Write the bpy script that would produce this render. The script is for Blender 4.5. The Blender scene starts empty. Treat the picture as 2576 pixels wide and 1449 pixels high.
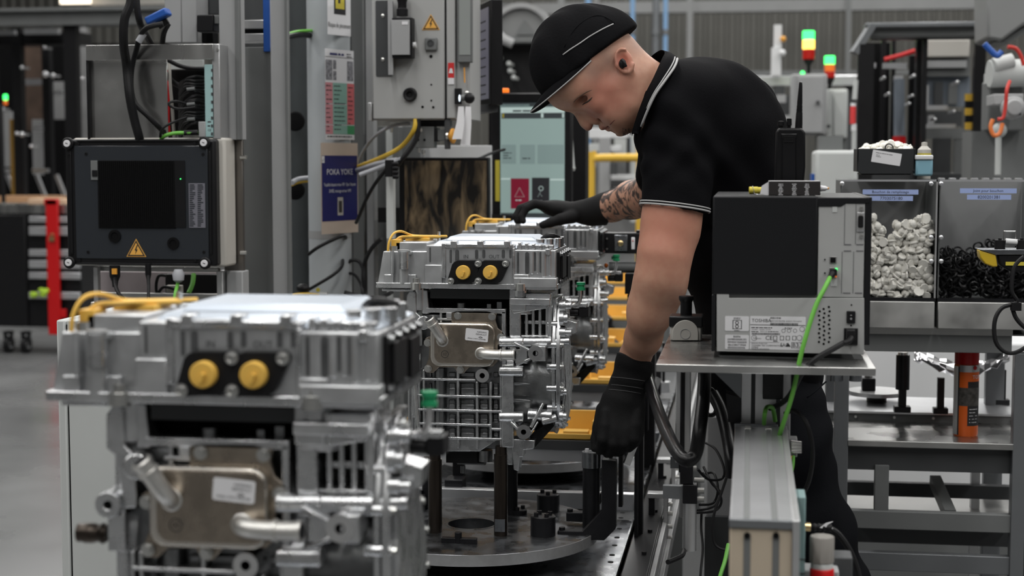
import bpy, math, random
import numpy as np
from mathutils import Vector, Matrix

SC = bpy.context.scene
COL = SC.collection
# ------------------------------------------------------------------ camera
FPX = 4000.0
YAW = math.radians(8.47)      # the assembly line runs along +Y; the camera looks a little left of it
PITCH = math.atan(325.5 / FPX)
CAMZ = 1.6
cam = bpy.data.cameras.new('camera')
cam.sensor_width = 36.0
cam.lens = 36.0 * FPX / 2576.0
cam.clip_end = 200
cam.dof.use_dof = True
cam.dof.focus_distance = 3.58
cam.dof.aperture_fstop = 4.1
camo = bpy.data.objects.new('camera', cam)
COL.objects.link(camo)
camo.location = (0, 0, CAMZ)
camo.rotation_euler = (math.pi / 2 - PITCH, 0, YAW)
SC.camera = camo
_R = camo.rotation_euler.to_matrix()
RT, UP, FW = _R.col[0].copy(), _R.col[1].copy(), -_R.col[2].copy()
EYE = Vector((0, 0, CAMZ))
# ------------------------------------------------------------------ light
SC.cycles.max_bounces = 6; SC.cycles.diffuse_bounces = 2; SC.cycles.glossy_bounces = 3; SC.cycles.transmission_bounces = 4; SC.cycles.transparent_max_bounces = 6
SC.cycles.caustics_reflective = False; SC.cycles.caustics_refractive = False
SC.cycles.sample_clamp_indirect = 6.0
SC.view_settings.view_transform = 'Standard'
SC.view_settings.look = 'None'
SC.view_settings.gamma = 1
SC.view_settings.exposure = 0.28
world = bpy.data.worlds.new('hall_air')
SC.world = world
world.use_nodes = True
world.node_tree.nodes['Background'].inputs[0].default_value = (0.93, 0.97, 1.0, 1)
world.node_tree.nodes['Background'].inputs[1].default_value = 0.05
for i, (x, y, ln, pw) in enumerate([(-9, 10, 30, 420), (-5.2, 10, 30, 480), (-1.7, 9.5, 30, 560), (1.7, 9.5, 30, 560), (5.2, 10, 30, 480), (9, 10, 30, 420)]):
    ld = bpy.data.lights.new('ceiling_strip_lamp', 'AREA')
    ld.shape = 'RECTANGLE'
    ld.size = 0.35
    ld.size_y = ln
    ld.energy = pw
    ld.color = (1.0, 0.985, 0.96)
    lo = bpy.data.objects.new('ceiling_strip_lamp', ld)
    COL.objects.link(lo)
    lo.location = (x, y, 6.6)

# ------------------------------------------------------------------ pixel -> place
def ray(px, py):
    return FW + RT * ((px - 1288.0) / FPX) - UP * ((py - 724.5) / FPX)
def PY(px, py, Y):
    d = ray(px, py); return EYE + d * (Y / d.y)
def PX(px, py, X):
    d = ray(px, py); return EYE + d * (X / d.x)
def PZ(px, py, Z):
    d = ray(px, py); return EYE + d * ((Z - CAMZ) / d.z)
SD = 1.0
def PD(px, py, D):
    return EYE + ray(px, py) * (D * SD)

# ------------------------------------------------------------------ materials
MATS = {}
def mat(name, col, metal=0.0, rough=0.5, var=0.0, vs=40.0, bump=0.0, bs=400.0, emit=None, es=1.0, trans=0.0, alpha=1.0, coat=0.0, spec=0.5, rvar=0.0, aniso=None, sss=0.0, ior=1.45):
    if name in MATS: return MATS[name]
    m = bpy.data.materials.new(name); m.use_nodes = True
    nt = m.node_tree; b = nt.nodes['Principled BSDF']
    b.inputs['Base Color'].default_value = (*col, 1)
    b.inputs['Metallic'].default_value = metal
    b.inputs['Roughness'].default_value = rough
    b.inputs['Specular IOR Level'].default_value = spec
    b.inputs['Transmission Weight'].default_value = trans
    b.inputs['Alpha'].default_value = alpha
    b.inputs['Coat Weight'].default_value = coat
    b.inputs['IOR'].default_value = ior
    if sss:
        b.inputs['Subsurface Weight'].default_value = sss
        b.inputs['Subsurface Radius'].default_value = (1.0, 0.35, 0.2)
        b.inputs['Subsurface Scale'].default_value = 0.006
    if emit:
        b.inputs['Emission Color'].default_value = (*emit, 1)
        b.inputs['Emission Strength'].default_value = es
    if var or bump or rvar:
        tc = nt.nodes.new('ShaderNodeTexCoord')
        mp = nt.nodes.new('ShaderNodeMapping')
        nt.links.new(tc.outputs['Object'], mp.inputs[0])
        if aniso: mp.inputs['Scale'].default_value = aniso
    if var or rvar:
        n = nt.nodes.new('ShaderNodeTexNoise'); n.inputs['Scale'].default_value = vs; n.inputs['Detail'].default_value = 4
        nt.links.new(mp.outputs[0], n.inputs['Vector'])
    if var:
        r = nt.nodes.new('ShaderNodeMapRange')
        r.inputs[1].default_value = 0.3; r.inputs[2].default_value = 0.7
        r.inputs[3].default_value = 1 - var; r.inputs[4].default_value = 1 + var
        nt.links.new(n.outputs['Fac'], r.inputs[0])
        mx = nt.nodes.new('ShaderNodeVectorMath'); mx.operation = 'SCALE'
        mx.inputs[0].default_value = col
        nt.links.new(r.outputs[0], mx.inputs['Scale'])
        nt.links.new(mx.outputs[0], b.inputs['Base Color'])
    if rvar:
        r = nt.nodes.new('ShaderNodeMapRange')
        r.inputs[1].default_value = 0.3; r.inputs[2].default_value = 0.7
        r.inputs[3].default_value = max(0.02, rough - rvar); r.inputs[4].default_value = rough + rvar
        nt.links.new(n.outputs['Fac'], r.inputs[0]); nt.links.new(r.outputs[0], b.inputs['Roughness'])
    if bump:
        n2 = nt.nodes.new('ShaderNodeTexNoise'); n2.inputs['Scale'].default_value = bs; n2.inputs['Detail'].default_value = 3
        nt.links.new(mp.outputs[0], n2.inputs['Vector'])
        bp = nt.nodes.new('ShaderNodeBump'); bp.inputs['Strength'].default_value = bump; bp.inputs['Distance'].default_value = 0.002
        nt.links.new(n2.outputs['Fac'], bp.inputs['Height']); nt.links.new(bp.outputs[0], b.inputs['Normal'])
    MATS[name] = m
    return m

M = {}
def defmat(k, *a, **kw): M[k] = mat(k, *a, **kw)
defmat('cast_alu', (0.64, 0.65, 0.66), 0.96, 0.28, var=0.12, vs=30, bump=0.12, bs=300, rvar=0.08)
defmat('cast_box', (0.57, 0.58, 0.59), 0.82, 0.36, var=0.07, vs=25, bump=0.12, bs=600, rvar=0.06)
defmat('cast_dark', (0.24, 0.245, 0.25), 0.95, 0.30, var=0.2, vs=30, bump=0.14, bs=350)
defmat('machined', (0.78, 0.78, 0.78), 1.0, 0.22, var=0.05, vs=60)
defmat('lid_blue', (0.50, 0.55, 0.62), 0.5, 0.38)
defmat('cooler', (0.36, 0.31, 0.255), 0.95, 0.28, var=0.22, vs=28, rvar=0.08)
defmat('cooler_rim', (0.68, 0.64, 0.58), 0.95, 0.27)
defmat('pipe_alu', (0.74, 0.73, 0.70), 0.9, 0.38, var=0.06, vs=50)
defmat('zinc', (0.66, 0.66, 0.64), 1.0, 0.28)
defmat('steel_black', (0.010, 0.010, 0.012), 0.25, 0.40, var=0.2, vs=40)
defmat('burnished', (0.055, 0.045, 0.038), 0.9, 0.33, var=0.25, vs=60, aniso=(1, 1, 0.1))
defmat('plate_steel', (0.24, 0.25, 0.265), 0.95, 0.30, var=0.22, vs=22, rvar=0.12)
defmat('plate_rim', (0.66, 0.665, 0.67), 0.75, 0.34, var=0.06, vs=60)
defmat('black_plastic', (0.008, 0.008, 0.009), 0.0, 0.45, spec=.3)
defmat('black_satin', (0.009, 0.009, 0.010), 0.0, 0.36, var=0.1, spec=.35)
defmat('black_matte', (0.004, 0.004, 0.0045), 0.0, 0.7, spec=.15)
defmat('black_rubber', (0.008, 0.008, 0.009), 0.0, 0.5, spec=.35)
defmat('hose_black', (0.007, 0.007, 0.008), 0.0, 0.3, bump=0.1, spec=.4)
defmat('cap_yellow', (0.82, 0.50, 0.10), 0.0, 0.45)
defmat('tray_yellow', (0.80, 0.47, 0.10), 0.0, 0.5, var=0.06, vs=10)
defmat('wire_orange', (0.92, 0.55, 0.10), 0.0, 0.42)
defmat('green_cap', (0.015, 0.27, 0.11), 0.0, 0.42)
defmat('green_cable', (0.16, 0.50, 0.07), 0.0, 0.45)
defmat('yellow_cable', (0.72, 0.47, 0.05), 0.0, 0.45)
defmat('grey_cable', (0.42, 0.43, 0.46), 0.0, 0.5)
defmat('label_white', (0.78, 0.78, 0.80), 0.0, 0.5)
defmat('ink', (0.02, 0.02, 0.022), 0.0, 0.6)
defmat('ink_soft', (0.16, 0.16, 0.17), 0.0, 0.6)
defmat('paint_grey', (0.36, 0.365, 0.37), 0.0, 0.5, var=0.03, vs=6, bump=0.06, bs=900)
defmat('paint_mid', (0.24, 0.245, 0.245), 0.0, 0.5, var=0.04, vs=5)
defmat('paint_box', (0.41, 0.415, 0.41), 0.0, 0.5, var=0.03, vs=6, bump=0.1, bs=700)
defmat('paint_pale', (0.55, 0.57, 0.56), 0.0, 0.5, var=0.04, vs=5)
defmat('pole_white', (0.46, 0.49, 0.51), 0.0, 0.45, var=0.04, vs=5)
defmat('panel_grey', (0.165, 0.172, 0.172), 0.1, 0.5, var=0.06, vs=5)
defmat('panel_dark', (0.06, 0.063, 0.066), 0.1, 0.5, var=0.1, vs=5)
defmat('column_dark', (0.055, 0.062, 0.065), 0.1, 0.5, var=0.15, vs=6)
defmat('stainless', (0.52, 0.52, 0.51), 1.0, 0.28, var=0.12, vs=9, rvar=0.08, aniso=(1, 1, 0.15))
defmat('stainless_dull', (0.42, 0.42, 0.41), 0.95, 0.42, var=0.12, vs=9, rvar=0.1)
defmat('stainless_brown', (0.21, 0.195, 0.18), 0.95, 0.38, var=0.2, vs=14, aniso=(1, 1, 0.3))
defmat('alu_profile', (0.60, 0.605, 0.61), 0.85, 0.40, var=0.06, vs=12)
defmat('alu_bright', (0.76, 0.77, 0.79), 0.85, 0.32, var=0.05, vs=12)
defmat('alu_frame', (0.20, 0.21, 0.22), 0.6, 0.45, var=0.05, vs=8)
defmat('white_paint', (0.74, 0.75, 0.76), 0.0, 0.45)
defmat('red_paint', (0.55, 0.006, 0.008), 0.0, 0.4)
defmat('yellow_paint', (0.80, 0.50, 0.06), 0.0, 0.45)
defmat('blue_paint', (0.02, 0.10, 0.42), 0.0, 0.4)
defmat('blue_pale', (0.22, 0.38, 0.60), 0.0, 0.5)
defmat('orange_paint', (0.85, 0.19, 0.02), 0.0, 0.45)
defmat('knob_orange', (0.78, 0.36, 0.05), 0.0, 0.4)
defmat('brass', (0.75, 0.58, 0.30), 1.0, 0.3)
defmat('teal_plastic', (0.36, 0.55, 0.55), 0.0, 0.5)
defmat('teal_dull', (0.22, 0.33, 0.33), 0.0, 0.5)
defmat('bone_plastic', (0.52, 0.50, 0.46), 0.0, 0.5)
defmat('smoked', (0.030, 0.034, 0.040), 0.0, 0.12, spec=0.5)
defmat('warn_yellow', (0.85, 0.45, 0.09), 0.0, 0.45)
defmat('sticker_yellow', (0.62, 0.52, 0.06), 0.0, 0.5)
# ------------------------------------------------------------------ mesh builder (world coordinates)
class MB:
    def __init__(s): s.v = []; s.f = []
    def add(s, vs, fs):
        o = len(s.v); s.v.extend([tuple(p) for p in vs]); s.f.extend([tuple(i + o for i in f) for f in fs]); return s
    def box(s, x0, x1, y0, y1, z0, z1):
        if x0 > x1: x0, x1 = x1, x0
        if y0 > y1: y0, y1 = y1, y0
        if z0 > z1: z0, z1 = z1, z0
        return s.add([(x0,y0,z0),(x1,y0,z0),(x1,y1,z0),(x0,y1,z0),(x0,y0,z1),(x1,y0,z1),(x1,y1,z1),(x0,y1,z1)],
                     [(0,3,2,1),(4,5,6,7),(0,1,5,4),(1,2,6,5),(2,3,7,6),(3,0,4,7)])
    def bp(s, px0, py0, px1, py1, Y, dy):           # box whose front face (plane Y) spans the given picture rectangle
        xm, ym = (px0 + px1) / 2, (py0 + py1) / 2
        return s.box(PY(px0, ym, Y).x, PY(px1, ym, Y).x, Y, Y + dy, PY(xm, py1, Y).z, PY(xm, py0, Y).z)
    def obox(s, c, ax, ay, az, hx, hy, hz):
        c = Vector(c); ax = Vector(ax).normalized(); ay = Vector(ay).normalized(); az = Vector(az).normalized()
        vs = [c + ax*hx*a + ay*hy*b + az*hz*d for d in (-1,1) for a, b in ((-1,-1),(1,-1),(1,1),(-1,1))]
        return s.add(vs, [(0,3,2,1),(4,5,6,7),(0,1,5,4),(1,2,6,5),(2,3,7,6),(3,0,4,7)])
    def beam(s, p0, p1, w, h, up=(0, 0, 1)):
        p0, p1 = Vector(p0), Vector(p1); a = (p1 - p0); L = a.length; a.normalize()
        r = a.cross(Vector(up))
        if r.length < 1e-4: r = a.cross(Vector((0, 1, 0)))
        r.normalize(); u = r.cross(a)
        return s.obox((p0 + p1) / 2, a, r, u, L / 2, w / 2, h / 2)
    def prism(s, pts, off):                          # planar polygon (3D points) swept by the vector off
        n = len(pts); off = Vector(off); pts = [Vector(p) for p in pts]
        nrm = Vector((0, 0, 0))
        for i in range(n): nrm += pts[i].cross(pts[(i + 1) % n])
        if nrm.dot(off) > 0: pts = pts[::-1]
        vs = pts + [p + off for p in pts]
        fs = [tuple(range(n)), tuple(range(2 * n - 1, n - 1, -1))]
        fs += [(i + n, (i + 1) % n + n, (i + 1) % n, i) for i in range(n)]
        return s.add(vs, fs)
    def pp(s, pix, Y, dy):                           # picture polygon on plane Y, dy thick
        return s.prism([PY(a, b, Y) for a, b in pix], (0, dy, 0))
    def cyl(s, p0, p1, r0, r1=None, n=16, caps=True):
        r1 = r0 if r1 is None else r1
        p0, p1 = Vector(p0), Vector(p1); a = (p1 - p0).normalized()
        u = a.orthogonal().normalized(); w = a.cross(u)
        vs = []
        for p, r in ((p0, r0), (p1, r1)):
            vs += [p + (u * math.cos(2*math.pi*i/n) + w * math.sin(2*math.pi*i/n)) * r for i in range(n)]
        fs = [(i, (i+1) % n, n + (i+1) % n, n + i) for i in range(n)]
        if caps: fs += [tuple(range(n-1, -1, -1)), tuple(range(n, 2*n))]
        return s.add(vs, fs)
    def lathe(s, p0, axis, prof, n=20):              # prof: (distance along axis, radius)
        p0 = Vector(p0); a = Vector(axis).normalized(); u = a.orthogonal().normalized(); w = a.cross(u)
        vs = []; fs = []
        for t, r in prof:
            vs += [p0 + a*t + (u * math.cos(2*math.pi*i/n) + w * math.sin(2*math.pi*i/n)) * max(r, 1e-5) for i in range(n)]
        for k in range(len(prof) - 1):
            fs += [(k*n+i, k*n+(i+1) % n, (k+1)*n+(i+1) % n, (k+1)*n+i) for i in range(n)]
        fs += [tuple(range(n-1, -1, -1)), tuple(range((len(prof)-1)*n, len(prof)*n))]
        return s.add(vs, fs)
    def ring(s, c, axis, ri, ro, h, n=20):           # flat washer with a real hole
        return s.hollow(c, axis, [(0, ri), (0, ro), (h, ro), (h, ri), (0, ri)], n)
    def hollow(s, p0, axis, prof, n=20):
        p0 = Vector(p0); a = Vector(axis).normalized(); u = a.orthogonal().normalized(); w = a.cross(u)
        vs = []; fs = []
        for t, r in prof[:-1]:
            vs += [p0 + a*t + (u * math.cos(2*math.pi*i/n) + w * math.sin(2*math.pi*i/n)) * r for i in range(n)]
        m = len(prof) - 1
        for k in range(m):
            k2 = (k + 1) % m
            fs += [(k*n+i, k*n+(i+1) % n, k2*n+(i+1) % n, k2*n+i) for i in range(n)]
        return s.add(vs, fs)
    def tube(s, pts, r, n=8, sm=3, closed=False):
        pts = [Vector(p) for p in pts]
        rs = r if isinstance(r, (list, tuple)) else [r] * len(pts)
        if sm > 1 and len(pts) > 2: pts, rs = spline(pts, rs, sm)
        N = len(pts); vs = []; fs = []
        prev = None
        for i, p in enumerate(pts):
            t = (pts[min(i+1, N-1)] - pts[max(i-1, 0)]).normalized()
            if prev is None: u = t.orthogonal().normalized()
            else:
                u = prev - t * prev.dot(t)
                u = u.normalized() if u.length > 1e-5 else t.orthogonal().normalized()
            prev = u; w = t.cross(u)
            vs += [p + (u * math.cos(2*math.pi*k/n) + w * math.sin(2*math.pi*k/n)) * rs[i] for k in range(n)]
        for i in range(N - 1):
            fs += [(i*n+k, i*n+(k+1) % n, (i+1)*n+(k+1) % n, (i+1)*n+k) for k in range(n)]
        fs += [tuple(range(n-1, -1, -1)), tuple(range((N-1)*n, N*n))]
        return s.add(vs, fs)
    def ball(s, c, rx, ry=None, rz=None, n=12, m=8):
        ry = rx if ry is None else ry; rz = rx if rz is None else rz; c = Vector(c)
        vs = [c + Vector((0, 0, rz))]
        for j in range(1, m):
            a = math.pi * j / m
            vs += [c + Vector((rx*math.sin(a)*math.cos(2*math.pi*i/n), ry*math.sin(a)*math.sin(2*math.pi*i/n), rz*math.cos(a))) for i in range(n)]
        vs.append(c - Vector((0, 0, rz)))
        fs = [(0, 1+i, 1+(i+1) % n) for i in range(n)]
        for j in range(m - 2):
            b = 1 + j*n
            fs += [(b+i, b+n+i, b+n+(i+1) % n, b+(i+1) % n) for i in range(n)]
        b = 1 + (m-2)*n; e = len(vs) - 1
        fs += [(b+i, e, b+(i+1) % n) for i in range(n)]
        return s.add(vs, fs)
    def rrect(s, c, ax, ay, hw, hh, rad, off, n=5):  # rounded rectangle slab
        c = Vector(c); ax = Vector(ax); ay = Vector(ay); pts = []
        for sx, sy, a0 in ((1, 1, 0), (-1, 1, 90), (-1, -1, 180), (1, -1, 270)):
            for k in range(n + 1):
                a = math.radians(a0 + 90.0 * k / n)
                pts.append(c + ax*(sx*(hw-rad) + rad*math.cos(a)) + ay*(sy*(hh-rad) + rad*math.sin(a)))
        return s.prism(pts, off)
    def text(s, txt, o, ax, ay, h, align='C', wide=1.0, depth=0.0):
        vs, fs = text_mesh(txt, align); o = Vector(o); ax = Vector(ax); ay = Vector(ay)
        s.add([o + ax*(x*h*wide) + ay*(y*h) for x, y in vs], fs)
        return s

    def dashes(s, o, ax, ay, w, h, rows=1, gap=1.7, seed=1, fill=.8, align='L'):
        """print too small to read: rows of word-long strokes"""
        rnd = random.Random(seed); o = Vector(o); ax = Vector(ax); ay = Vector(ay)
        for r in range(rows):
            L = w*rnd.uniform(fill, 1); x = (w-L)/2 if align == 'C' else 0; e = x + L
            while x < e - h*.5:
                ln = min(rnd.uniform(1.2, 4.5)*h, e-x); b = o + ax*x - ay*(r*h*gap)
                s.add([b, b + ax*ln, b + ax*ln + ay*h*.72, b + ay*h*.72], [(0, 1, 2, 3)]); x += ln + h*.55
        return s
def spline(pts, rs, k):
    out = []; ro = []
    n = len(pts)
    for i in range(n - 1):
        p0 = pts[max(i-1, 0)]; p1 = pts[i]; p2 = pts[i+1]; p3 = pts[min(i+2, n-1)]
        for j in range(k):
            t = j / k
            out.append(0.5*((2*p1) + (p2-p0)*t + (2*p0-5*p1+4*p2-p3)*t*t + (3*p1-p0-3*p2+p3)*t*t*t))
            ro.append(rs[i] + (rs[i+1]-rs[i])*t)
    out.append(pts[-1]); ro.append(rs[-1])
    return out, ro

_TX = {}
def text_mesh(txt, align='C'):
    key = (txt, align)
    if key in _TX: return _TX[key]
    cu = bpy.data.curves.new('lettering', 'FONT'); cu.body = txt; cu.resolution_u = 2
    cu.align_x = {'C': 'CENTER', 'L': 'LEFT', 'R': 'RIGHT'}[align]
    ob = bpy.data.objects.new('lettering', cu)
    me = ob.to_mesh()
    r = ([(v.co.x / 0.70, v.co.y / 0.70) for v in me.vertices], [tuple(p.vertices) for p in me.polygons])
    ob.to_mesh_clear()
    bpy.data.objects.remove(ob); bpy.data.curves.remove(cu)
    _TX[key] = r
    return r

_MC = {}
def link_mesh(name, v, f, m, parent=None, loc=(0, 0, 0), sharp=35, bevel=0, bseg=2, smooth=True):
    me = bpy.data.meshes.new(name)
    l = Vector(loc)
    me.from_pydata([(p[0]-l.x, p[1]-l.y, p[2]-l.z) for p in v], [], f)
    if smooth:
        me.polygons.foreach_set('use_smooth', [True] * len(me.polygons))
        if sharp: me.set_sharp_from_angle(angle=math.radians(sharp))
    me.materials.append(m if not isinstance(m, str) else M[m])
    me.update()
    o = bpy.data.objects.new(name, me); COL.objects.link(o)
    if parent is not None: o.parent = parent
    if bevel:
        b = o.modifiers.new('edge', 'BEVEL'); b.width = bevel; b.segments = bseg; b.limit_method = 'ANGLE'; b.angle_limit = math.radians(40)
        b.harden_normals = False
    return o

def clusters(mb, tol=0.0012):
    """split a mesh into pieces that do not touch each other (boxes around connected islands)"""
    n = len(mb.v); par = list(range(n))
    def find(a):
        while par[a] != a: par[a] = par[par[a]]; a = par[a]
        return a
    for f in mb.f:
        r = find(f[0])
        for i in f[1:]:
            q = find(i)
            if q != r: par[q] = r
    isl = {}
    for i in range(n): isl.setdefault(find(i), []).append(i)
    if len(isl) == 1 or len(isl) > 400: return [mb]
    keys = list(isl); V = np.array(mb.v)
    lo = np.array([V[isl[k]].min(0) for k in keys]) - tol; hi = np.array([V[isl[k]].max(0) for k in keys]) + tol
    g = list(range(len(keys)))
    def fg(a):
        while g[a] != a: g[a] = g[g[a]]; a = g[a]
        return a
    for i in range(len(keys)):
        ov = np.all((lo[i] <= hi) & (hi[i] >= lo), axis=1)
        for j in np.nonzero(ov)[0]:
            a, b = fg(i), fg(int(j))
            if a != b: g[b] = a
    cl = {}
    for i, k in enumerate(keys): cl.setdefault(fg(i), set()).update(isl[k])
    if len(cl) == 1: return [mb]
    out = []
    for st in cl.values():
        q = MB(); mp = {}
        for i in sorted(st): mp[i] = len(q.v); q.v.append(mb.v[i])
        q.f = [tuple(mp[i] for i in f) for f in mb.f if f[0] in st]
        out.append(q)
    out.sort(key=lambda q: -len(q.v))
    return out

class Thing:
    """An Empty at the base of a thing; parts are child meshes."""
    def __init__(s, name, loc, label, cat, group=None, kind=None):
        s.loc = Vector(loc); s.o = bpy.data.objects.new(name, None); COL.objects.link(s.o)
        s.o.location = s.loc; s.o.empty_display_size = 0.05
        if label: s.o['label'] = label
        if cat: s.o['category'] = cat
        if group: s.o['group'] = group
        if kind: s.o['kind'] = kind
    def part(s, name, mb, m, bevel=0, sharp=35, under=None, label=None, bseg=2, kind=None, whole=False):
        if not whole and not any(k in name for k in ('letter', 'print', 'text', 'symbol', 'number')):
            cl = clusters(mb)
            if len(cl) > 1:
                out = [s.part(name, q, m, bevel, sharp, under, label, bseg, kind, True) for q in cl]
                return out[0]
        o = link_mesh(name, mb.v, mb.f, m, under if under is not None else s.o, s.loc, sharp, bevel, bseg)
        if label: o['label'] = label
        if kind: o['kind'] = kind
        return o
def single(name, mb, m, label, cat, group=None, bevel=0, sharp=35, kind=None, loc=None, bseg=2):
    """A thing that is one mesh; its origin at the middle of its base."""
    if loc is None:
        a = np.array(mb.v); loc = ((a[:,0].min()+a[:,0].max())/2, (a[:,1].min()+a[:,1].max())/2, a[:,2].min())
    o = link_mesh(name, mb.v, mb.f, m, None, loc, sharp, bevel, bseg); o.location = loc
    if label: o['label'] = label
    if cat: o['category'] = cat
    if group: o['group'] = group
    if kind: o['kind'] = kind
    return o
def struct(name, mb, m, bevel=0, sharp=35):
    return single(name, mb, m, None, None, kind='structure', bevel=bevel, sharp=sharp)
def copy_tree(o, parent=None, loc=None, label=None):
    c = o.copy(); COL.objects.link(c)
    if parent is not None: c.parent = parent
    if loc is not None: c.location = loc
    if label: c['label'] = label
    for ch in KIDS.get(o.name, []): copy_tree(ch, c)
    return c
KIDS = {}
def index_kids():
    KIDS.clear()
    for ob in bpy.data.objects:
        if ob.parent is not None: KIDS.setdefault(ob.parent.name, []).append(ob)
def hexbolt(mb, c, axis, r, h, n=6):
    mb.cyl(c, Vector(c) + Vector(axis)*h*0.35, r*1.35, n=14); mb.cyl(Vector(c) + Vector(axis)*h*0.35, Vector(c) + Vector(axis)*h, r, n=n)
X3, Y3, Z3 = Vector((1, 0, 0)), Vector((0, 1, 0)), Vector((0, 0, 1))
def tri_sign(T, c, ax, ay, nrm, h, edge='ink', fill='warn_yellow', name='warning_sign'):
    """yellow triangle with a black border and bolt, as a printed plate"""
    c = Vector(c); ax = Vector(ax); ay = Vector(ay); nrm = Vector(nrm)
    def tri(k): return [c + ax*(-0.577*h*k) + ay*(-h*k/3), c + ax*(0.577*h*k) + ay*(-h*k/3), c + ay*(2*h*k/3)]
    o = T.part(name, MB().prism(tri(1.12), nrm*0.0008), fill)
    T.part('border', MB().prism([p + nrm*0.0008 for p in tri(1.0)], nrm*0.0004), edge, under=o)
    T.part('field', MB().prism([p + nrm*0.0012 for p in tri(0.76)], nrm*0.0004), fill, under=o)
    z = [(0.05, 0.36), (-0.10, 0.03), (-0.02, 0.03), (-0.06, -0.22), (0.10, 0.09), (0.02, 0.09), (0.12, 0.36)]
    T.part('bolt_symbol', MB().prism([c + nrm*0.0016 + ax*(x*h) + ay*(y*h) for x, y in z], nrm*0.0004), edge, under=o)
    return o
# ------------------------------------------------------------------ electric motor with its inverter box on top (measured on the middle one)
YF = PD(1187, 722, 3.75).y
PLATE_Z = 0.70
def hull(circles, n=14):
    pts = []
    for cx, cy, r in circles:
        for k in range(n): pts.append((cx + r*math.cos(2*math.pi*k/n), cy + r*math.sin(2*math.pi*k/n)))
    pts = sorted(set(pts))
    def half(ps):
        h = []
        for p in ps:
            while len(h) >= 2 and (h[-1][0]-h[-2][0])*(p[1]-h[-2][1]) - (h[-1][1]-h[-2][1])*(p[0]-h[-2][0]) <= 0: h.pop()
            h.append(p)
        return h
    a = half(pts); b = half(pts[::-1])
    return a[:-1] + b[:-1]
def vx(px, Y=None): return PY(px, 760, Y or YF).x
def vz(py, Y=None): return PY(1190, py, Y or YF).z
def frustum(mb, b, zb, t, zt):
    x0,x1,y0,y1 = b; a0,a1,c0,c1 = t
    return mb.add([(x0,y0,zb),(x1,y0,zb),(x1,y1,zb),(x0,y1,zb),(a0,c0,zt),(a1,c0,zt),(a1,c1,zt),(a0,c1,zt)],
                  [(0,3,2,1),(4,5,6,7),(0,1,5,4),(1,2,6,5),(2,3,7,6),(3,0,4,7)])
DISC = PZ(1196, 1322, PLATE_Z)
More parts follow.
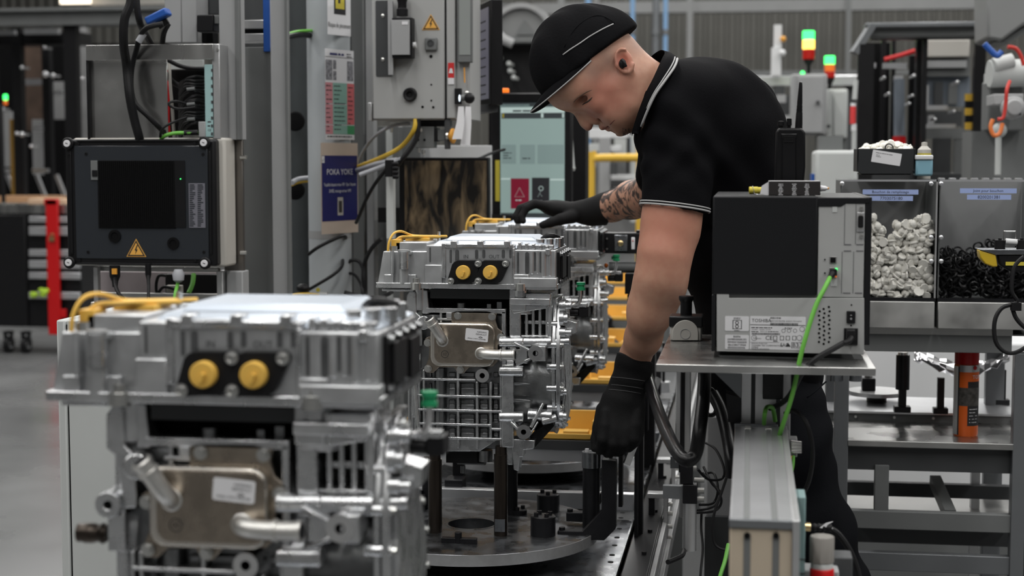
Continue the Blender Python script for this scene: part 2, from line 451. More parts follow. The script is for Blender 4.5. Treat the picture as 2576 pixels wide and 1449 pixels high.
def build_motor():
    T = Thing('electric_motor', (DISC.x, DISC.y, PLATE_Z), 'silver electric motor in sharp focus in the middle, beside the reaching glove', 'motor', 'electric motors on the assembly line')
    A = YF
    # ---- inverter box
    b = MB()
    b.pp([(964,632),(1124,632),(1124,716),(949,716)], A+.012, .21)
    b.bp(1073, 617, 1124, 716, A+.004, .205)
    b.bp(1120, 616, 1293, 718, A-.004, .228)
    b.bp(1288, 629, 1398, 722, A, .225)
    b.bp(1292, 699, 1401, 724, A-.014, .03)
    b.bp(1292, 690, 1330, 724, A-.008, .03)
    b.bp(995, 609, 1075, 640, A+.03, .17)
    b.bp(966, 690, 990, 716, A+.002, .04); b.bp(1022, 690, 1046, 716, A+.002, .04)
    b.bp(1068, 666, 1112, 716, A-.006, .04)
    housing = T.part('inverter_housing', b, 'cast_box', bevel=.0022)
    b = MB(); b.bp(945, 713, 1403, 727, A-.010, .245); b.bp(960, 727, 1040, 733, A+.02, .25)
    T.part('base_flange', b, 'cast_alu', bevel=.0018)
    b = MB()
    for px, r, y0, y1 in ((1015, 14, 630, 713), (987, 5, 634, 690), (1141, 7, 622, 668), (1208, 7, 622, 650), (1275, 7, 622, 650), (1338, 6, 632, 684), (1352, 4, 632, 684), (1368, 7, 632, 692), (1312, 3, 632, 690), (1384, 4, 632, 690)):
        q = PY(px, 680, A+.002); b.cyl((q.x, A+.002, vz(y1)), (q.x, A+.002, vz(y0)), r*.00094, n=18)
        b.ball((q.x, A+.002, vz(y1)), r*.00094, n=14, m=8)
    T.part('casting_bosses', b, 'cast_box')
    b = MB(); b.cyl((vx(1019), A-.006, vz(678)), (vx(1019), A-.006, vz(634)), .0125, n=20); b.bp(1004, 630, 1032, 640, A-.012, .03)
    T.part('boss_column', b, 'cast_alu')
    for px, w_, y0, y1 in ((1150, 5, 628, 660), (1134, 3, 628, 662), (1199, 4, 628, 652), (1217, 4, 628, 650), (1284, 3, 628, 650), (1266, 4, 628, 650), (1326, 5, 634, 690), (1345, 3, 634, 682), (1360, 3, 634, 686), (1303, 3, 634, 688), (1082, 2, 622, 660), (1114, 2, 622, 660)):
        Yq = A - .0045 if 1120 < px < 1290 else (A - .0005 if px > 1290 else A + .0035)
        T.part('pocket_shade', MB().rrect(PY(px, (y0+y1)/2, Yq), X3, Z3, w_*.00094, (y1-y0)*.00047, w_*.0009, (0, .004, 0), 3), 'cast_dark')  # dark slabs almost flush with the face stand in for shade in the pockets
    # upper rim with three lugs
    b = MB(); b.bp(1120, 614, 1290, 624, A-.009, .03)
    for px in (1141, 1208, 1275): b.bp(px-8, 606, px+8, 624, A-.013, .03)
    b.bp(1111, 612, 1122, 700, A-.006, .02); b.bp(1288, 624, 1294, 716, A-.008, .02)
    b.bp(1300, 616, 1392, 631, A+.02, .02); b.bp(1372, 626, 1385, 641, A-.006, .02)
    for k in range(5): b.bp(1303+k*17, 610+k*2, 1311+k*17, 628, A+.008, .03)
    T.part('rim', b, 'cast_alu', bevel=.0018)
    # cover
    zt = vz(613)
    b = MB()
    frustum(b, (vx(1074), vx(1396), A+.02, A+.228), zt-.012, (vx(1095), vx(1350), A+.045, A+.220), zt+.004)
    frustum(b, (vx(1110), vx(1345), A+.055, A+.217), zt+.004, (vx(1120), vx(1330), A+.065, A+.208), zt+.014)
    T.part('cover_plate', b, 'lid_blue', bevel=.002)
    b = MB(); b.box(vx(1350), vx(1388), A+.10, A+.16, zt-.01, zt+.008)
    for px, dy in ((1352, .05), (1372, .07), (1392, .09), (1388, .16), (1370, .195)):
        b.cyl((vx(px), A+dy, zt-.012), (vx(px), A+dy, zt+.010), .010, n=14)
    T.part('cover_boss', b, 'cast_alu', bevel=.001)
    b = MB(); b.tube([(vx(1345), A+.14, zt+.005), (vx(1362), A+.12, zt+.014), (vx(1380), A+.13, zt+.012), (vx(1390), A+.18, zt)], .006)
    T.part('breather_hose', b, 'black_rubber')
    # coolant flanges
    for k, (bx, cx, ex) in enumerate(((1203, 1166, 1134), (1272, 1234, 1203))):
        y0 = A - .006
        f = MB(); f.pp(hull([(bx, 663, 9), (cx, 685, 25), (ex, 707, 9), (cx-11, 674, 20), (cx+12, 695, 19)]), y0-.010, .012)
        fl = T.part('coolant_flange', f, 'black_satin', bevel=.0012)
        c = PY(cx, 685, y0-.010)
        f = MB(); f.lathe(c, (0, -1, 0), [(-.002, .0170), (.010, .0168), (.012, .0155), (.0125, .0)], 28)
        f.obox(c + Vector((.001, -.0145, -.003)), (.4, 0, 1), (0, 1, 0), (1, 0, -.4), .006, .004, .0022)
        T.part('plug', f, 'cap_yellow', under=fl, label='yellow plastic transport plug')
        for qx, qy in ((bx, 663), (ex, 707)):
            if k == 1 and qx == 1203: qx = 1203
            c = PY(qx, qy, y0-.011); f = MB()
            f.lathe(c, (0, -1, 0), [(0, .0085), (.002, .0085), (.0022, .0062), (.008, .006), (.0085, .0045), (.005, .0035), (.005, 0)], 16)
            T.part('screw', f, 'zinc', under=fl)
    b = MB()
    b.text('IN', PY(1172, 650, A-.0046), X3, Z3, .0085); b.text('OUT', PY(1243, 650, A-.0046), X3, Z3, .0085)
    T.part('cast_lettering', b, 'cast_dark')
    # screws on the flange
    for px, py in ((1047, 716), (1310, 718)):
        c = PY(px, py, A-.006); b = MB()
        b.lathe(c, Z3, [(-.012, .014), (.004, .014), (.005, .0085), (.015, .008), (.0155, .005), (.010, .004), (.010, 0)], 16)
        T.part('clamp_screw', b, 'zinc')
    # side face
    xr = vx(1398)
    b = MB(); b.box(xr, xr+.006, A+.025, A+.205, vz(716), vz(634)); b.box(xr, xr+.012, A+.04, A+.115, vz(700), vz(645)); b.box(xr, xr+.014, A+.13, A+.19, vz(706), vz(650))
    side = T.part('side_cover', b, 'black_satin', bevel=.001)
    for dy in (.035, .078, .12, .162, .2):
        for py in (640, 708):
            f = MB(); hexbolt(f, (xr+.006, A+dy, vz(py)), X3, .005, .007); T.part('side_screw', f, 'cast_dark', under=side)
    # high-voltage wires
    zl = vz(607); Yw = A+.06
    def w(pts, r=.0030):
        f = MB(); f.tube(pts, r, n=8, sm=4); T.part('orange_wire', f, 'wire_orange')
    w([(vx(972), A+.02, vz(640)), (vx(975), A+.02, vz(612)), (vx(985), A+.03, vz(590)), (vx(1000), A+.05, vz(586)), (vx(1018), A+.08, vz(597)), (vx(1035), A+.11, zl+.006), (vx(1075), A+.15, zl+.004)])
    w([(vx(986), A+.04, vz(632)), (vx(988), A+.04, vz(610)), (vx(998), A+.05, vz(600)), (vx(1020), A+.07, vz(600)), (vx(1060), A+.12, zl+.005), (vx(1090), A+.17, zl+.003)])
    w([(vx(995), A+.06, zl+.004), (vx(1020), A+.08, zl+.006), (vx(1050), A+.10, zl+.005), (vx(1078), A+.14, zl+.003)], .004)
    f = MB(); f.box(vx(978), vx(1000), A+.03, A+.07, vz(632), vz(606)); f.box(vx(1000), vx(1060), A+.09, A+.15, zl-.012, zl+.002)
    T.part('wire_terminal', f, 'wire_orange', bevel=.001)
    f = MB(); f.cyl((vx(1076), A+.14, zl-.01), (vx(1076), A+.14, zl+.016), .004, n=10); f.cyl((vx(985), A+.03, vz(634)), (vx(985), A+.03, vz(622)), .010, n=14)
    T.part('stud', f, 'zinc')
    # ---- dark zone under the box
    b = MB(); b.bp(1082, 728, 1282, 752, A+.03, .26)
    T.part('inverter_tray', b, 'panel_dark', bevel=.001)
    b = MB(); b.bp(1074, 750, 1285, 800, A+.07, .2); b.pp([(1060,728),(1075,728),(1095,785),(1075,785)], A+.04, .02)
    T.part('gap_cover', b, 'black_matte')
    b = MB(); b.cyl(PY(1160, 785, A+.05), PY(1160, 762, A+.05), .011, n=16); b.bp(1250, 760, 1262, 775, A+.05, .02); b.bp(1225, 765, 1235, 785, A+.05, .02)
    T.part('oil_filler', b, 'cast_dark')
    # ---- mounting legs
    b = MB(); b.pp([(1022,744),(1030,733),(1044,733),(1047,742),(1047,786),(1062,800),(1062,870),(1044,872),(1034,800),(1021,790)], A+.02, .05)
    b.cyl(PY(1054, 780, A+.04), PY(1054, 722, A+.04), .016, n=18); b.cyl(PY(1066, 812, A+.0), PY(1066, 812, A+.08), .017, n=18)
    b.pp([(1062,730),(1075,730),(1080,790),(1062,790)], A+.03, .05)
    T.part('left_mount', b, 'cast_alu', bevel=.0025)
    b = MB(); b.bp(1281, 728, 1322, 782, A+.015, .10); b.bp(1281, 750, 1384, 768, A+.0, .12); b.bp(1322, 738, 1386, 756, A+.01, .11)
    b.cyl(PY(1310, 748, A+.03), PY(1310, 722, A+.03), .020, n=20); b.bp(1281, 776, 1310, 880, A+.03, .1); b.cyl(PY(1318, 790, A+.05), PY(1318, 760, A+.05), .02, n=18)
    b.pp([(1281,768),(1384,768),(1378,776),(1290,790)], A+.02, .08)
    T.part('right_mount', b, 'cast_alu', bevel=.0025)
    # ---- stator housing with ribs
    b = MB(); b.bp(1052, 790, 1272, 1128, A+.058, .24)
    b.cyl((vx(1046), A+.19, vz(960)), (vx(1275), A+.19, vz(960)), .125, n=48)
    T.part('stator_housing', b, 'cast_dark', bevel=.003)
    b = MB()
    for py, x0, x1 in ((955, 1053, 1196), (997, 1052, 1262), (1033, 1052, 1262), (1068, 1056, 1235), (1103, 1060, 1262), (1080, 1236, 1262)):
        b.bp(x0, py-3, x1, py+3, A+.026, .045)
    for px, y0, y1 in ((1152, 925, 1128), (1200, 960, 1130), (1234, 960, 1103), (1260, 925, 1128), (1054, 930, 1110), (1066, 930, 1100)):
        b.bp(px-3, y0, px+3, y1, A+.028, .045)
    b.pp([(1118,1104),(1262,1100),(1206,1136),(1120,1136)], A+.04, .08)
    T.part('rib_grid', b, 'cast_alu', bevel=.0016)
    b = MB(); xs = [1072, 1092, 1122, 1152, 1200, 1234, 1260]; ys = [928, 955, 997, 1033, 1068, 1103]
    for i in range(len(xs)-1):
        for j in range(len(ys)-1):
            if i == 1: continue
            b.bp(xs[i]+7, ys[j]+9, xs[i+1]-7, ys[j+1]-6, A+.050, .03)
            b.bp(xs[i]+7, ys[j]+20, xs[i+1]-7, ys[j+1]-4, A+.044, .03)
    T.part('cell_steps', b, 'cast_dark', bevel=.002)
    b = MB(); b.cyl(PY(1107, 1120, A+.045), PY(1107, 925, A+.045), .0135, n=18); b.cyl(PY(1107, 1100, A+.03), PY(1107, 1080, A+.03), .012, n=14)
    T.part('water_channel', b, 'cast_dark')
    # left rods and boss
    b = MB()
    for px, y1 in ((1040, 1120), (1032, 1105), (1048, 1115)): b.cyl(PY(px, 760, A+.06), PY(px, y1, A+.06), .006, n=10)
    b.tube([PY(1050, 800, A+.03), PY(1042, 860, A+.03), PY(1044, 960, A+.03), PY(1052, 1060, A+.03), PY(1062, 1120, A+.04)], .006)
    b.cyl((vx(1036), A+.19, vz(960)), (vx(1046), A+.19, vz(960)), .150, n=44)
    T.part('left_flange', b, 'cast_alu')
    b = MB(); b.hollow(PY(1024, 866, A+.01), Y3, [(0, .006), (0, .017), (.06, .018), (.06, .006), (0, .006)], 20); b.bp(1022, 880, 1046, 930, A+.02, .05)
    b.pp([(1026,872),(1044,885),(1052,960),(1046,1050),(1036,1050),(1036,960)], A+.03, .03)
    T.part('left_lug', b, 'cast_alu', bevel=.001)
    b = MB(); b.lathe(PY(1018, 908, A+.04), (-1, 0, 0), [(0, .010), (.006, .014), (.012, .011), (.020, .0135), (.03, .0135), (.034, .012), (.04, .0125), (.042, 0)], 16)
    T.part('sensor_plug', b, 'burnished')
    # ---- gearbox side
    b = MB(); b.bp(1262, 918, 1292, 1126, A+.012, .27); b.bp(1274, 1100, 1290, 1170, A+.02, .2)
    for py in (860, 934, 1048): b.cyl(PY(1256, py, A+.02), PY(1318, py, A+.02), .013, n=18)
    b.cyl((vx(1268), A+.18, vz(960)), (vx(1288), A+.18, vz(960)), .155, n=48)
    T.part('joint_flange', b, 'cast_alu', bevel=.0022)
    b = MB(); b.lathe((vx(1286), A+.16, vz(985)), X3, [(0, .125), (.012, .118), (.055, .114), (.062, .118), (.085, .118), (.092, .122), (.094, 0)], 48)
    for py in (965, 1007): b.lathe(PY(1292, py, A+.028), X3, [(0, .005), (.03, .004), (.04, .001)], 10)
    T.part('gear_case', b, 'cast_dark')
    b = MB(); b.bp(1300, 775, 1384, 850, A+.075, .18)
    T.part('upper_case', b, 'black_satin')
    b = MB()
    for px in (1324, 1341, 1358, 1376):
        b.bp(px-4, 766, px+4, 850, A+.045, .05)
    b.bp(1318, 806, 1382, 816, A+.052, .04); b.bp(1378, 760, 1388, 850, A+.03, .2); b.bp(1310, 843, 1384, 852, A+.04, .06)
    T.part('cooling_fin', b, 'cast_alu', bevel=.002)
    b = MB(); b.cyl(PY(1284, 860, A+.025), PY(1388, 860, A+.025), .0125, n=20); b.cyl(PY(1388, 860, A+.03), PY(1434, 858, A+.03), .0095, n=16)
    b.beam(PY(1294, 862, A+.0), PY(1338, 884, A-.008), .012, .006); b.beam(PY(1300, 918, A+.0), PY(1336, 902, A-.008), .012, .006); b.bp(1296, 870, 1326, 915, A+.03, .02)
    T.part('mount_arm', b, 'cast_alu', bevel=.0015)
    def lug(cx, cy, r, y0, dp, base):
        f = MB(); c = PY(cx, cy, y0)
        f.hollow(c, Y3, [(0, .0065), (0, r), (dp, r), (dp, .0065), (0, .0065)], 28); f.cyl(c + Y3*.012, c + Y3*.014, .0066, n=16)
        o = T.part('mounting_lug', f, 'machined', sharp=30)
        f = MB(); f.hollow(c + Y3*.0005, Y3, [(0, .0052), (0, .0064), (.012, .0064), (.012, .0052), (0, .0052)], 16); f.cyl(c + Y3*.011, c + Y3*.0125, .0055, n=14)
        T.part('threaded_hole', f, 'black_matte', under=o)
        if base: T.part('lug_block', base, 'cast_alu', bevel=.0015, under=o)
    lug(1347, 889, .018, A-.02, .05, MB().bp(1347, 871, 1372, 909, A-.019, .05))
    lug(1213, 945, .0165, A+.012, .06, None)
    lug(1317, 1087, .0175, A+.0, .05, None)
    b = MB(); b.beam(PY(1288, 1060, A+.01), PY(1306, 1078, A+.005), .02, .006); b.beam(PY(1335, 1075, A+.01), PY(1366, 1014, A+.02), .012, .007); b.beam(PY(1330, 1096, A+.01), PY(1352, 1060, A+.02), .012, .005)
    b.cyl(PY(1328, 1042, A+.03), PY(1390, 1046, A+.03), .0145, n=18); b.cyl(PY(1362, 1060, A+.02), PY(1400, 1050, A+.03), .010, n=14)
    b.pp([(1284,1104),(1346,1108),(1342,1130),(1317,1132),(1316,1150),(1308,1150),(1304,1186),(1292,1182),(1288,1130)], A+.015, .05)
    T.part('lower_bracket', b, 'cast_alu', bevel=.0018)
    b = MB(); b.pp([(1332,1098),(1388,1056),(1394,1072),(1346,1126)], A+.04, .12)
    T.part('under_guard', b, 'black_satin', bevel=.001)
    # end flange: an upright oval plate in the YZ plane with a ring of screws
    xe = vx(1386)
    oval = lambda g: hull([(A+.085, vz(800), .045+g), (A+.125, vz(975), .110+g), (A+.10, vz(880), .085+g)], 28)
    def slab(g, x0, x1): return MB().prism([(x0, y, z) for y, z in oval(g)], (x1-x0, 0, 0))
    b = MB()
    for g, x0, x1 in ((.0, xe, xe+.008), (-.006, xe+.008, xe+.011), (.003, xe+.011, xe+.020), (-.02, xe+.020, xe+.027)):
        q = slab(g, x0, x1); b.add(q.v, q.f)
    b.bp(1386, 752, 1400, 900, A+.05, .14)
    end = T.part('end_cover', b, 'cast_alu', whole=True, bevel=.001)
    pts = oval(-.006); per = [0]
    for i in range(len(pts)): per.append(per[-1] + math.dist(pts[i], pts[(i+1) % len(pts)]))
    for k in range(16):
        t = per[-1]*k/16.0; i = max(j for j in range(len(pts)) if per[j] <= t); u = (t-per[i])/max(1e-6, per[i+1]-per[i]); p0, p1 = pts[i], pts[(i+1) % len(pts)]
        c = Vector((xe+.020, p0[0]+(p1[0]-p0[0])*u, p0[1]+(p1[1]-p0[1])*u))
        f = MB(); hexbolt(f, c, X3, .0048, .008); T.part('cover_screw', f, 'zinc', under=end)
        f = MB(); f.cyl(c - X3*.032, c + X3*.001, .0085, n=12); T.part('screw_boss', f, 'cast_alu', under=end)
    for py, rr, ln in ((768, .014, .05), (800, .018, .035), (836, .012, .05), (985, .011, .03), (1046, .012, .03)):
        f = MB(); c = PY(1408, py, A+.03); ln *= .55; f.lathe(c, X3, [(0, rr), (ln*.5, rr), (ln*.5, rr*.7), (ln, rr*.7), (ln, 0)], 16); T.part('pipe_stub', f, 'cast_alu')
    b = MB(); b.tube([PY(1418, 768, A+.05), PY(1440, 768, A+.05), PY(1454, 764, A+.05), PY(1460, 750, A+.05), PY(1461, 726, A+.05)], .0045, n=10, sm=4)
    vp = T.part('vent_pipe', b, 'machined')
    c = PY(1461, 730, A+.05)
    b = MB(); b.lathe(c, Z3, [(0, .0105), (.006, .0105), (.0065, .0085), (.012, .0085), (.0125, .0105), (.019, .0105), (.0195, 0)], 18)
    T.part('vent_cap', b, 'green_cap', under=vp, label='green plastic cap')
    b = MB(); b.bp(1456, 772, 1480, 797, A+.05, .04); b.cyl(PY(1434, 785, A+.06), PY(1456, 785, A+.06), .010, n=14)
    T.part('connector', b, 'black_plastic', bevel=.001)
    b = MB(); b.bp(1440, 764, 1476, 776, A+.05, .02); b.pp([(1414,802),(1452,812),(1448,838),(1430,842)], A+.04, .05)
    b.tube([PY(1416, 910, A+.05), PY(1420, 960, A+.04), PY(1418, 1010, A+.04), PY(1408, 1050, A+.05)], .004)
    T.part('sensor_bracket', b, 'cast_alu', bevel=.001)
    # underside
    b = MB(); b.cyl((vx(1128), A+.12, vz(1160)), (vx(1200), A+.12, vz(1160)), .032, n=24); b.bp(1122, 1134, 1200, 1165, A+.07, .12)
    T.part('oil_pump', b, 'black_satin')
    b = MB(); b.cyl(PY(1222, 1132, A+.06), PY(1222, 1160, A+.06), .017, n=18); b.cyl(PY(1165, 1172, A+.06), PY(1165, 1190, A+.06), .006, n=10)
    T.part('drain_screw', b, 'cast_dark')
    # ---- oil cooler
    C = A + .014
    f = MB(); f.pp([(1134,786),(1148,782),(1224,782),(1250,788),(1246,806),(1252,826),(1266,836),(1272,850),(1264,862),(1252,868),(1252,910),(1240,922),(1180,924),(1166,940),(1152,940),(1142,924),(1104,924),(1090,938),(1074,938),(1068,926),(1078,902),(1080,875),(1068,868),(1068,852),(1080,846),(1096,842),(1098,826),(1136,820)], C+.012, .010)
    bk = T.part('cooler_bracket', f, 'cooler', bevel=.001)
    f = MB(); f.rrect(PY(1166, 865, C+.014), X3, Z3, .0775, .052, .021, (0, -.020, 0), 6)
    T.part('cooler_body', f, 'cooler_rim', bevel=.004, bseg=3)
    f = MB(); f.rrect(PY(1167, 866, C-.006), X3, Z3, .0715, .046, .018, (0, -.0012, 0), 6)
    T.part('cooler_face', f, 'cooler', bevel=.0006)
    f = MB(); f.bp(1072, 776, 1272, 788, C+.012, .02); f.bp(1262, 784, 1272, 935, C+.012, .03); f.bp(1100, 800, 1138, 806, C+.012, .03); f.bp(1106, 782, 1112, 812, C+.014, .02); f.bp(1122, 786, 1136, 800, C+.006, .02)
    T.part('cooler_frame', f, 'cast_alu', bevel=.0012)
    for px, py in ((1152, 794), (1238, 796), (1260, 848), (1076, 862), (1077, 927), (1158, 930)):
        f = MB(); hexbolt(f, PY(px, py, C+.011), (0, -1, 0), .0068, .009); T.part('bracket_bolt', f, 'zinc', under=bk)
    for nm, pts in (('inlet_pipe', [(1113, 857, C-.006), (1112, 853, C-.018), (1106, 844, C-.028), (1098, 831, C-.034), (1090, 818, C-.038), (1079, 801, C-.044)]),
                    ('outlet_pipe', [(1210, 889, C-.006), (1211, 889, C-.018), (1218, 890, C-.028), (1232, 892, C-.032), (1260, 893, C-.034), (1296, 893, C-.036)])):
        P = [PY(*p) for p in pts]; f = MB(); f.tube(P, .0122, n=18, sm=5)
        o = T.part(nm, f, 'pipe_alu')
        f = MB(); d = (P[-1] - P[-2]).normalized(); m_ = P[-2] + (P[-1]-P[-2])*(.1 if nm == 'inlet_pipe' else 0.0)
        f.lathe(m_ - d*.003, d, [(0, .0123), (.001, .0145), (.003, .0148), (.005, .0145), (.006, .0123)], 20); f.lathe(P[-1] - d*.006, d, [(0, .0122), (.001, .0138), (.004, .0138), (.006, .0122)], 20)
        f.lathe(P[0] + Vector((0, .0015, 0)), (0, -1, 0), [(0, .0165), (.002, .016), (.004, .0125), (.0045, .011)], 20)
        T.part('pipe_bead', f, 'pipe_alu', under=o)
        f = MB(); f.cyl(P[-1], P[-1] + d*.0006, .0098, n=18); T.part('pipe_mouth', f, 'steel_black', under=o)
    c = PY(1199.5, 843, C-.0073); ax = Vector((1, 0, -.085)).normalized(); ay = Vector((.085, 0, 1)).normalized()
    f = MB(); f.rrect(c, ax, ay, .0275, .0145, .003, (0, -.0006, 0), 4)
    lb = T.part('maker_label', f, 'label_white')
    f = MB(); c2 = c + Vector((0, -.0009, 0))
    f.text('NISSAN', c2 + ax*.0115 + ay*.0062, ax, ay, .0038, wide=1.25); f.text('RENAULT', c2 + ax*.0105 + ay*.0005, ax, ay, .0038, wide=1.1)
    f.text('29006117MF7143290708', c2 + ax*.0 - ay*.0105, ax, ay, .0030)
    for s1 in (1, -1):
        q = [c2 + ax*.0095 - ay*.0045 + ax*(-.0055*s1), c2 + ax*.0095 - ay*.0045 + ay*.0024, c2 + ax*.0095 - ay*.0045 + ay*.0012, c2 + ax*.0095 - ay*.0045 + ax*(-.0033*s1)]
        f.add(q, [(0,1,2,3)]); q2 = [p + (c2 + ax*.0095 - ay*.0045 - p).dot(ay)*ay*2 for p in q]; f.add(q2, [(0,3,2,1)])
    T.part('label_print', f, 'ink', under=lb)
    c = PY(1119, 891, C-.0074)
    f = MB(); f.ring(c, (0, -1, 0), .0078, .0090, .0003, 24); f.text('02', c + Vector((0, -.0004, -.0032)), X3, Z3, .0066)
    T.part('stamped_number', f, 'ink')
    return T
MOTOR = build_motor()
index_kids()
_c2 = PZ(948, 722, vz(722)); _c1 = PZ(120, 1004, vz(722)); _r2 = PZ(1398, 729, vz(727)); _r3 = PZ(1497, 655, vz(727))
print('motor offsets', _c1 - _c2, _r3 - _r2, 'YF', YF, 'disc', DISC)
D1 = _c1 - _c2; D3 = _r3 - _r2
D1.x = 0.5*D1.x - .0010; D1.y -= .015; D3.x *= .5
M1 = copy_tree(MOTOR.o, loc=MOTOR.loc + Vector((D1.x, D1.y, 0)), label='large blurred silver electric motor in the near left foreground')
M3 = copy_tree(MOTOR.o, loc=MOTOR.loc + Vector((D3.x, D3.y, 0)), label='silver electric motor farthest along the line, under the resting gloved hand')
# ------------------------------------------------------------------ hall: floor, far wall, roof
def bpd(mb, px0, py0, px1, py1, D, dy):     # box from a picture rectangle at camera distance D
    return mb.bp(px0, py0, px1, py1, PD((px0+px1)/2, (py0+py1)/2, D).y, dy)
def tubeD(pts, r, n=8, sm=5):
    return MB().tube([PD(*p) for p in pts], r, n, sm)
m = mat('concrete_floor', (0.165, 0.168, 0.17), 0.0, 0.28, var=0.16, vs=0.9, rvar=0.09, spec=0.5, bump=0.03, bs=60); M['concrete_floor'] = m
struct('floor', MB().box(-16, 18, -6, 30, -.05, 0), 'concrete_floor')
defmat('wall_sheet', (0.115, 0.113, 0.103), 0.2, 0.55, var=0.1, vs=1.2)
mb = MB(); yw = 26.0; x = -16.0
while x < 18:
    mb.prism([(x, yw, 0), (x+.03, yw-.035, 0), (x+.09, yw-.035, 0), (x+.12, yw, 0)], (0, 0, 8.5)); x += .17
mb.box(-16, 18, yw, yw+.1, 0, 8.5)
struct('wall_back', mb, 'wall_sheet', sharp=20)
defmat('roof', (0.42, 0.42, 0.42), 0.0, 0.7)
struct('ceiling', MB().box(-16, 18, -6, 30, 8.5, 8.6), 'roof')
defmat('wall_side', (0.14, 0.14, 0.14), 0.0, 0.6, var=.1, vs=1)
struct('wall_left', MB().box(-16.1, -16, -6, 30, 0, 8.5), 'wall_side')
struct('wall_right', MB().box(18, 18.1, -6, 30, 0, 8.5), 'wall_side')
struct('wall_front', MB().box(-16, 18, -6.1, -6, 0, 8.5), 'wall_side')
mb = MB(); bpd(mb, 1340, -2, 2720, 27, 23, .25); struct('trim_1', mb, 'paint_mid')
mb = MB(); bpd(mb, 1500, 178, 2300, 190, 23.5, .2); struct('trim_2', mb, 'panel_grey')
for i, (px, wd, k) in enumerate(((1734, 7, 'paint_mid'), (2133, 6, 'panel_grey'), (1411, 8, 'paint_mid'), (1498, 6, 'paint_mid'))):
    mb = MB(); bpd(mb, px-wd, -60, px+wd, 420, 22.5, .12)
    struct('trim_%d' % (3+i), mb, k)
for px, wd, k, lb in ((1592, 6, 'blue_pale', 'thin pale blue pipe rising just behind the black cap'), (1651, 9, 'alu_frame', 'grey steel conduit beside the blue pipe above the collar'), (1675, 6, 'blue_pale', 'blue air pipe rising above the polo collar'), (1480, 7, 'blue_pale', 'pale blue pipe above the crown of the cap')):
    a, b = PD(px, -80, 18), PD(px, 330, 18)
    T = Thing('air_pipe', b, lb, 'pipe', 'pipes down the far wall')
    T.part('pipe', MB().cyl((a.x, a.y, 0.02), (a.x, a.y, a.z), wd*18/4000., n=12), k)
    T.part('clamp', MB().cyl((a.x, a.y, 3.0), (a.x, a.y, 3.06), wd*18/4000.*1.3, n=12), 'alu_frame')
# left: overhead steel beam and a lit roof window behind it
mb = MB(); bpd(mb, -200, 24, 560, 62, 15, .3); bpd(mb, -200, 18, 560, 26, 14.9, .5); struct('trim_8', mb, 'panel_grey')
defmat('lamp_glow', (1, .9, .75), 0, .5, emit=(1.0, .86, .68), es=1.6)
T = Thing('hall_lamp', PD(190, -10, 18), 'warm lit strip lamp at the top left above the grey beam', 'lamp')
mb = MB(); bpd(mb, 150, -30, 225, 9, 18, .05); T.part('diffuser', mb, 'lamp_glow')
mb = MB(); bpd(mb, 40, -60, 420, -30, 18, .2); T.part('housing', mb, 'panel_grey')
mb = MB(); bpd(mb, 228, -30, 420, 12, 18.1, .05); T.part('reflector', mb, 'bone_plastic')

# ---- black guarded machine cell at far left
SD = 1.38
O = PD(110, 500, 12)
T = Thing('guarded_machine_cell', (O.x, O.y, 0), 'black framed machine guard cell at far left behind the tool trolley', 'machine')
for px0, px1, D in ((33, 58, 11.5), (108, 128, 12), (163, 198, 11), (-30, -8, 11.5)):
    mb = MB(); a = PD(px0, 300, D); b = PD(px1, 300, D); mb.box(a.x, b.x, a.y, a.y+.09, 0.02, PD(px0, 58, D).z); T.part('frame_post', mb, 'black_satin')
mb = MB(); bpd(mb, -40, 82, 200, 112, 11.45, .3); T.part('frame_rail', mb, 'black_satin')
for r in ((-20, 56, 142, 66, 11.4), (60, 72, 146, 86, 11.35), (-20, 76, 36, 88, 11.3)):
    mb = MB(); bpd(mb, *r, .06); T.part('cable_tray', mb, 'alu_bright')
mb = MB(); bpd(mb, 200, 62, 222, 480, 12.5, .08); T.part('aluminium_post', mb, 'alu_profile')
mb = MB(); bpd(mb, 196, 56, 420, 64, 12.4, .08); T.part('top_rail', mb, 'alu_profile')
mb = MB(); bpd(mb, -30, 110, 440, 520, 13.2, .05); T.part('back_panel', mb, 'black_matte')
mb = MB(); bpd(mb, 60, 118, 106, 330, 12.6, .05); T.part('rust_panel', mb, mat('rust_panel', (.09, .06, .045), .2, .6, var=.3, vs=6))
for r in ((62, 198, 112, 214, 12), (134, 205, 166, 300, 12.2), (82, 300, 112, 440, 12.2), (0, 280, 30, 420, 12.3), (136, 228, 158, 240, 11.9), (80, 424, 120, 434, 11.8), (0, 424, 30, 436, 11.8), (84, 316, 108, 330, 12)):
    mb = MB(); bpd(mb, *r, .04); T.part('fitting_plate', mb, 'paint_grey' if r[3]-r[1] > 50 else 'alu_bright')
for px, py, r in ((55, 170, 7), (133, 190, 9), (114, 187, 11), (205, 198, 8), (112, 120, 6), (55, 338, 9), (42, 336, 7), (78, 368, 6), (5, 275, 10), (180, 145, 7)):
    mb = MB(); c = PD(px, py, 11.3); mb.ball(c, r*11.3/4000); mb.beam(c, c + Vector((0, .15, 0)), .02, .02); T.part('clamp_knob', mb, 'alu_bright')
for px, s in ((92, 1), (142, 1), (18, 1)):
    mb = MB(); mb.beam(PD(px, 440, 11.9), PD(px+28, 510, 11.9), .035, .035); T.part('diagonal_brace', mb, 'alu_bright')
mb = MB(); bpd(mb, 26, 300, 38, 500, 11.6, .04); T.part('ochre_strip', mb, mat('ochre', (.30, .17, .03), 0, .5))
mb = MB(); bpd(mb, -20, 494, 162, 512, 11.2, .4); T.part('orange_ledge', mb, mat('ledge_orange', (.62, .36, .20), 0, .5))
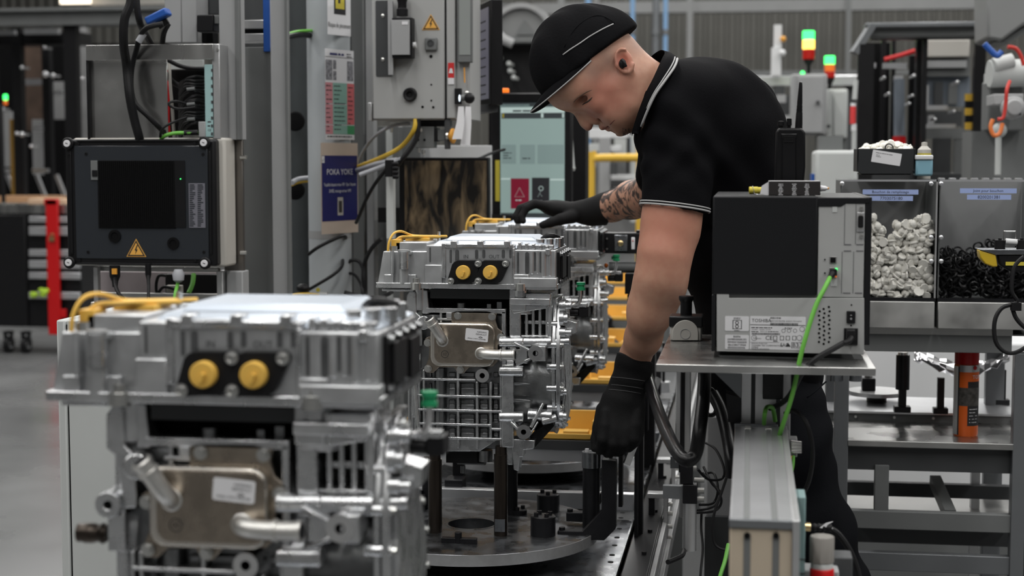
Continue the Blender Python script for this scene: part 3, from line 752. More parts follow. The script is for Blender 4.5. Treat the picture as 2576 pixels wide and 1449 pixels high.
def tower(T, px, py0, D, w, segs):
    """signal tower: segs = list of (name, material, py0, py1)"""
    for nm, k, a, b in segs:
        p0, p1 = PD(px, b, D), PD(px, a, D); r = w*D/4000.
        o = T.part(nm, MB().lathe((p0.x, p0.y, p0.z), Z3, [(0, r*.9), (.004, r), ((p1.z-p0.z)-.004, r), (p1.z-p0.z, r*.9)], 16), k)
defmat('glow_green', (.02, .6, .1), 0, .4, emit=(.05, 1.0, .16), es=2.6)
defmat('glow_amber', (.9, .5, .05), 0, .4, emit=(1.0, .62, .10), es=2.6)
defmat('glow_red_dim', (.35, .008, .006), 0, .35, emit=(1.0, .03, .01), es=.10)
defmat('glow_orange_dim', (.75, .16, .03), 0, .35, emit=(1.0, .22, .02), es=.25)
T2 = Thing('signal_tower', PD(14, 270, 11), 'tiny green and orange signal light at the far left edge', 'signal light', 'stack lights on the machines')
tower(T2, 14, 230, 11, 7, [('green_lens', 'glow_green', 238, 252), ('orange_lens', 'glow_orange_dim', 252, 264), ('stem', 'black_plastic', 264, 700)])
SD = 1.0
# ---- black tool trolley with a red lock bar
D = 11.0; O = PZ(60, 885, 0)
T = Thing('tool_trolley', (O.x, O.y, 0), 'black wheeled tool trolley with silver drawer handles and a red locking bar', 'tool trolley')
Yt = O.y - .1
mb = MB(); mb.bp(-60, 535, 204, 822, Yt, .5); T.part('body', mb, 'black_satin', bevel=.01)
mb = MB(); mb.bp(-70, 515, 210, 537, Yt-.02, .54); T.part('worktop', mb, 'stainless')
mb = MB(); mb.bp(-60, 540, 66, 820, Yt-.03, .03); T.part('side_panel', mb, 'black_satin', bevel=.008)
for y0, y1 in ((545, 560), (570, 592), (628, 645), (655, 675), (685, 702), (735, 752)):
    mb = MB(); mb.bp(68, y0-4, 202, y1+8, Yt-.015, .02); o = T.part('drawer', mb, 'black_satin')
    mb = MB(); mb.bp(72, y0, 200, y1, Yt-.045, .03); T.part('handle', mb, 'alu_bright', under=o, bevel=.004)
mb = MB(); mb.bp(118, 503, 148, 842, Yt-.08, .03); mb.bp(110, 500, 142, 516, Yt-.08, .06); mb.bp(134, 778, 164, 800, Yt-.07, .04); T.part('lock_bar', mb, 'red_paint', bevel=.004, label='red steel locking bar')
mb = MB(); c = PY(131, 600, Yt-.09); mb.box(c.x-.022, c.x+.022, c.y-.012, c.y+.012, c.z-.022, c.z+.014); mb.tube([c+Vector((-.012, 0, .012)), c+Vector((-.012, 0, .035)), c+Vector((.012, 0, .035)), c+Vector((.012, 0, .012))], .004); T.part('padlock', mb, 'brass')
for px, py in ((22, 868), (66, 872), (180, 868)):
    c = PY(px, py, Yt+.02); r = c.z if c.z > .03 else .05
    mb = MB(); mb.cyl((c.x-.02, c.y, .07), (c.x+.02, c.y, .07), .07, n=24); w = T.part('caster_wheel', mb, 'black_rubber')
    mb = MB(); mb.cyl((c.x-.024, c.y, .07), (c.x+.024, c.y, .07), .035, n=18); T.part('wheel_hub', mb, 'alu_profile', under=w)
    mb = MB(); mb.box(c.x-.03, c.x-.024, c.y-.03, c.y+.03, .06, .17); mb.box(c.x+.024, c.x+.03, c.y-.03, c.y+.03, .06, .17); mb.box(c.x-.03, c.x+.03, c.y-.04, c.y+.04, .16, .18); T.part('caster_fork', mb, 'steel_black', whole=True)
mb = MB(); c = PY(100, 742, Yt-.09)
random.seed(4)
for k in range(9): mb.ball(c + Vector((random.uniform(-.07, .06), random.uniform(-.02, .02), random.uniform(-.02, .05))), .03, .02, .02, 7, 5)
single('rag', mb, mat('lime_cloth', (.40, .62, .05), 0, .8), 'small lime green rag on a drawer handle of the trolley', 'rag')
mb = MB(); mb.bp(70, 500, 162, 514, Yt+.1, .2); single('cardboard_box', mb, mat('card', (.72, .50, .34), 0, .7), 'flat peach cardboard box lying on the tool trolley', 'box', bevel=.004)

# ---- far middle: grey round duct and blurred panels behind the monitor
T = Thing('round_duct_guard', PD(1310, 110, 12), 'big grey round-topped machine guard behind the crown of the cap', 'machine guard')
c = PD(1312, 92, 12)
half = lambda r, n=24: [c + Vector((r*math.cos(math.pi*k/n), 0, r*math.sin(math.pi*k/n))) for k in range(n+1)]
T.part('disc', MB().prism(half(.235), (0, .08, 0)), 'paint_mid')
T.part('outer_ring', MB().prism([p + Vector((0, -.05, 0)) for p in half(.25) + half(.212)[::-1]], (0, .1, 0)), 'paint_grey')
mb = MB(); mb.pp([(1297, 88), (1318, 50), (1345, 88)], c.y-.03, .02); T.part('gusset', mb, 'panel_grey')
mb = MB(); bpd(mb, 1200, 92, 1395, 106, 11.9, .2); T.part('base_beam', mb, 'panel_grey')
mb = MB(); bpd(mb, 1240, 8, 1300, 92, 12.1, .2); T.part('housing', mb, 'panel_grey')
mb = MB(); mb.tube([PD(1205, 20, 11.8), PD(1235, 60, 11.8), PD(1262, 95, 11.8), PD(1290, 110, 11.8)], .035); T.part('hose', mb, 'paint_grey')
mb = MB(); a = PD(1236, 300, 12.2); mb.box(a.x, a.x+.42, a.y, a.y+.4, 0, PD(1236, 100, 12.2).z); T.part('cabinet', mb, 'black_satin')
for px, py in ((1252, 142), (1280, 160), (1283, 178), (1232, 145), (1292, 195)):
    mb = MB(); q = PD(px, py, 11.9); mb.ball(q, .018); mb.beam(q, q + Vector((0, .2, 0)), .02, .02); T.part('fitting', mb, 'paint_pale')
T = Thing('white_panel_machine', PD(1315, 235, 13), 'pale beige and white machine panels seen left of the black cap', 'machine')
a = PD(1290, 300, 13)
for y0, y1, k in ((96, 150, 'bone_plastic'), (152, 180, 'white_paint'), (182, 222, 'paint_pale'), (222, 238, 'blue_pale'), (238, 330, 'paint_grey')):
    mb = MB(); bpd(mb, 1291, y0, 1400, y1, 13, .3); T.part('panel', mb, k)
mb = MB(); bpd(mb, 1291, 330, 1400, 900, 13, .3); T.part('base_cabinet', mb, 'paint_grey')
mb = MB(); bpd(mb, 1278, 92, 1291, 300, 12.9, .05); T.part('frame_post', mb, 'alu_frame')
# ---- behind the worker's chin: pale work tables and yellow rail
SD = 1.42
T = Thing('work_table_unit', PD(1540, 560, 8.6), 'pale blurred workbench unit behind the yellow rail', 'workbench')
a = PD(1505, 560, 8.8)
for r, k in (((1478, 322, 1585, 348), 'white_paint'), ((1480, 362, 1510, 382), 'paint_pale'), ((1528, 366, 1562, 382), 'white_paint'), ((1506, 345, 1535, 510), 'paint_grey'), ((1500, 400, 1620, 620), 'paint_grey'), ((1545, 348, 1580, 400), 'paint_pale'), ((1586, 300, 1640, 560), 'paint_pale'), ((1533, 452, 1592, 470), 'panel_dark'), ((1536, 440, 1600, 455), 'white_paint')):
    mb = MB(); bpd(mb, *r, 8.8 if r[2]-r[0] > 90 and r[3] > 500 else 8.5, .25); T.part('panel', mb, k, bevel=.006)
mb = MB(); a = PD(1500, 620, 8.9); mb.box(a.x, a.x+.55, a.y, a.y+.4, 0, a.z+.02); T.part('cabinet', mb, 'paint_grey')
mb = MB(); bpd(mb, 1534, 410, 1552, 440, 8.4, .05); T.part('dark_handle', mb, 'panel_dark')
mb = MB(); bpd(mb, 1576, 345, 1582, 436, 8.4, .05); T.part('dark_post', mb, 'black_satin')
O = PD(1487, 520, 7.6)
T = Thing('guard_rail', (O.x, O.y, 0), 'yellow tubular guard rail behind the worker', 'guard rail')
c = PD(1487, 397, 7.6); e = PD(1700, 397, 7.6)
T.part('rail_tube', MB().tube([(c.x, c.y, 0.02), (c.x, c.y, c.z-.08), (c.x+.02, c.y, c.z-.02), (c.x+.08, c.y, c.z), (e.x, c.y, c.z)], .027, n=14, sm=4), 'yellow_paint')
T.part('inner_post', MB().tube([(c.x+.29, c.y+.5, 0.02), (c.x+.29, c.y+.5, c.z+.12)], .02, n=12), 'yellow_paint')
T.part('foot_plate', MB().box(c.x-.06, c.x+.06, c.y-.06, c.y+.06, 0, .02), 'yellow_paint')
T = Thing('push_button_station', PD(1455, 505, 7.2), 'small red and white push button station beside the yellow rail', 'button')
c = PD(1452, 492, 7.2); T.part('red_button', MB().lathe(c, (0, -1, 0), [(0, .018), (.02, .022), (.03, .016), (.032, 0)], 16), 'red_paint')
c2 = PD(1466, 496, 7.2); T.part('white_button', MB().ball(c2, .02, .02, .013), 'white_paint')
mb = MB(); bpd(mb, 1435, 470, 1474, 540, 7.25, .05); T.part('station_box', mb, 'black_satin')
mb = MB(); a = PD(1450, 540, 7.3); mb.box(a.x-.02, a.x+.02, a.y, a.y+.04, 0, a.z+.1); T.part('station_post', mb, 'black_satin')

SD = 1.0
# ---- right background: cabinets with stack lights
def cabinet(px0, py0, px1, py1, D, k, lb, knob):
    a = PD((px0+px1)/2, py1, D); T = Thing('control_cabinet', (a.x, a.y, 0), lb, 'cabinet', 'grey control cabinets in the far hall')
    mb = MB(); bpd(mb, px0, py0, px1, py1, D, .3); T.part('body', mb, k, bevel=.01)
    mb = MB(); bpd(mb, px0+18, py0+6, px1-8, py1-6, D-.02, .02); dr = T.part('door', mb, k, bevel=.004)
    mb = MB(); c = PD(*knob, D-.03); mb.cyl(c, c+Vector((0, -.02, 0)), .012, n=12); T.part('lock', mb, 'panel_dark', under=dr)
    for px in (px0+12, px1-12):
        mb = MB(); q = PD(px, py1, D); mb.box(q.x-.03, q.x+.03, q.y+.05, q.y+.2, 0.0, q.z+.01); T.part('stand_leg', mb, 'panel_grey')
    return T
T = cabinet(1990, 186, 2080, 340, 9.6, 'paint_grey', 'taller grey control cabinet under the three-colour signal tower', (2057, 258))
T = cabinet(2080, 224, 2132, 348, 9.9, 'paint_pale', 'smaller pale control cabinet under the green and red signal light', (2084, 318))
T = Thing('signal_tower', PD(2034, 186, 9.7), 'signal tower glowing green over amber over red on the tall cabinet', 'signal light', 'stack lights on the machines')
tower(T, 2034, 75, 9.7, 15, [('green_lens', 'glow_green', 78, 101), ('amber_lens', 'glow_amber', 101, 124), ('red_lens', 'glow_red_dim', 124, 150)])
p = PD(2034, 186, 9.7); q = PD(2034, 150, 9.7); T.part('base_stem', MB().lathe(p, Z3, [(0, .012), (.05, .012), (q.z-p.z-.01, .03), (q.z-p.z, .034)], 14), 'black_plastic')
q = PD(2034, 78, 9.7); T.part('top_cap', MB().lathe(q, Z3, [(0, .034), (.008, .03), (.012, 0)], 14), 'black_plastic')
T = Thing('signal_tower', PD(2087, 225, 10), 'shorter signal light glowing green above orange and red', 'signal light', 'stack lights on the machines')
tower(T, 2087, 140, 10, 13, [('green_lens', 'glow_green', 141, 162), ('orange_lens', 'glow_orange_dim', 162, 180), ('red_lens', 'glow_red_dim', 180, 196)])
p = PD(2087, 226, 10); q = PD(2087, 196, 10); T.part('base_stem', MB().lathe(p, Z3, [(0, .012), (.03, .012), (q.z-p.z-.01, .028), (q.z-p.z, .03)], 14), 'black_plastic')
T = Thing('indicator_lamp', PD(2019, 186, 9.65), 'tiny round green lamp on top of the tall cabinet', 'lamp')
T.part('lens', MB().ball(PD(2019, 184, 9.65), .013), 'glow_green'); T.part('socket', MB().cyl(PD(2019, 192, 9.65), PD(2019, 186, 9.65), .012, n=12), 'panel_grey')
O = PD(2010, 200, 11.5)
T = Thing('aluminium_gantry', (O.x, O.y, 0), 'bright aluminium machine gantry beam behind the far cabinets', 'gantry')
mb = MB(); bpd(mb, 1800, 190, 2200, 216, 11.5, .12); T.part('crossbeam', mb, 'alu_bright', bevel=.006)
mb = MB(); bpd(mb, 1860, 222, 1975, 240, 11.6, .12); T.part('lower_rail', mb, 'alu_bright', bevel=.006)
for px in (1890, 2140, 1960):
    mb = MB(); a = PD(px, 216, 11.5); mb.box(a.x-.04, a.x+.04, a.y+.02, a.y+.12, 0, a.z); T.part('upright', mb, 'panel_dark')
mb = MB(); bpd(mb, 1880, 240, 1990, 420, 12, .1); T.part('back_panel', mb, 'panel_dark')
for px, py in ((1925, 262), (1965, 248), (1930, 300), (1975, 300), (1950, 340)):
    mb = MB(); bpd(mb, px-12, py-10, px+12, py+10, 11.4, .05); T.part('module', mb, 'paint_grey')
T = Thing('white_mast', PD(1950, 190, 11.4), 'white mast with a small yellow knob standing left of the signal tower', 'mast')
mb = MB(); bpd(mb, 1946, 62, 1966, 192, 11.4, .05); T.part('mast', mb, 'white_paint'); mb = MB(); bpd(mb, 1940, 120, 1963, 190, 11.39, .05); T.part('mast_sleeve', mb, 'white_paint')
T.part('yellow_knob', MB().ball(PD(1970, 98, 11.35), .022), 'knob_orange'); T.part('white_knob', MB().ball(PD(1968, 133, 11.35), .025), 'white_paint')
# black guarded machine on the right
O = PD(2310, 430, 8)
T = Thing('guarded_press_cell', (O.x, O.y, 0), 'tall black framed machine cell with grey roof beam, right background', 'machine')
D = 8.0
for px0, px1, dd in ((2156, 2196, 7.8), (2214, 2226, 8.6), (2302, 2316, 8.0), (2318, 2330, 7.9), (2448, 2476, 7.8), (2240, 2250, 8.8)):
    mb = MB(); a = PD(px0, 300, dd); b = PD(px1, 300, dd); mb.box(a.x, b.x, a.y, a.y+.07, 0, PD(px0, 100 if px0 != 2156 else 112, dd).z); T.part('frame_post', mb, 'black_satin')
mb = MB(); bpd(mb, 2186, 66, 2482, 93, 7.8, .10); T.part('roof_beam', mb, 'panel_grey', bevel=.01)
mb = MB(); bpd(mb, 2178, 55, 2482, 68, 7.75, .16); T.part('roof_edge', mb, 'alu_frame', bevel=.006)
mb = MB(); mb.beam(PD(2148, 134, 7.8), PD(2192, 66, 7.8), .06, .03); T.part('roof_slope', mb, 'alu_frame')
mb = MB(); bpd(mb, 2190, 90, 2470, 99, 7.9, .05); T.part('roof_frame', mb, 'black_satin')
mb = MB(); bpd(mb, 2160, 108, 2236, 470, 8.75, .03); T.part('dark_panel', mb, 'black_matte')
mb = MB(); bpd(mb, 2286, 140, 2318, 470, 8.3, .05); T.part('dark_panel', mb, 'black_matte')
mb = MB(); bpd(mb, 2322, 99, 2440, 144, 8.3, .2); T.part('white_box', mb, 'bone_plastic', bevel=.008)
mb = MB(); bpd(mb, 2316, 144, 2440, 192, 8.35, .2); T.part('grey_panel', mb, 'panel_grey')
mb = MB(); bpd(mb, 2322, 152, 2432, 170, 8.32, .05); T.part('slide_bar', mb, 'paint_grey')
defmat('glass_blue', (.20, .23, .27), .1, .15)
mb = MB(); bpd(mb, 2316, 192, 2440, 268, 8.4, .03); T.part('glass_panel', mb, 'glass_blue')
mb = MB(); bpd(mb, 2316, 280, 2420, 318, 8.4, .03); T.part('inner_panel', mb, 'panel_dark')
for r in ((2320, 265, 2384, 276), (2316, 312, 2405, 322), (2222, 158, 2282, 172), (2250, 190, 2272, 204), (2316, 214, 2336, 264), (2184, 158, 2204, 170), (2336, 290, 2350, 312)):
    mb = MB(); bpd(mb, *r, 8.2, .06); T.part('guide_bar', mb, 'alu_bright')
for r in ((2350, 206, 2372, 264), (2386, 210, 2408, 262), (2346, 348, 2392, 450), (2400, 340, 2440, 450), (2316, 324, 2440, 350)):
    mb = MB(); bpd(mb, *r, 8.38, .04); T.part('inner_unit', mb, 'panel_dark' if r[0] in (2346, 2350) else 'panel_grey')
mb = MB(); mb.cyl(PD(2262, 345, 8.2), PD(2262, 200, 8.2), .028, n=18); T.part('clear_tube', mb, 'glass_blue')
mb = MB(); mb.cyl(PD(2262, 364, 8.2), PD(2262, 344, 8.2), .034, n=18); T.part('red_collar', mb, 'red_paint')
mb = MB(); mb.tube([PD(2225, 150, 8.3), PD(2270, 138, 8.3), PD(2320, 122, 8.3)], .012); T.part('red_hose', mb, 'red_paint')
for k in range(5):
    mb = MB(); bpd(mb, 2428, 236+k*18, 2446, 254+k*18, 7.85, .02); T.part('hazard_block', mb, 'yellow_paint' if k % 2 == 0 else 'black_satin')
for px, py, s in ((2195, 165, 12), (2185, 200, 7), (2225, 195, 8), (2300, 190, 10), (2296, 240, 8), (2408, 207, 10), (2352, 300, 8), (2236, 236, 9), (2400, 280, 8), (2288, 260, 7)):
    mb = MB(); q = PD(px, py, 7.9); mb.ball(q, s*.001, n=8, m=6); mb.beam(q, q+Vector((0, .2, 0)), .012, .012); T.part('bright_fitting', mb, 'alu_bright')
mb = MB(); a = PD(2330, 452, 8.1); mb.box(PD(2160, 450, 8.1).x, PD(2470, 450, 8.1).x, a.y, a.y+.5, 0, a.z+.03); T.part('machine_base', mb, 'panel_dark')
T = Thing('marker_pole', PD(2148, 330, 7.6), 'slim red and white marker pole at the left of the black machine cell', 'pole')
T.part('white_end', MB().cyl(PD(2148, 330, 7.6), PD(2148, 312, 7.6), .013, n=12), 'white_paint'); T.part('red_section', MB().cyl(PD(2145, 312, 7.6), PD(2146, 268, 7.6), .014, n=12), mat('marker_red', (.75, .06, .06), 0, .4)); T.part('white_tip', MB().cyl(PD(2146, 268, 7.6), PD(2147, 260, 7.6), .013, n=12), 'white_paint')
T.part('lower_pole', MB().cyl((PD(2150, 450, 7.6).x, PD(2150, 450, 7.6).y, 0), PD(2149, 330, 7.6), .012, n=12), 'paint_pale')
T.part('upper_pole', MB().cyl(PD(2150, 250, 7.6), PD(2153, 202, 7.6), .012, n=12), 'paint_pale')
# welding robot at the right edge
SD = .86
O = PD(2550, 360, 7.4)
T = Thing('robot_arm', (O.x, O.y, 0), 'white industrial robot wrist with red and orange cables at the right edge', 'robot')
mb = MB(); mb.cyl(PD(2488, 186, 7.4), PD(2620, 182, 7.4), .055, n=24); mb.cyl(PD(2500, 165, 7.35), PD(2548, 152, 7.35), .030, n=20); bpd(mb, 2484, 182, 2580, 210, 7.42, .1); T.part('wrist', mb, 'paint_pale', bevel=.003)
mb = MB(); mb.lathe(PD(2545, 272, 7.2), (0, -1, 0), [(0, .045), (.05, .045), (.06, .03), (.08, .03), (.082, 0)], 22); bpd(mb, 2500, 236, 2575, 264, 7.2, .2); T.part('joint_housing', mb, 'paint_grey', bevel=.004)
mb = MB(); bpd(mb, 2486, 200, 2576, 330, 7.5, .2); T.part('forearm', mb, 'panel_grey', bevel=.01)
mb = MB(); mb.cyl(PD(2553, 290, 7.15), PD(2553, 262, 7.15), .025, n=14); T.part('gripper_motor', mb, 'black_satin')
mb = MB(); mb.cyl(PD(2510, 440, 7.4), PD(2512, 330, 7.4), .012, n=12); mb.ball(PD(2514, 328, 7.4), .03); T.part('pneumatic_rod', mb, 'paint_pale')
T.part('red_cable', tubeD([(2540, 205, 7.05), (2533, 225, 7.0), (2530, 260, 7.0), (2524, 295, 7.0), (2510, 300, 7.0)], .007), mat('cable_red', (.55, .04, .03), 0, .45))
T.part('orange_cable', tubeD([(2498, 300, 7.0), (2492, 320, 7.0), (2500, 340, 7.0), (2515, 335, 7.0), (2522, 310, 7.0)], .008), mat('cable_orange', (.75, .20, .05), 0, .45))
T.part('blue_cable', tubeD([(2476, 110, 7.2), (2490, 125, 7.2), (2508, 140, 7.2), (2520, 130, 7.2)], .012), 'blue_paint')
T.part('red_cable', tubeD([(2535, 118, 7.2), (2555, 122, 7.2), (2568, 140, 7.2), (2576, 165, 7.2)], .008), MATS['cable_red'])
mb = MB(); a = PD(2540, 330, 7.6); mb.box(a.x-.15, a.x+.25, a.y, a.y+.3, 0, a.z); T.part('pedestal', mb, 'panel_grey')
SD = 1.0
mb = MB(); mb.pp([(2482, -40), (2640, -40), (2640, 30), (2576, 62), (2520, 103), (2484, 96)], PD(2530, 50, 6.8).y, .4)
T = Thing('overhead_cabinet', PD(2540, 100, 6.8), 'big plain grey overhead cabinet in the top right corner', 'cabinet'); T.part('casing', mb, 'paint_mid', bevel=.012)
mb = MB(); mb.pp([(2500, 106), (2524, 102), (2600, 52), (2600, 70), (2540, 108)], PD(2530, 50, 6.8).y+.05, .35); T.part('underside_cover', mb, 'panel_grey')
mb = MB(); a = PD(2560, -40, 6.9); mb.box(a.x, a.x+.1, a.y+.1, a.y+.2, a.z-.05, 8.5); T.part('hanger', mb, 'panel_grey')
# grey box and tubs in front of it
O = PD(2100, 470, 6.5); T = Thing('plastic_cabinet', (O.x, O.y, 0), 'plain pale grey plastic cabinet between the radio and the black bin', 'cabinet')
mb = MB(); bpd(mb, 2050, 378, 2158, 560, 6.5, .4); T.part('body', mb, 'paint_pale', bevel=.015); mb = MB(); bpd(mb, 2042, 438, 2052, 560, 6.55, .2); T.part('blue_edge', mb, 'blue_paint')
mb = MB(); bpd(mb, 2060, 342, 2120, 378, 6.7, .2); T.part('upper_frame', mb, 'panel_grey'); mb = MB(); a = PD(2050, 560, 6.5); b = PD(2158, 560, 6.5); mb.box(a.x, b.x, a.y, a.y+.4, 0, a.z+.01); T.part('plinth', mb, 'panel_grey')
# ------------------------------------------------------------------ the assembly line: turntable pallets, rail, trays
PITCH_Y = D3.y
XR = PZ(1592, 1320, .64).x
XL = DISC.x - .36
def build_pallet():
    c = DISC
    T = Thing('turntable_pallet', (c.x, c.y, .60), 'round steel turntable with black clamping posts under the sharp motor', 'turntable', 'turntable pallets along the line')
    z = PLATE_Z
    mb = MB(); mb.box(XL, XR, c.y-.40, c.y+.40, .60, .635); T.part('base_plate', mb, 'plate_steel', bevel=.002)
    for k, (px, py) in enumerate(((1566, 1290), (1562, 1303), (1558, 1330), (1552, 1352), (1546, 1372), (1540, 1396), (1536, 1414), (1572, 1276))):
        q = PZ(px, py, .6352); T.part('plate_hole', MB().cyl(q, q+Vector((0, 0, .0008)), .007, n=14), 'black_matte')
    c = PZ(1186, 1318, PLATE_Z)
    mb = MB(); mb.hollow((c.x, c.y, z-.027), Z3, [(0, .063), (0, .310), (.001, .312), (.026, .312), (.027, .311), (.027, .063), (0, .063)], 72)
    d = T.part('disc', mb, 'plate_steel', sharp=30)
    mb = MB(); mb.hollow((c.x, c.y, z-.0265), Z3, [(0, .3115), (0, .3135), (.026, .3135), (.026, .3115), (0, .3115)], 72); T.part('disc_rim', mb, 'plate_rim', under=d, sharp=30)
    mb = MB(); mb.hollow((c.x, c.y, z-.03), Z3, [(0, .058), (0, .0635), (.031, .0635), (.031, .058), (0, .058)], 40); T.part('bore_ring', mb, 'plate_steel', under=d, sharp=30)
    mb = MB(); mb.cyl((c.x, c.y, .635), (c.x, c.y, z-.027), .15, n=36); T.part('pivot', mb, 'steel_black')
    def post(px, py, r, top, k, flat=False, nm='support_post'):
        q = PZ(px, py, z); zt = PY(px, top, q.y).z
        o = T.part(nm, MB().lathe((q.x, q.y, z), Z3, [(0, r), (zt-z-.02, r), (zt-z-.019, r*.82), (zt-z, r*.8), (zt-z+.0005, 0)], 22), k)
        return q, zt
    post(1095, 1338, .0165, 1136, 'burnished'); post(1260, 1346, .0165, 1122, 'burnished')
    post(1286, 1292, .0165, 1150, 'steel_black'); post(1078, 1278, .0165, 1150, 'steel_black')
    q = PZ(1260, 1346, z); T.part('post_flat', MB().box(q.x-.012, q.x+.012, q.y-.0175, q.y-.012, z+.012, z+.042), 'plate_steel')
    def drum(px, py, r, h, n=3):
        q = PZ(px, py, z); o = T.part('clamp_drum', MB().lathe((q.x, q.y, z), Z3, [(0, r), (h-.002, r), (h, r-.002), (h+.0003, 0)], 28), 'steel_black')
        for k in range(n):
            a = 2*math.pi*k/n + .6; p = Vector((q.x+.62*r*math.cos(a), q.y+.62*r*math.sin(a), z+h))
            T.part('cap_screw', MB().lathe(p, Z3, [(0, .0055), (.008, .0055), (.0082, .003), (.005, .003), (.005, 0)], 12), 'steel_black', under=o)
    drum(1366, 1346, .030, .048, 4); drum(1379, 1286, .029, .046, 3); drum(1042, 1282, .030, .040, 3); drum(1302, 1292, .024, .012, 3)
    q = PZ(1155, 1366, z); mb = MB(); mb.box(q.x-.042, q.x+.042, q.y-.006, q.y+.012, z, z+.012); mb.cyl((q.x-.002, q.y, z), (q.x-.002, q.y, z+.026), .0085, n=14); T.part('index_key', mb, 'steel_black', bevel=.001)
    q = PZ(1150, 1220, z); mb = MB(); mb.box(q.x-.03, q.x+.02, q.y-.03, q.y+.03, .635, z+.02); T.part('stop_block', mb, 'steel_black', bevel=.002)
    # angled clamp bracket and locating pin on the right
    q = PZ(1442, 1345, z); Yb = q.y; b = MB()
    b.pp([(1402,1336),(1402,1356),(1520,1360),(1549,1330),(1550,1160),(1513,1156),(1513,1285),(1465,1336)], Yb, .03)
    T.part('clamp_bracket', b, 'steel_black', bevel=.002)
    b = MB(); b.pp([(1424,1290),(1424,1312),(1470,1314),(1512,1266),(1512,1240),(1466,1290)], Yb+.10, .03); T.part('clamp_bracket', b, 'steel_black', bevel=.002)
    for px, py, yy in ((1414, 1338, Yb+.015), (1434, 1292, Yb+.115)):
        p = PY(px, py, yy); T.part('cap_screw', MB().cyl(p, p+Vector((0, 0, .012)), .0075, n=12), 'steel_black')
    p = PY(1487, 1290, Yb+.06); zt = PY(1487, 1136, Yb+.06).z
    T.part('locating_pin', MB().lathe((p.x, p.y, z), Z3, [(0, .021), (zt-z-.04, .021), (zt-z-.039, .0225), (zt-z, .0225), (zt-z+.0005, .0)], 26), 'steel_black')
    T.part('pin_head', MB().lathe((p.x, p.y, zt-.038), Z3, [(0, .0231), (.038, .0231), (.0385, .0)], 26), 'plate_steel')
    T.part('pin_tip', MB().lathe((p.x-.010, p.y-.006, zt), Z3, [(0, .006), (.008, .005), (.009, 0)], 10), 'label_white')
    b = MB(); b.bp(1531, 1122, 1540, 1156, Yb+.05, .03); b.bp(1556, 1122, 1566, 1276, Yb+.05, .03); b.bp(1531, 1122, 1566, 1134, Yb+.05, .03); T.part('sensor_yoke', b, 'steel_black', bevel=.001)
    b = MB(); b.bp(1542, 1121, 1556, 1134, Yb+.035, .02); T.part('sensor_nut', b, 'zinc', bevel=.001)
    b = MB(); b.beam(PY(1600, 1105, Yb+.07), PY(1576, 1168, Yb+.05), .006, .02); T.part('glass_lever', b, 'machined')
    c = DISC
    # rear beam that carries the yellow tray
    yb = c.y + .42
    b = MB(); b.box(XL+.02, XR-.005, yb, yb+.03, .655, .70); T.part('rear_beam', b, 'alu_bright', bevel=.001)
    b = MB(); b.box(XL+.02, XR-.06, yb+.10, yb+.13, .765, .798); T.part('tray_beam', b, 'alu_bright', bevel=.001)
    b = MB(); b.box(XL+.05, XR-.085, yb+.095, yb+.26, .798, .825); T.part('tray_rest', b, 'panel_dark', bevel=.001)
    for x in (XL+.03, XL+.2): b = MB(); b.box(x, x+.03, yb+.13, yb+.16, .60, .80); T.part('tray_leg', b, 'steel_black')
    b = MB(); b.box(XL+.05, XR-.1, yb+.03, yb+.17, .60, .66); T.part('link_plate', b, 'panel_dark')
    return T
PAL = build_pallet()
Yb = PZ(1442, 1345, PLATE_Z).y
T = Thing('clamp_arm', PY(1606, 1130, Yb+.2), 'tall flat black clamp arm right behind the reaching glove', 'clamp arm')
q = PY(1608, 900, Yb+.18); T.part('slab', MB().box(PY(1597, 1000, Yb+.16).x, PY(1606, 1000, Yb+.16).x, Yb+.16, Yb+.2, .635, PY(1600, 975, Yb+.16).z), 'steel_black', bevel=.001); T.part('rear_slab', MB().box(PY(1606, 1000, Yb+.2).x, PY(1619, 1000, Yb+.2).x, Yb+.2, Yb+.24, .635, PY(1610, 940, Yb+.2).z), 'steel_black', bevel=.001)
yb = DISC.y + .42
def build_tray():
    x0, x1 = XL+.07, PD(1503, 1080, 4.45).x; y0, y1 = yb+.10, yb+.25; z0 = .825
    T = Thing('yellow_tray', ((x0+x1)/2, (y0+y1)/2, z0), 'yellow plastic tray just behind the sharp motor, near the working glove', 'tray', 'yellow trays between the motors')
    b = MB(); b.box(x0, x1, y0, y1, z0, z0+.006); b.box(x0, x1, y1-.008, y1, z0, z0+.062); b.box(x0, x0+.008, y0, y1, z0, z0+.05); b.box(x1-.008, x1, y0, y1, z0, z0+.055); b.box(x0, x1, y0, y0+.006, z0, z0+.018)
    T.part('shell', b, 'tray_yellow', bevel=.002)
    b = MB(); b.box(x1-.17, x1-.12, y0+.03, y0+.09, z0+.006, z0+.036); T.part('divider', b, 'tray_yellow', bevel=.002)
    b = MB(); b.box(x1-.09, x1-.02, y0+.01, y0+.05, z0+.006, z0+.024); T.part('divider', b, 'tray_yellow', bevel=.002)
    return T
TRAY = build_tray()
index_kids()
copy_tree(PAL.o, loc=PAL.loc + Vector((D1.x, D1.y, 0)), label='turntable pallet under the large blurred motor in front')
def ordn(k): return ('second', 'third', 'fourth', 'fifth', 'sixth')[k]
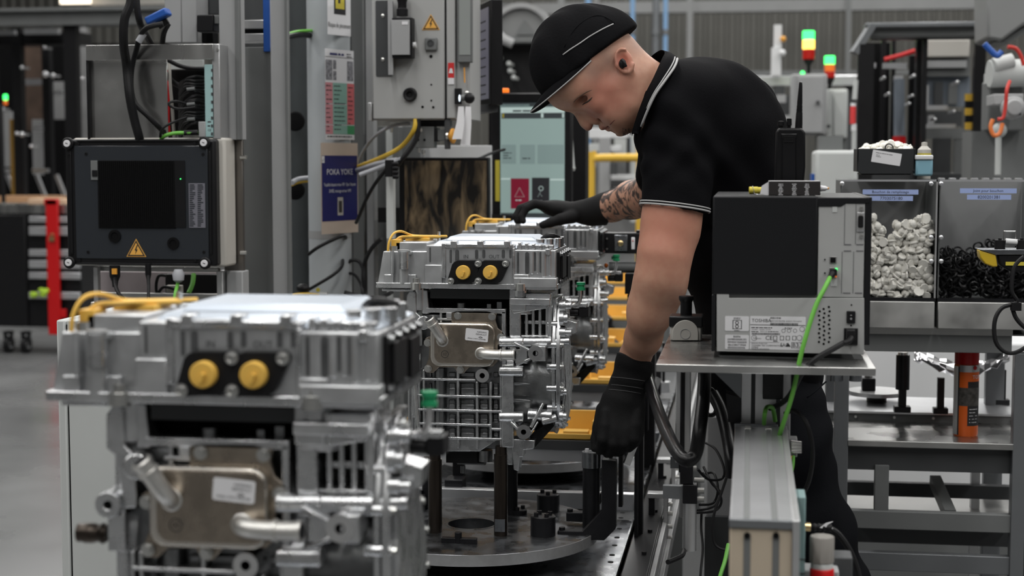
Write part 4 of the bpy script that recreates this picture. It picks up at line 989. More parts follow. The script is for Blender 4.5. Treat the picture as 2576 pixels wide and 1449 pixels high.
for k in range(5):
    dy = PITCH_Y*(k+1); dx = D3.x*(k+1)
    if k < 2: copy_tree(PAL.o, loc=PAL.loc + Vector((dx, dy, 0)), label=('turntable pallet under the farthest motor', 'empty turntable pallet beyond the farthest motor')[k])
    copy_tree(TRAY.o, loc=TRAY.loc + Vector((dx, dy, 0)), label='%s yellow tray counted back from the sharp motor' % ordn(k))
    if k >= 2:
        b = MB(); y = PAL.loc.y + dy + .54; b.box(XL+.02, XR-.085, y-.02, y+.2, .60, .825)
        T = Thing('tray_carrier', (DISC.x, y, .6), 'grey carrier block under the %s yellow tray along the line' % ordn(k), 'carrier', 'carriers far down the line')
        T.part('block', b, 'panel_grey'); T.part('rail_strip', MB().box(XL+.02, XR-.05, y-.03, y-.02, .64, .70), 'alu_bright')
for k in range(2):      # dark gauges standing between the far trays
    q = PD(1545 - k*15, 830 - 60*k, 6.6 + k*1.0); T = Thing('black_gauge', (q.x, q.y, .79), ('black gauge post standing between the far yellow trays, nearer one', 'black gauge post standing between the far yellow trays, farther one')[k], 'gauge', 'gauges between the trays')
    T.part('column', MB().lathe((q.x, q.y, .60), Z3, [(0, .03), (.2, .03), (.2, .022), (.24, .022), (.25, .01), (.26, 0)], 16), 'steel_black')
# rail with chain
X1, X2, X3_, X4 = XR, PZ(1604, 1320, .63).x, PZ(1660, 1320, .66).x, PZ(1673, 1320, .66).x
T = Thing('conveyor_rail', (X3_, 4.5, 0), 'black conveyor rail with a roller chain beside the turntables', 'conveyor')
y0, y1 = .6, 9.9
T.part('chain_channel', MB().box(X1, X2+.004, y0, y1, .56, .612), 'plate_steel')
mb = MB(); mb.box(X2+.004, X3_, y0, y1, .56, .66); T.part('guide_beam', mb, 'black_satin', bevel=.003)
mb = MB(); mb.box(X3_, X4, y0, y1, .57, .645); mb.box(X4, X4+.012, y0, y1, .56, .60); T.part('side_profile', mb, 'alu_profile', bevel=.002)
mb = MB(); mb.box(X1-.004, X1, y0, y1, .58, .645); T.part('guide_strip', mb, 'plate_steel')
yy = 3.3; k = 0
while yy < 7.4 and k < 130:
    T.part('chain_link', MB().box(X1+.003, X2, yy, yy+.020, .612, .622), 'burnished' if k % 4 else 'brass', bevel=.002); yy += .031; k += 1
for i in range(14):
    y = 3.5 + i*.23; T.part('beam_screw', MB().cyl((X3_-.02, y, .66), (X3_-.02, y, .667), .006, n=10), 'steel_black')
for i in range(5): mb = MB(); y = 1.2+i*2.0; mb.box(X2, X4, y, y+.08, 0, .56); T.part('leg', mb, 'panel_grey')
T = Thing('conveyor_bench', (DISC.x, 4.5, 0), 'dark steel conveyor frame under the turntables', 'conveyor frame')
T.part('bed', MB().box(XL, XR-.004, .8, 9.9, .50, .60), 'panel_dark')
for i in range(6):
    for x in (XL+.03, XR-.1): T.part('leg', MB().box(x, x+.06, 1.0+i*1.7, 1.06+i*1.7, 0, .50), 'panel_dark')
mb = MB(); mb.box(XL-.05, XL, .8, 9.9, .54, .66); T.part('far_rail', mb, 'alu_profile')
mb = MB(); q = PZ(1400, 1440, .60); mb.box(q.x-.08, q.x+.08, DISC.y-.47, DISC.y-.41, .60, .66); T.part('stopper', mb, 'steel_black', bevel=.003)
# bright clamps and air cylinders on the rail
def clamp(px, py, w, lb):
    q = PZ(px, py, .72); T = Thing('rail_clamp', (q.x, q.y, .66), lb, 'clamp', 'aluminium clamps on the rail')
    mb = MB(); mb.box(q.x-w*.5, q.x+w*.5, q.y-.018, q.y+.018, .706, .72); mb.box(q.x+w*.5-.012, q.x+w*.5, q.y-.018, q.y+.018, .585, .72); T.part('angle', mb, 'alu_profile', bevel=.002)
    T.part('spacer', MB().box(q.x-w*.5+.004, q.x-w*.5+.02, q.y-.012, q.y+.012, .66, .706), 'steel_black')
    for dz in (.60, .63, .665, .69): T.part('clamp_screw', MB().cyl((q.x+w*.5, q.y-.006, dz), (q.x+w*.5+.012, q.y-.006, dz), .006, n=12), 'zinc')
    return q
qa = clamp(1655, 1238, .055, 'nearer aluminium clamp bracket on the black rail'); qb = clamp(1676, 1152, .055, 'farther aluminium clamp bracket on the black rail')
def air_cyl(px, py0, py1, D, r, lb):
    a, b = PD(px, py1, D), PD(px, py0, D); T = Thing('air_cylinder', (a.x, a.y, a.z), lb, 'pneumatic cylinder', 'air cylinders beside the rail')
    T.part('barrel', MB().cyl((a.x, a.y, a.z), (a.x, a.y, b.z), r, n=20), 'alu_profile')
    T.part('valve_block', MB().box(a.x-r*1.1, a.x+r*1.1, a.y-r, a.y+r, b.z, b.z+.045), 'steel_black', bevel=.002)
    for dz, s in ((.01, 1), (.03, 1), (.055, .8)): T.part('fitting', MB().cyl((a.x+r*.6, a.y-.004, b.z+dz), (a.x+r*2.1, a.y-.004, b.z+dz), .007*s, n=10), 'zinc')
    T.part('head', MB().box(a.x-r*1.5, a.x+r*.4, a.y-r*.8, a.y+r*.8, b.z+.045, b.z+.10), 'steel_black', bevel=.002)
    T.part('mount', MB().box(X4+.012, a.x, a.y-.01, a.y+.01, b.z+.01, b.z+.04), 'alu_frame')
air_cyl(1735, 1262, 1384, 3.75, .0155, 'near grey air cylinder with brass fittings beside the rail')
air_cyl(1722, 1185, 1300, 4.1, .014, 'farther grey air cylinder partly behind the near one')
for i, pts in enumerate(([(1765, 1110, 4.0), (1800, 1130, 3.95), (1822, 1180, 3.9), (1815, 1205, 3.9), (1780, 1205, 3.85), (1755, 1180, 3.8)], [(1770, 1175, 3.95), (1790, 1215, 3.9), (1812, 1240, 3.9), (1800, 1270, 3.85), (1770, 1282, 3.85), (1740, 1285, 3.8)],
                          [(1768, 1190, 3.9), (1800, 1225, 3.85), (1815, 1260, 3.85), (1798, 1285, 3.85), (1752, 1290, 3.8)], [(1765, 1285, 3.9), (1764, 1330, 3.9), (1768, 1380, 3.85), (1762, 1449, 3.8), (1757, 1560, 3.8)],
                          [(1835, 1180, 3.6), (1815, 1240, 3.6), (1795, 1300, 3.6), (1795, 1360, 3.6), (1812, 1380, 3.6), (1840, 1384, 3.6)], [(1722, 1382, 3.75), (1715, 1398, 3.7), (1695, 1408, 3.65), (1680, 1414, 3.62)],
                          [(1770, 1195, 3.98), (1795, 1190, 3.95), (1806, 1230, 3.9), (1795, 1265, 3.9), (1760, 1270, 3.85)])):
    single('air_hose', tubeD(pts, .0032 if i != 5 else .006, n=7), 'black_rubber', ('upper loop of thin black hose right of the rail', 'middle loop of thin black hose by the cylinders', 'lower loop of thin black hose by the cylinders', 'thin black hose hanging straight down beside the air cylinder', 'thin black hose hanging along the left of the aluminium beam', 'short black hose leaving the bottom of the near air cylinder', 'innermost loop of thin black hose by the cylinders')[i], 'hose', 'thin air hoses by the rail')
# test connectors docked on the far motor
Yc = M3.location.y - MOTOR.loc.y + YF + .12
T = Thing('test_connector_head', PY(1565, 640, Yc), 'black test connector head with brass screw docked on the farthest motor', 'test connector')
mb = MB(); mb.bp(1519, 586, 1640, 638, Yc, .06); T.part('body', mb, 'black_satin', bevel=.003)
mb = MB(); mb.bp(1508, 584, 1520, 634, Yc-.004, .07); T.part('orange_collar', mb, mat('collar_red', (.45, .05, .015), 0, .4), bevel=.002)
mb = MB(); mb.bp(1545, 591, 1578, 632, Yc-.006, .01); o = T.part('clear_plate', mb, 'plate_steel', bevel=.002)
c = PY(1561, 612, Yc-.006); T.part('brass_screw', MB().lathe(c, (0, -1, 0), [(0, .009), (.006, .009), (.008, .006), (.008, 0)], 18), 'brass', under=o)
mb = MB(); mb.bp(1588, 597, 1597, 628, Yc-.004, .008); o = T.part('gauge_label', mb, 'label_white', bevel=.002); T.part('gauge_dot', MB().cyl(PY(1592, 606, Yc-.0045), PY(1592, 606, Yc-.006), .002, n=8), 'red_paint', under=o)
for py in (600, 626): c = PY(1527, py, Yc-.001); T.part('screw', MB().cyl(c, c-Vector((0, .003, 0)), .003, n=8), 'zinc')
T = Thing('docking_spindle', PY(1570, 690, Yc), 'grey round docking spindle with orange tip below the black connector head', 'spindle')
T.part('barrel', MB().lathe(PY(1532, 672, Yc+.03), X3, [(0, .012), (.001, .018), (.12, .018), (.121, 0)], 22), 'panel_grey')
T.part('orange_tip', MB().lathe(PY(1520, 668, Yc+.03), X3, [(0, .004), (.006, .009), (.012, .004)], 14), 'orange_paint')
T.part('green_tag', MB().bp(1538, 645, 1552, 653, Yc+.02, .01), 'green_cap')
mb = MB(); mb.bp(1600, 580, 1640, 700, Yc+.01, .05); T.part('carrier', mb, 'black_satin')
q = PY(1625, 700, Yc+.03); T.part('column', MB().box(q.x-.03, q.x+.03, q.y, q.y+.06, 0, q.z+.02), 'black_satin')
T = Thing('energy_chain', PD(1590, 800, 4.9), 'black toothed cable carrier hanging behind the forearm', 'cable carrier')
mb = MB(); mb.bp(1572, 690, 1606, 740, PD(1590, 715, 4.9).y, .05); T.part('end_bracket', mb, 'black_satin')
for i in range(14):
    mb = MB(); mb.bp(1578, 742+i*9, 1606, 749+i*9, PD(1590, 715, 4.9).y+.005, .03); T.part('chain_link', mb, 'black_plastic')
# ------------------------------------------------------------------ printer station

YP = PD(1990, 700, 2.92).y                     # rear face of the printer
zpl = PY(1990, 903, YP).z                       # table top
T = Thing('printer_stand', (PY(1920, 920, YP).x, YP+.1, 0), 'aluminium stand with a flat steel plate carrying the label printer', 'stand')
xl = PZ(1650, 916, zpl).x; yl = PZ(1650, 916, zpl).y; xr = PZ(2200, 921, zpl).x
zb = PY(1920, 934, yl).z
T.part('top_plate', MB().box(xl, xr, yl, yl+.50, zpl-.014, zpl), 'stainless', bevel=.001)
yc = yl + .12
def post(px0, px1, D, py0, py1, k='alu_profile', nm='post', slots=True):
    a, b = PD(px0, py0, D), PD(px1, py0, D); z1 = PD((px0+px1)/2, py0, D).z; z0 = 0 if py1 is None else PD((px0+px1)/2, py1, D).z
    o = T.part(nm, MB().box(a.x, b.x, a.y, a.y+(b.x-a.x), z0, min(z1, zpl-.014)), k, bevel=.002)
    if slots:
        w = (b.x-a.x); n = max(1, int(w/.035))
        for i in range(n):
            x = a.x + w*(i+.5)/n; T.part('slot', MB().box(x-.004, x+.004, a.y-.0005, a.y+.004, z0+.01, min(z1, zpl-.014)-.005), 'panel_dark', under=o)
post(1864, 1990, 3.05, 928, None); post(1700, 1738, 3.25, 928, 1168); post(1712, 1720, 3.24, 930, 1160, 'steel_black', 'cable_duct', False)
mb = MB(); mb.pp([(1790, 930), (1864, 930), (1864, 1002)], PD(1830, 950, 3.02).y, .03); T.part('gusset', mb, 'alu_frame')
mb = MB(); mb.pp([(1826, 990), (1864, 1002), (1864, 1062), (1832, 1062)], PD(1840, 1020, 3.05).y, .05); T.part('gusset_cover', mb, 'steel_black')
mb = MB(); bpd(mb, 1919, 930, 1971, 1005, 3.0, .05); T.part('power_brick', mb, 'black_satin', bevel=.002)
for px in (2105, 2152):
    q = PD(px, 945, 2.95); T.part('foot', MB().lathe((q.x, q.y, zpl-.014), (0, 0, -1), [(0, .012), (.026, .012), (.026, .0125), (.029, .0125), (.03, 0)], 18), 'plate_steel')
# printer
xa, xb = PY(1797, 700, YP).x, PY(2186, 700, YP).x
zt = PY(1990, 498, YP).z
T = Thing('label_printer', ((xa+xb)/2, YP+.2, zpl), 'black and grey barcode label printer seen from the back', 'printer')
mb = MB(); mb.box(xa+.004, xb-.002, YP+.006, YP+.40, zpl+.03, zt); T.part('body', mb, 'paint_box', bevel=.002)
mb = MB(); mb.pp([(1806, 893), (2172, 904), (2160, 912), (1822, 908)], YP+.01, .36); T.part('foot_tray', mb, 'panel_grey')
defmat('printer_black', (.008, .0085, .010), 0, .45, bump=.15, bs=1200, spec=.3)
mb = MB(); mb.box(xa-.004, PY(2056, 620, YP).x, YP-.004, YP+.41, PY(1900, 742, YP).z, zt+.003); T.part('media_cover', mb, 'printer_black', bevel=.003)
mb = MB(); mb.box(xa-.004, xa+.003, YP-.002, YP+.41, zpl+.012, PY(1900, 742, YP).z); mb.box(xb-.008, xb+.003, YP-.002, YP+.41, zpl+.028, zt+.002)
mb.pp([(2056, 497), (2187, 497), (2187, 512), (2128, 512), (2116, 520), (2056, 520)], YP-.003, .40); T.part('side_cover', mb, 'printer_black', bevel=.0015)
mb = MB(); mb.pp([(1803, 728), (1834, 728), (1834, 750), (2174, 750), (2174, 892), (1803, 884)], YP-.003, .012); o = T.part('rear_panel', mb, 'paint_box', bevel=.0008)
# upper rear panel details
up = T.part('interface_panel', MB().bp(2058, 512, 2174, 748, YP-.001, .01), 'paint_box', bevel=.0008)
for r in ((2124, 512, 2125.5, 614), (2152, 512, 2153.5, 614), (2117, 633, 2118.5, 738), (2146, 633, 2147.5, 738)):
    T.part('slot_line', MB().bp(*r, YP-.0016, .002), 'panel_grey', under=up)
for a, y in ((2134, 510), (2166, 512), (2132, 615), (2163, 615), (2132, 631), (2163, 631), (2130, 737), (2160, 737)):
    T.part('slot_mark', MB().bp(a-9, y-1.2, a+9, y+1.2, YP-.0018, .002), 'ink_soft', under=up)
sp = T.part('serial_port', MB().bp(2156, 534, 2174, 583, YP-.004, .006), 'alu_profile', bevel=.001)
T.part('port_socket', MB().rrect(PY(2165, 558, YP-.004), X3, Z3, .0046, .0110, .003, (0, -.003, 0)), 'black_plastic', under=sp)
for py in (543, 573, 524, 594):
    c = PY(2165 if py in (543, 573) else 2167, py, YP-.003); T.part('port_screw', MB().lathe(c, (0, -1, 0), [(0, .0036), (.003, .0036), (.0032, .002), (.002, .002), (.002, 0)], 12), 'zinc', under=sp)
for py, k in ((654, 0), (682, 1)):
    q = T.part('network_port', MB().bp(2087, py-9, 2104, py+9, YP-.0025, .004), 'stainless_dull', bevel=.0006); T.part('port_opening', MB().bp(2089, py-6, 2102, py+7, YP-.0032, .002), 'black_matte', under=q)
for px, py in ((2075, 653), (2075, 687), (2142, 767), (2141, 819)):
    c = PY(px, py, YP-.003); T.part('pin_hole', MB().cyl(c, c-Vector((0, .0006, 0)), .0016, n=10), 'black_matte')
T.part('key_notch', MB().bp(2094, 520, 2106, 534, YP-.002, .004), 'paint_pale')
T.part('key_notch', MB().bp(2090, 702, 2106, 720, YP-.002, .004), 'paint_pale')
T.part('link_led', MB().bp(2101, 675, 2106, 680, YP-.0045, .002), 'glow_green'); T.part('activity_led', MB().bp(2101, 693, 2105, 698, YP-.0045, .002), 'glow_orange_dim')
for i in range(9):
    for j, px in enumerate((2060, 2072, 2085)):
        y = 766 + i*11 + (0 if j != 1 else 5)*1 + (j % 2)*0
        px += (i % 2)*2
        if j == 0 and i == 0: continue
        c = PY(px, y+6, YP-.003); T.part('vent_hole', MB().cyl(c, c-Vector((0, .0006, 0)), .0021, n=8), 'black_matte', under=o)
sw = T.part('power_switch', MB().bp(2130, 783, 2152, 813, YP-.007, .006), 'black_plastic', bevel=.001)
f = MB(); c = PY(2141, 802, YP-.0074); f.ring(c, (0, -1, 0), .0011, .0017, .0002, 12); f.box(c.x-.0016, c.x+.0016, c.y-.0003, c.y, c.z+.0062, c.z+.0069); T.part('switch_symbol', f, 'label_white', under=sw)
pi = T.part('power_inlet', MB().bp(2123, 826, 2158, 868, YP-.006, .006), 'black_plastic', bevel=.001)
mb = MB(); mb.bp(2130, 830, 2152, 856, YP-.030, .026); mb.tube([PY(2142, 848, YP-.028), PY(2136, 858, YP-.04), PY(2120, 864, YP-.045)], .0055); T.part('power_plug', mb, 'black_rubber', bevel=.003, under=pi)
# stickers
def sticker(px0, py0, px1, py1):
    c = PY((px0+px1)/2, (py0+py1)/2, YP-.0032); a = PY(px0, py0, YP-.0032); b = PY(px1, py1, YP-.0032)
    return T.part('rating_label', MB().rrect(c, X3, Z3, (b.x-a.x)/2, (a.z-b.z)/2, .002, (0, -.0004, 0), 3), 'label_white', under=o), c.y-.0006
YS = YP - .0039
for r in ((1824, 795, 1884, 833), (1824, 842, 1884, 879), (1887, 795, 2026, 881)): sticker(*r)
ft = MB(); fi = MB()
def tx(s, px, py, h, al='L', wd=1.0, m_=ft): m_.text(s, PY(px, py, YS), X3, Z3, h, al, wd)
tx('TOSHIBA', 1891, 810, .0062, wd=.98); tx('B-EX4', 1974, 828, .0036); tx('B3.2', 1993, 873, .0078)
tx('BARCODE PRINTER  B-EX4T1-TS12-QM-R', 1937, 809, .0024, wd=.92); tx('標籤印表機', 1937, 802, .0028)
tx('MANUFACTURED FOR', 1890, 865, .0020); tx('TOSHIBA TEC CORPORATION', 1890, 870.5, .0028, wd=1.05); tx('MADE IN INDONESIA', 1890, 879, .0024); tx('印尼製造', 1890, 875, .0022)
tx('100-240V~  50-60Hz  2.0-0.9A', 1890, 830, .0020); tx('SERIAL No.', 1912, 835, .0020); ft.dashes(PY(1890, 825, YS), X3, Z3, .045, .0022, 1, seed=3); ft.dashes(PY(1932, 835, YS), X3, Z3, .022, .0018, 1, seed=4); ft.dashes(PY(1890, 835, YS), X3, Z3, .014, .0020, 1, seed=5)
tx('CE', 1925, 855, .0078); tx('UL', 1895, 853, .0040); tx('LISTED', 1903, 853, .0020); tx('EAC', 1963, 872, .0068, wd=.8)
for i, l in enumerate(('警告使用者:', '此為甲類資訊技術設備,於居住', '環境中使用時,可能會造成射頻', '擾動,在此種情況下,使用者會', '被要求採取某些適當的對策。')):
    tx(l, 1854, 849 + i*7, .0030, 'C', .62)
ft.dashes(PY(1845, 800, YS), X3, Z3, .014, .0012, 2, seed=6, align='C'); ft.dashes(PY(1847, 832, YS), X3, Z3, .011, .0014, 1, seed=7)
random.seed(7)
def bars(px0, px1, py0, py1):
    a, b = PY(px0, py0, YS), PY(px1, py1, YS); x = a.x
    while x < b.x - .001:
        w = random.choice((.0004, .0006, .0009)); fi.add([(x, YS, b.z), (x+w, YS, b.z), (x+w, YS, a.z), (x, YS, a.z)], [(0, 1, 2, 3)]); x += w + random.choice((.0004, .0006))
bars(1938, 2008, 812, 820); bars(1891, 1963, 837, 843)
def ringi(px, py, r, w=.0006): fi.ring(PY(px, py, YS), (0, -1, 0), r-w, r, .0001, 18)
def quad(px0, py0, px1, py1):
    a, b = PY(px0, py0, YS), PY(px1, py1, YS); fi.add([(a.x, YS, b.z), (b.x, YS, b.z), (b.x, YS, a.z), (a.x, YS, a.z)], [(0, 1, 2, 3)])
def frame(px0, py0, px1, py1, w=1.2):
    quad(px0, py0, px1, py0+w); quad(px0, py1-w, px1, py1); quad(px0, py0, px0+w, py1); quad(px1-w, py0, px1, py1)
ringi(1897, 850, .0052); ringi(1971, 832, .0036); ringi(1985, 832, .0036); ringi(2000, 832, .0036); ringi(2018, 828, .0048); ringi(2011, 850, .005)
frame(1843, 805, 1866, 828, 1.6); ringi(1854, 812, .0034, .0012); ringi(1854, 821, .0034, .0012)
frame(1991, 861, 2020, 876); quad(1887, 817.5, 2026, 818.2); quad(1887, 861, 1960, 861.6)
for cx in (1950, 1967, 1982, 1998): frame(cx-5, 845, cx+5, 856, 1.2)
quad(1945, 857.5, 1956, 859.5)
fi.prism([PY(1976, 872, YS), PY(1989, 872, YS), PY(1982.5, 862, YS)], (0, -.0002, 0))
T.part('label_print', ft, 'ink', under=o); T.part('symbol_print', fi, 'ink', under=o)
# network cable (green), power cord
YPD = YP/ math.cos(YAW)
T = Thing('network_cable', PY(2095, 690, YP-.02), 'bright green network cable plugged into the back of the printer', 'cable')
def dpt(px, py, Y): return PY(px, py, Y)
T.part('cable_sheath', MB().tube([dpt(2090, 694, YP-.022), dpt(2076, 722, YP-.045), dpt(2050, 775, YP-.06), dpt(2018, 880, YP-.075), dpt(1994, 990, YP-.07), dpt(1965, 1082, YP-.04), dpt(1955, 1115, YP+.0)], .0042, n=10, sm=6), 'green_cable')
mb = MB(); c = dpt(2096, 684, YP-.003); mb.box(c.x-.0065, c.x+.006, c.y-.016, c.y, c.z-.006, c.z+.006); mb.cyl(c+Vector((-.001, -.014, -.001)), dpt(2088, 699, YP-.026), .0065, .0048, n=12); T.part('plug', mb, 'black_plastic', bevel=.001)
single('printer_cable', MB().tube([dpt(2122, 863, YP-.043), dpt(2092, 880, YP-.06), dpt(2050, 905, YP-.075), dpt(2015, 942, YP-.07), dpt(1990, 990, YP-.03), dpt(1965, 1015, YP+.05), dpt(1930, 1030, YP+.12)], .0052, n=10, sm=6), 'black_rubber', 'black power cord running from the printer inlet down behind the post', 'cable')
single('network_cable', MB().tube([dpt(1922, 1066, YP+.02), dpt(1924, 1040, YP+.0), dpt(1930, 1024, YP+.03), dpt(1944, 1028, YP+.05), dpt(1950, 1060, YP+.06)], .0042, n=10, sm=6), 'green_cable', 'short green cable loop standing behind the aluminium beam', 'cable')
single('control_cable', MB().tube([dpt(1975, 1040, YP+.02), dpt(2000, 1034, YP+.0), dpt(2026, 1060, YP-.02), dpt(2042, 1110, YP-.02), dpt(2044, 1160, YP-.0), dpt(2035, 1210, YP+.02), dpt(2018, 1248, YP+.02)], .0042, n=8, sm=6), 'black_rubber', 'thin dark cable arching right of the aluminium beam', 'cable')
# marker pen box on the printer
zt2 = zt + .003
T = Thing('pen_box', PY(1990, 492, YP+.06), 'small open black carton with white print lying on the printer', 'box')
yb_ = YP + .05
mb = MB(); mb.bp(1934, 456, 2064, 491, yb_, .04); T.part('carton', mb, mat('carton_black', (.025, .022, .022), 0, .5), bevel=.0006)
mb = MB(); mb.pp([(1934, 457), (1934, 491), (1912, 488), (1916, 468)], yb_+.002, .001); mb.pp([(1934, 455), (2062, 455), (2064, 458), (1934, 459)], yb_+.001, .038); T.part('flap', mb, 'label_white', whole=True)
f = MB()
for cx in (1964, 1998, 2030):
    f.dashes(PY(cx-7, 464, yb_-.0004), X3, Z3, .0105, .0016, 8, 1.75, seed=cx, fill=.45, align='C')
T.part('carton_print', f, 'label_white')
T = Thing('paint_marker', PY(1895, 490, yb_), 'yellow paint marker sticking out of the open carton flap', 'marker pen', 'markers in the carton')
T.part('barrel', MB().lathe(PY(1884, 479, yb_+.015), X3, [(0, .0055), (.001, .007), (.016, .007), (.017, .0062), (.03, .0062), (.031, 0)], 16), 'sticker_yellow')
mb = MB(); mb.tube([PY(1893, 468, yb_+.002), PY(1896, 478, yb_), PY(1899, 488, yb_+.002), PY(1925, 491, yb_+.002), PY(1950, 492, yb_+.002)], .0007, n=6); T.part('wire_clip', mb, 'zinc')
T = Thing('paint_marker', PY(2075, 480, yb_), 'white-tipped paint marker poking out of the right carton end', 'marker pen', 'markers in the carton')
T.part('tip_cone', MB().lathe(PY(2064, 474, yb_+.015), X3, [(0, .006), (.005, .005), (.010, .0045), (.0101, .003), (.013, .0026)], 14), 'label_white'); T.part('nib', MB().lathe(PY(2078, 474, yb_+.015), X3, [(0, .0022), (.005, .002), (.006, 0)], 10), 'knob_orange')
# walkie talkie on the printer
q = PY(1987, 489, YP+.20); zr = zt2
T = Thing('walkie_talkie', (q.x, YP+.20, zr), 'black two-way radio with a stubby antenna standing on the printer', 'radio')
YR = YP + .18
defmat('radio_black', (.005, .005, .006), 0, .36, spec=.35)
mb = MB(); mb.pp([(1948, 486), (1952, 332), (1958, 322), (2018, 322), (2026, 334), (2026, 420), (2020, 486)], YR, .036); bd = T.part('body', mb, 'radio_black', bevel=.004, bseg=3)
mb = MB(); mb.pp([(1966, 486), (1968, 352), (1964, 336), (2006, 336), (2002, 352), (2004, 486)], YR-.004, .008); T.part('battery', mb, 'radio_black', bevel=.002)
for i in range(4): T.part('grip_rib', MB().bp(1972, 343+i*4, 1996, 345.2+i*4, YR-.006, .004), 'black_rubber')
for px, y0, y1, r in ((1964, 304, 323, .0068), (1985, 297, 322, .0052)):
    a = PY(px, y1, YR+.018); b = PY(px, y0, YR+.018); T.part('knob', MB().lathe(a, Z3, [(0, r*.7), (.004, r*.7), (.005, r), (b.z-a.z-.001, r*.92), (b.z-a.z, 0)], 14), 'radio_black')
a = PY(2009, 324, YR+.018); b = PY(2012, 207, YR+.018); L = b.z-a.z
T.part('antenna', MB().lathe(a, (.03, 0, 1), [(0, .0072), (.012, .0070), (.03, .0062), (.034, .0055), (.036, .006), (.04, .0052), (.042, .0057), (.046, .005), (.05, .0052), (L-.004, .0034), (L, .0028), (L+.001, 0)], 14), 'radio_black')
# emergency stop box
q = PZ(1725, 858, zpl); YE = q.y
T = Thing('emergency_stop_box', (q.x, YE+.03, zpl), 'grey and black push button box on the stand beside the elbow', 'button box')
mb = MB(); mb.bp(1686, 806, 1764, 858, YE, .06); T.part('housing', mb, 'bone_plastic', bevel=.003)
mb = MB(); mb.bp(1683, 796, 1768, 824, YE-.003, .066); T.part('lid', mb, 'black_satin', bevel=.003)
c = PY(1724, 856, YE-.0015); mb = MB(); pts = [PY(1724 + 33*math.cos(math.radians(a)), 838 - 33*math.sin(math.radians(a)), YE-.004) for a in range(0, 181, 12)] + [PY(1691, 857, YE-.004), PY(1757, 857, YE-.004)]
mb.prism(pts, (0, .004, 0)); T.part('front_boss', mb, 'bone_plastic', bevel=.0015); T.part('knockout', MB().ring(PY(1724, 840, YE-.004), (0, -1, 0), .0095, .0105, .0008, 24), 'paint_grey')
c = PY(1726, 797, YE+.03); T.part('button_stem', MB().lathe(c, Z3, [(0, .012), (.03, .012), (.031, .0125), (.036, .015), (.04, .0155), (.043, .0145), (.044, 0)], 20), 'black_plastic')
for px, D_, lb in ((1778, 3.3, 'glass_block'),):
    pass
# black corrugated hose looping down from the stand
a = [(1606, 880, 3.95), (1622, 925, 3.88), (1645, 1000, 3.6), (1670, 1070, 3.3), (1700, 1132, 3.1), (1728, 1158, 3.05), (1750, 1140, 3.05), (1760, 1080, 3.05), (1770, 1000, 3.1), (1772, 940, 3.15), (1772, 915, 3.2)]
single('corrugated_hose', tubeD(a, .0135, n=14, sm=6), 'hose_black', 'thick black hose hanging in a loop below the stand plate', 'hose')
a = [(1775, 985, 3.3), (1790, 980, 3.3), (1805, 1010, 3.3), (1798, 1040, 3.3), (1780, 1042, 3.3)]
single('corrugated_hose', tubeD([(1792, 990, 3.3), (1812, 1030, 3.28), (1828, 1090, 3.25), (1838, 1150, 3.2), (1842, 1200, 3.2)], .013, n=12), 'hose_black', 'second black hose running down behind the hanging loop', 'hose')
single('hose_clamp', tubeD(a + [(1770, 1015, 3.3), (1775, 985, 3.3)], .005, n=8), 'black_plastic', 'black ring clip around the second hose under the stand', 'clip')
# aluminium beam with slots, end towards us
q = PZ(1838, 1072, .95); zB = 1.095
xl_, xr_ = PZ(1836, 1305, zB).x, PZ(1994, 1312, zB).x; yn = PZ(1915, 1310, zB).y; yf = PZ(1897, 1072, zB).y
T = Thing('aluminium_beam', ((xl_+xr_)/2, (yn+yf)/2, 0), 'square aluminium profile beam pointing at the viewer below the printer', 'beam')
w = xr_ - xl_
T.part('profile', MB().box(xl_, xr_, yn+.006, yf, zB-w, zB), 'alu_bright', bevel=.0012)
for t in (.27, .72):
    x = xl_ + w*t; g = T.part('top_slot', MB().box(x-w*.05, x+w*.05, yn+.01, yf-.004, zB-.004, zB+.0006), 'panel_grey')
T.part('end_cap', MB().box(xl_-.001, xr_+.001, yn, yn+.007, zB-.012, zB+.001), 'alu_frame', bevel=.0015)
T.part('end_cap', MB().box(xl_-.001, xr_-.006, yf, yf+.008, zB-w, zB+.004), 'alu_frame', bevel=.002)
T.part('side_cover', MB().box(xr_, xr_+.010, yn-.002, yf, zB-w, zB+.002), 'alu_profile', bevel=.001)
for t in (.28, .72):
    x = xl_ + w*t; c = Vector((x, yf-.03, zB+.0008)); T.part('slot_nut', MB().box(c.x-.006, c.x+.006, c.y-.012, c.y+.012, c.z-.001, c.z+.003), 'zinc', bevel=.001)
defmat('alu_warm', (.60, .51, .395), .25, .45, var=.06, vs=8)
zf = PZ(1915, 1449, .5).z
up_ = T.part('upright', MB().box(xl_, xr_, yn+.004, yn+.004+w, 0, zB-.012), 'alu_warm', bevel=.0015)
for t in (.28, .74):
    x = xl_ + w*t; T.part('upright_slot', MB().box(x-w*.055, x+w*.055, yn+.003, yn+.02, .01, zB-.02), 'panel_grey', under=up_)
    c = PY(1880 if t < .5 else 1958, 1348, yn); T.part('slot_hole', MB().cyl(Vector((x, yn+.0035, c.z)), Vector((x, yn-.0005, c.z)), w*.05, n=14), 'black_matte', under=up_)
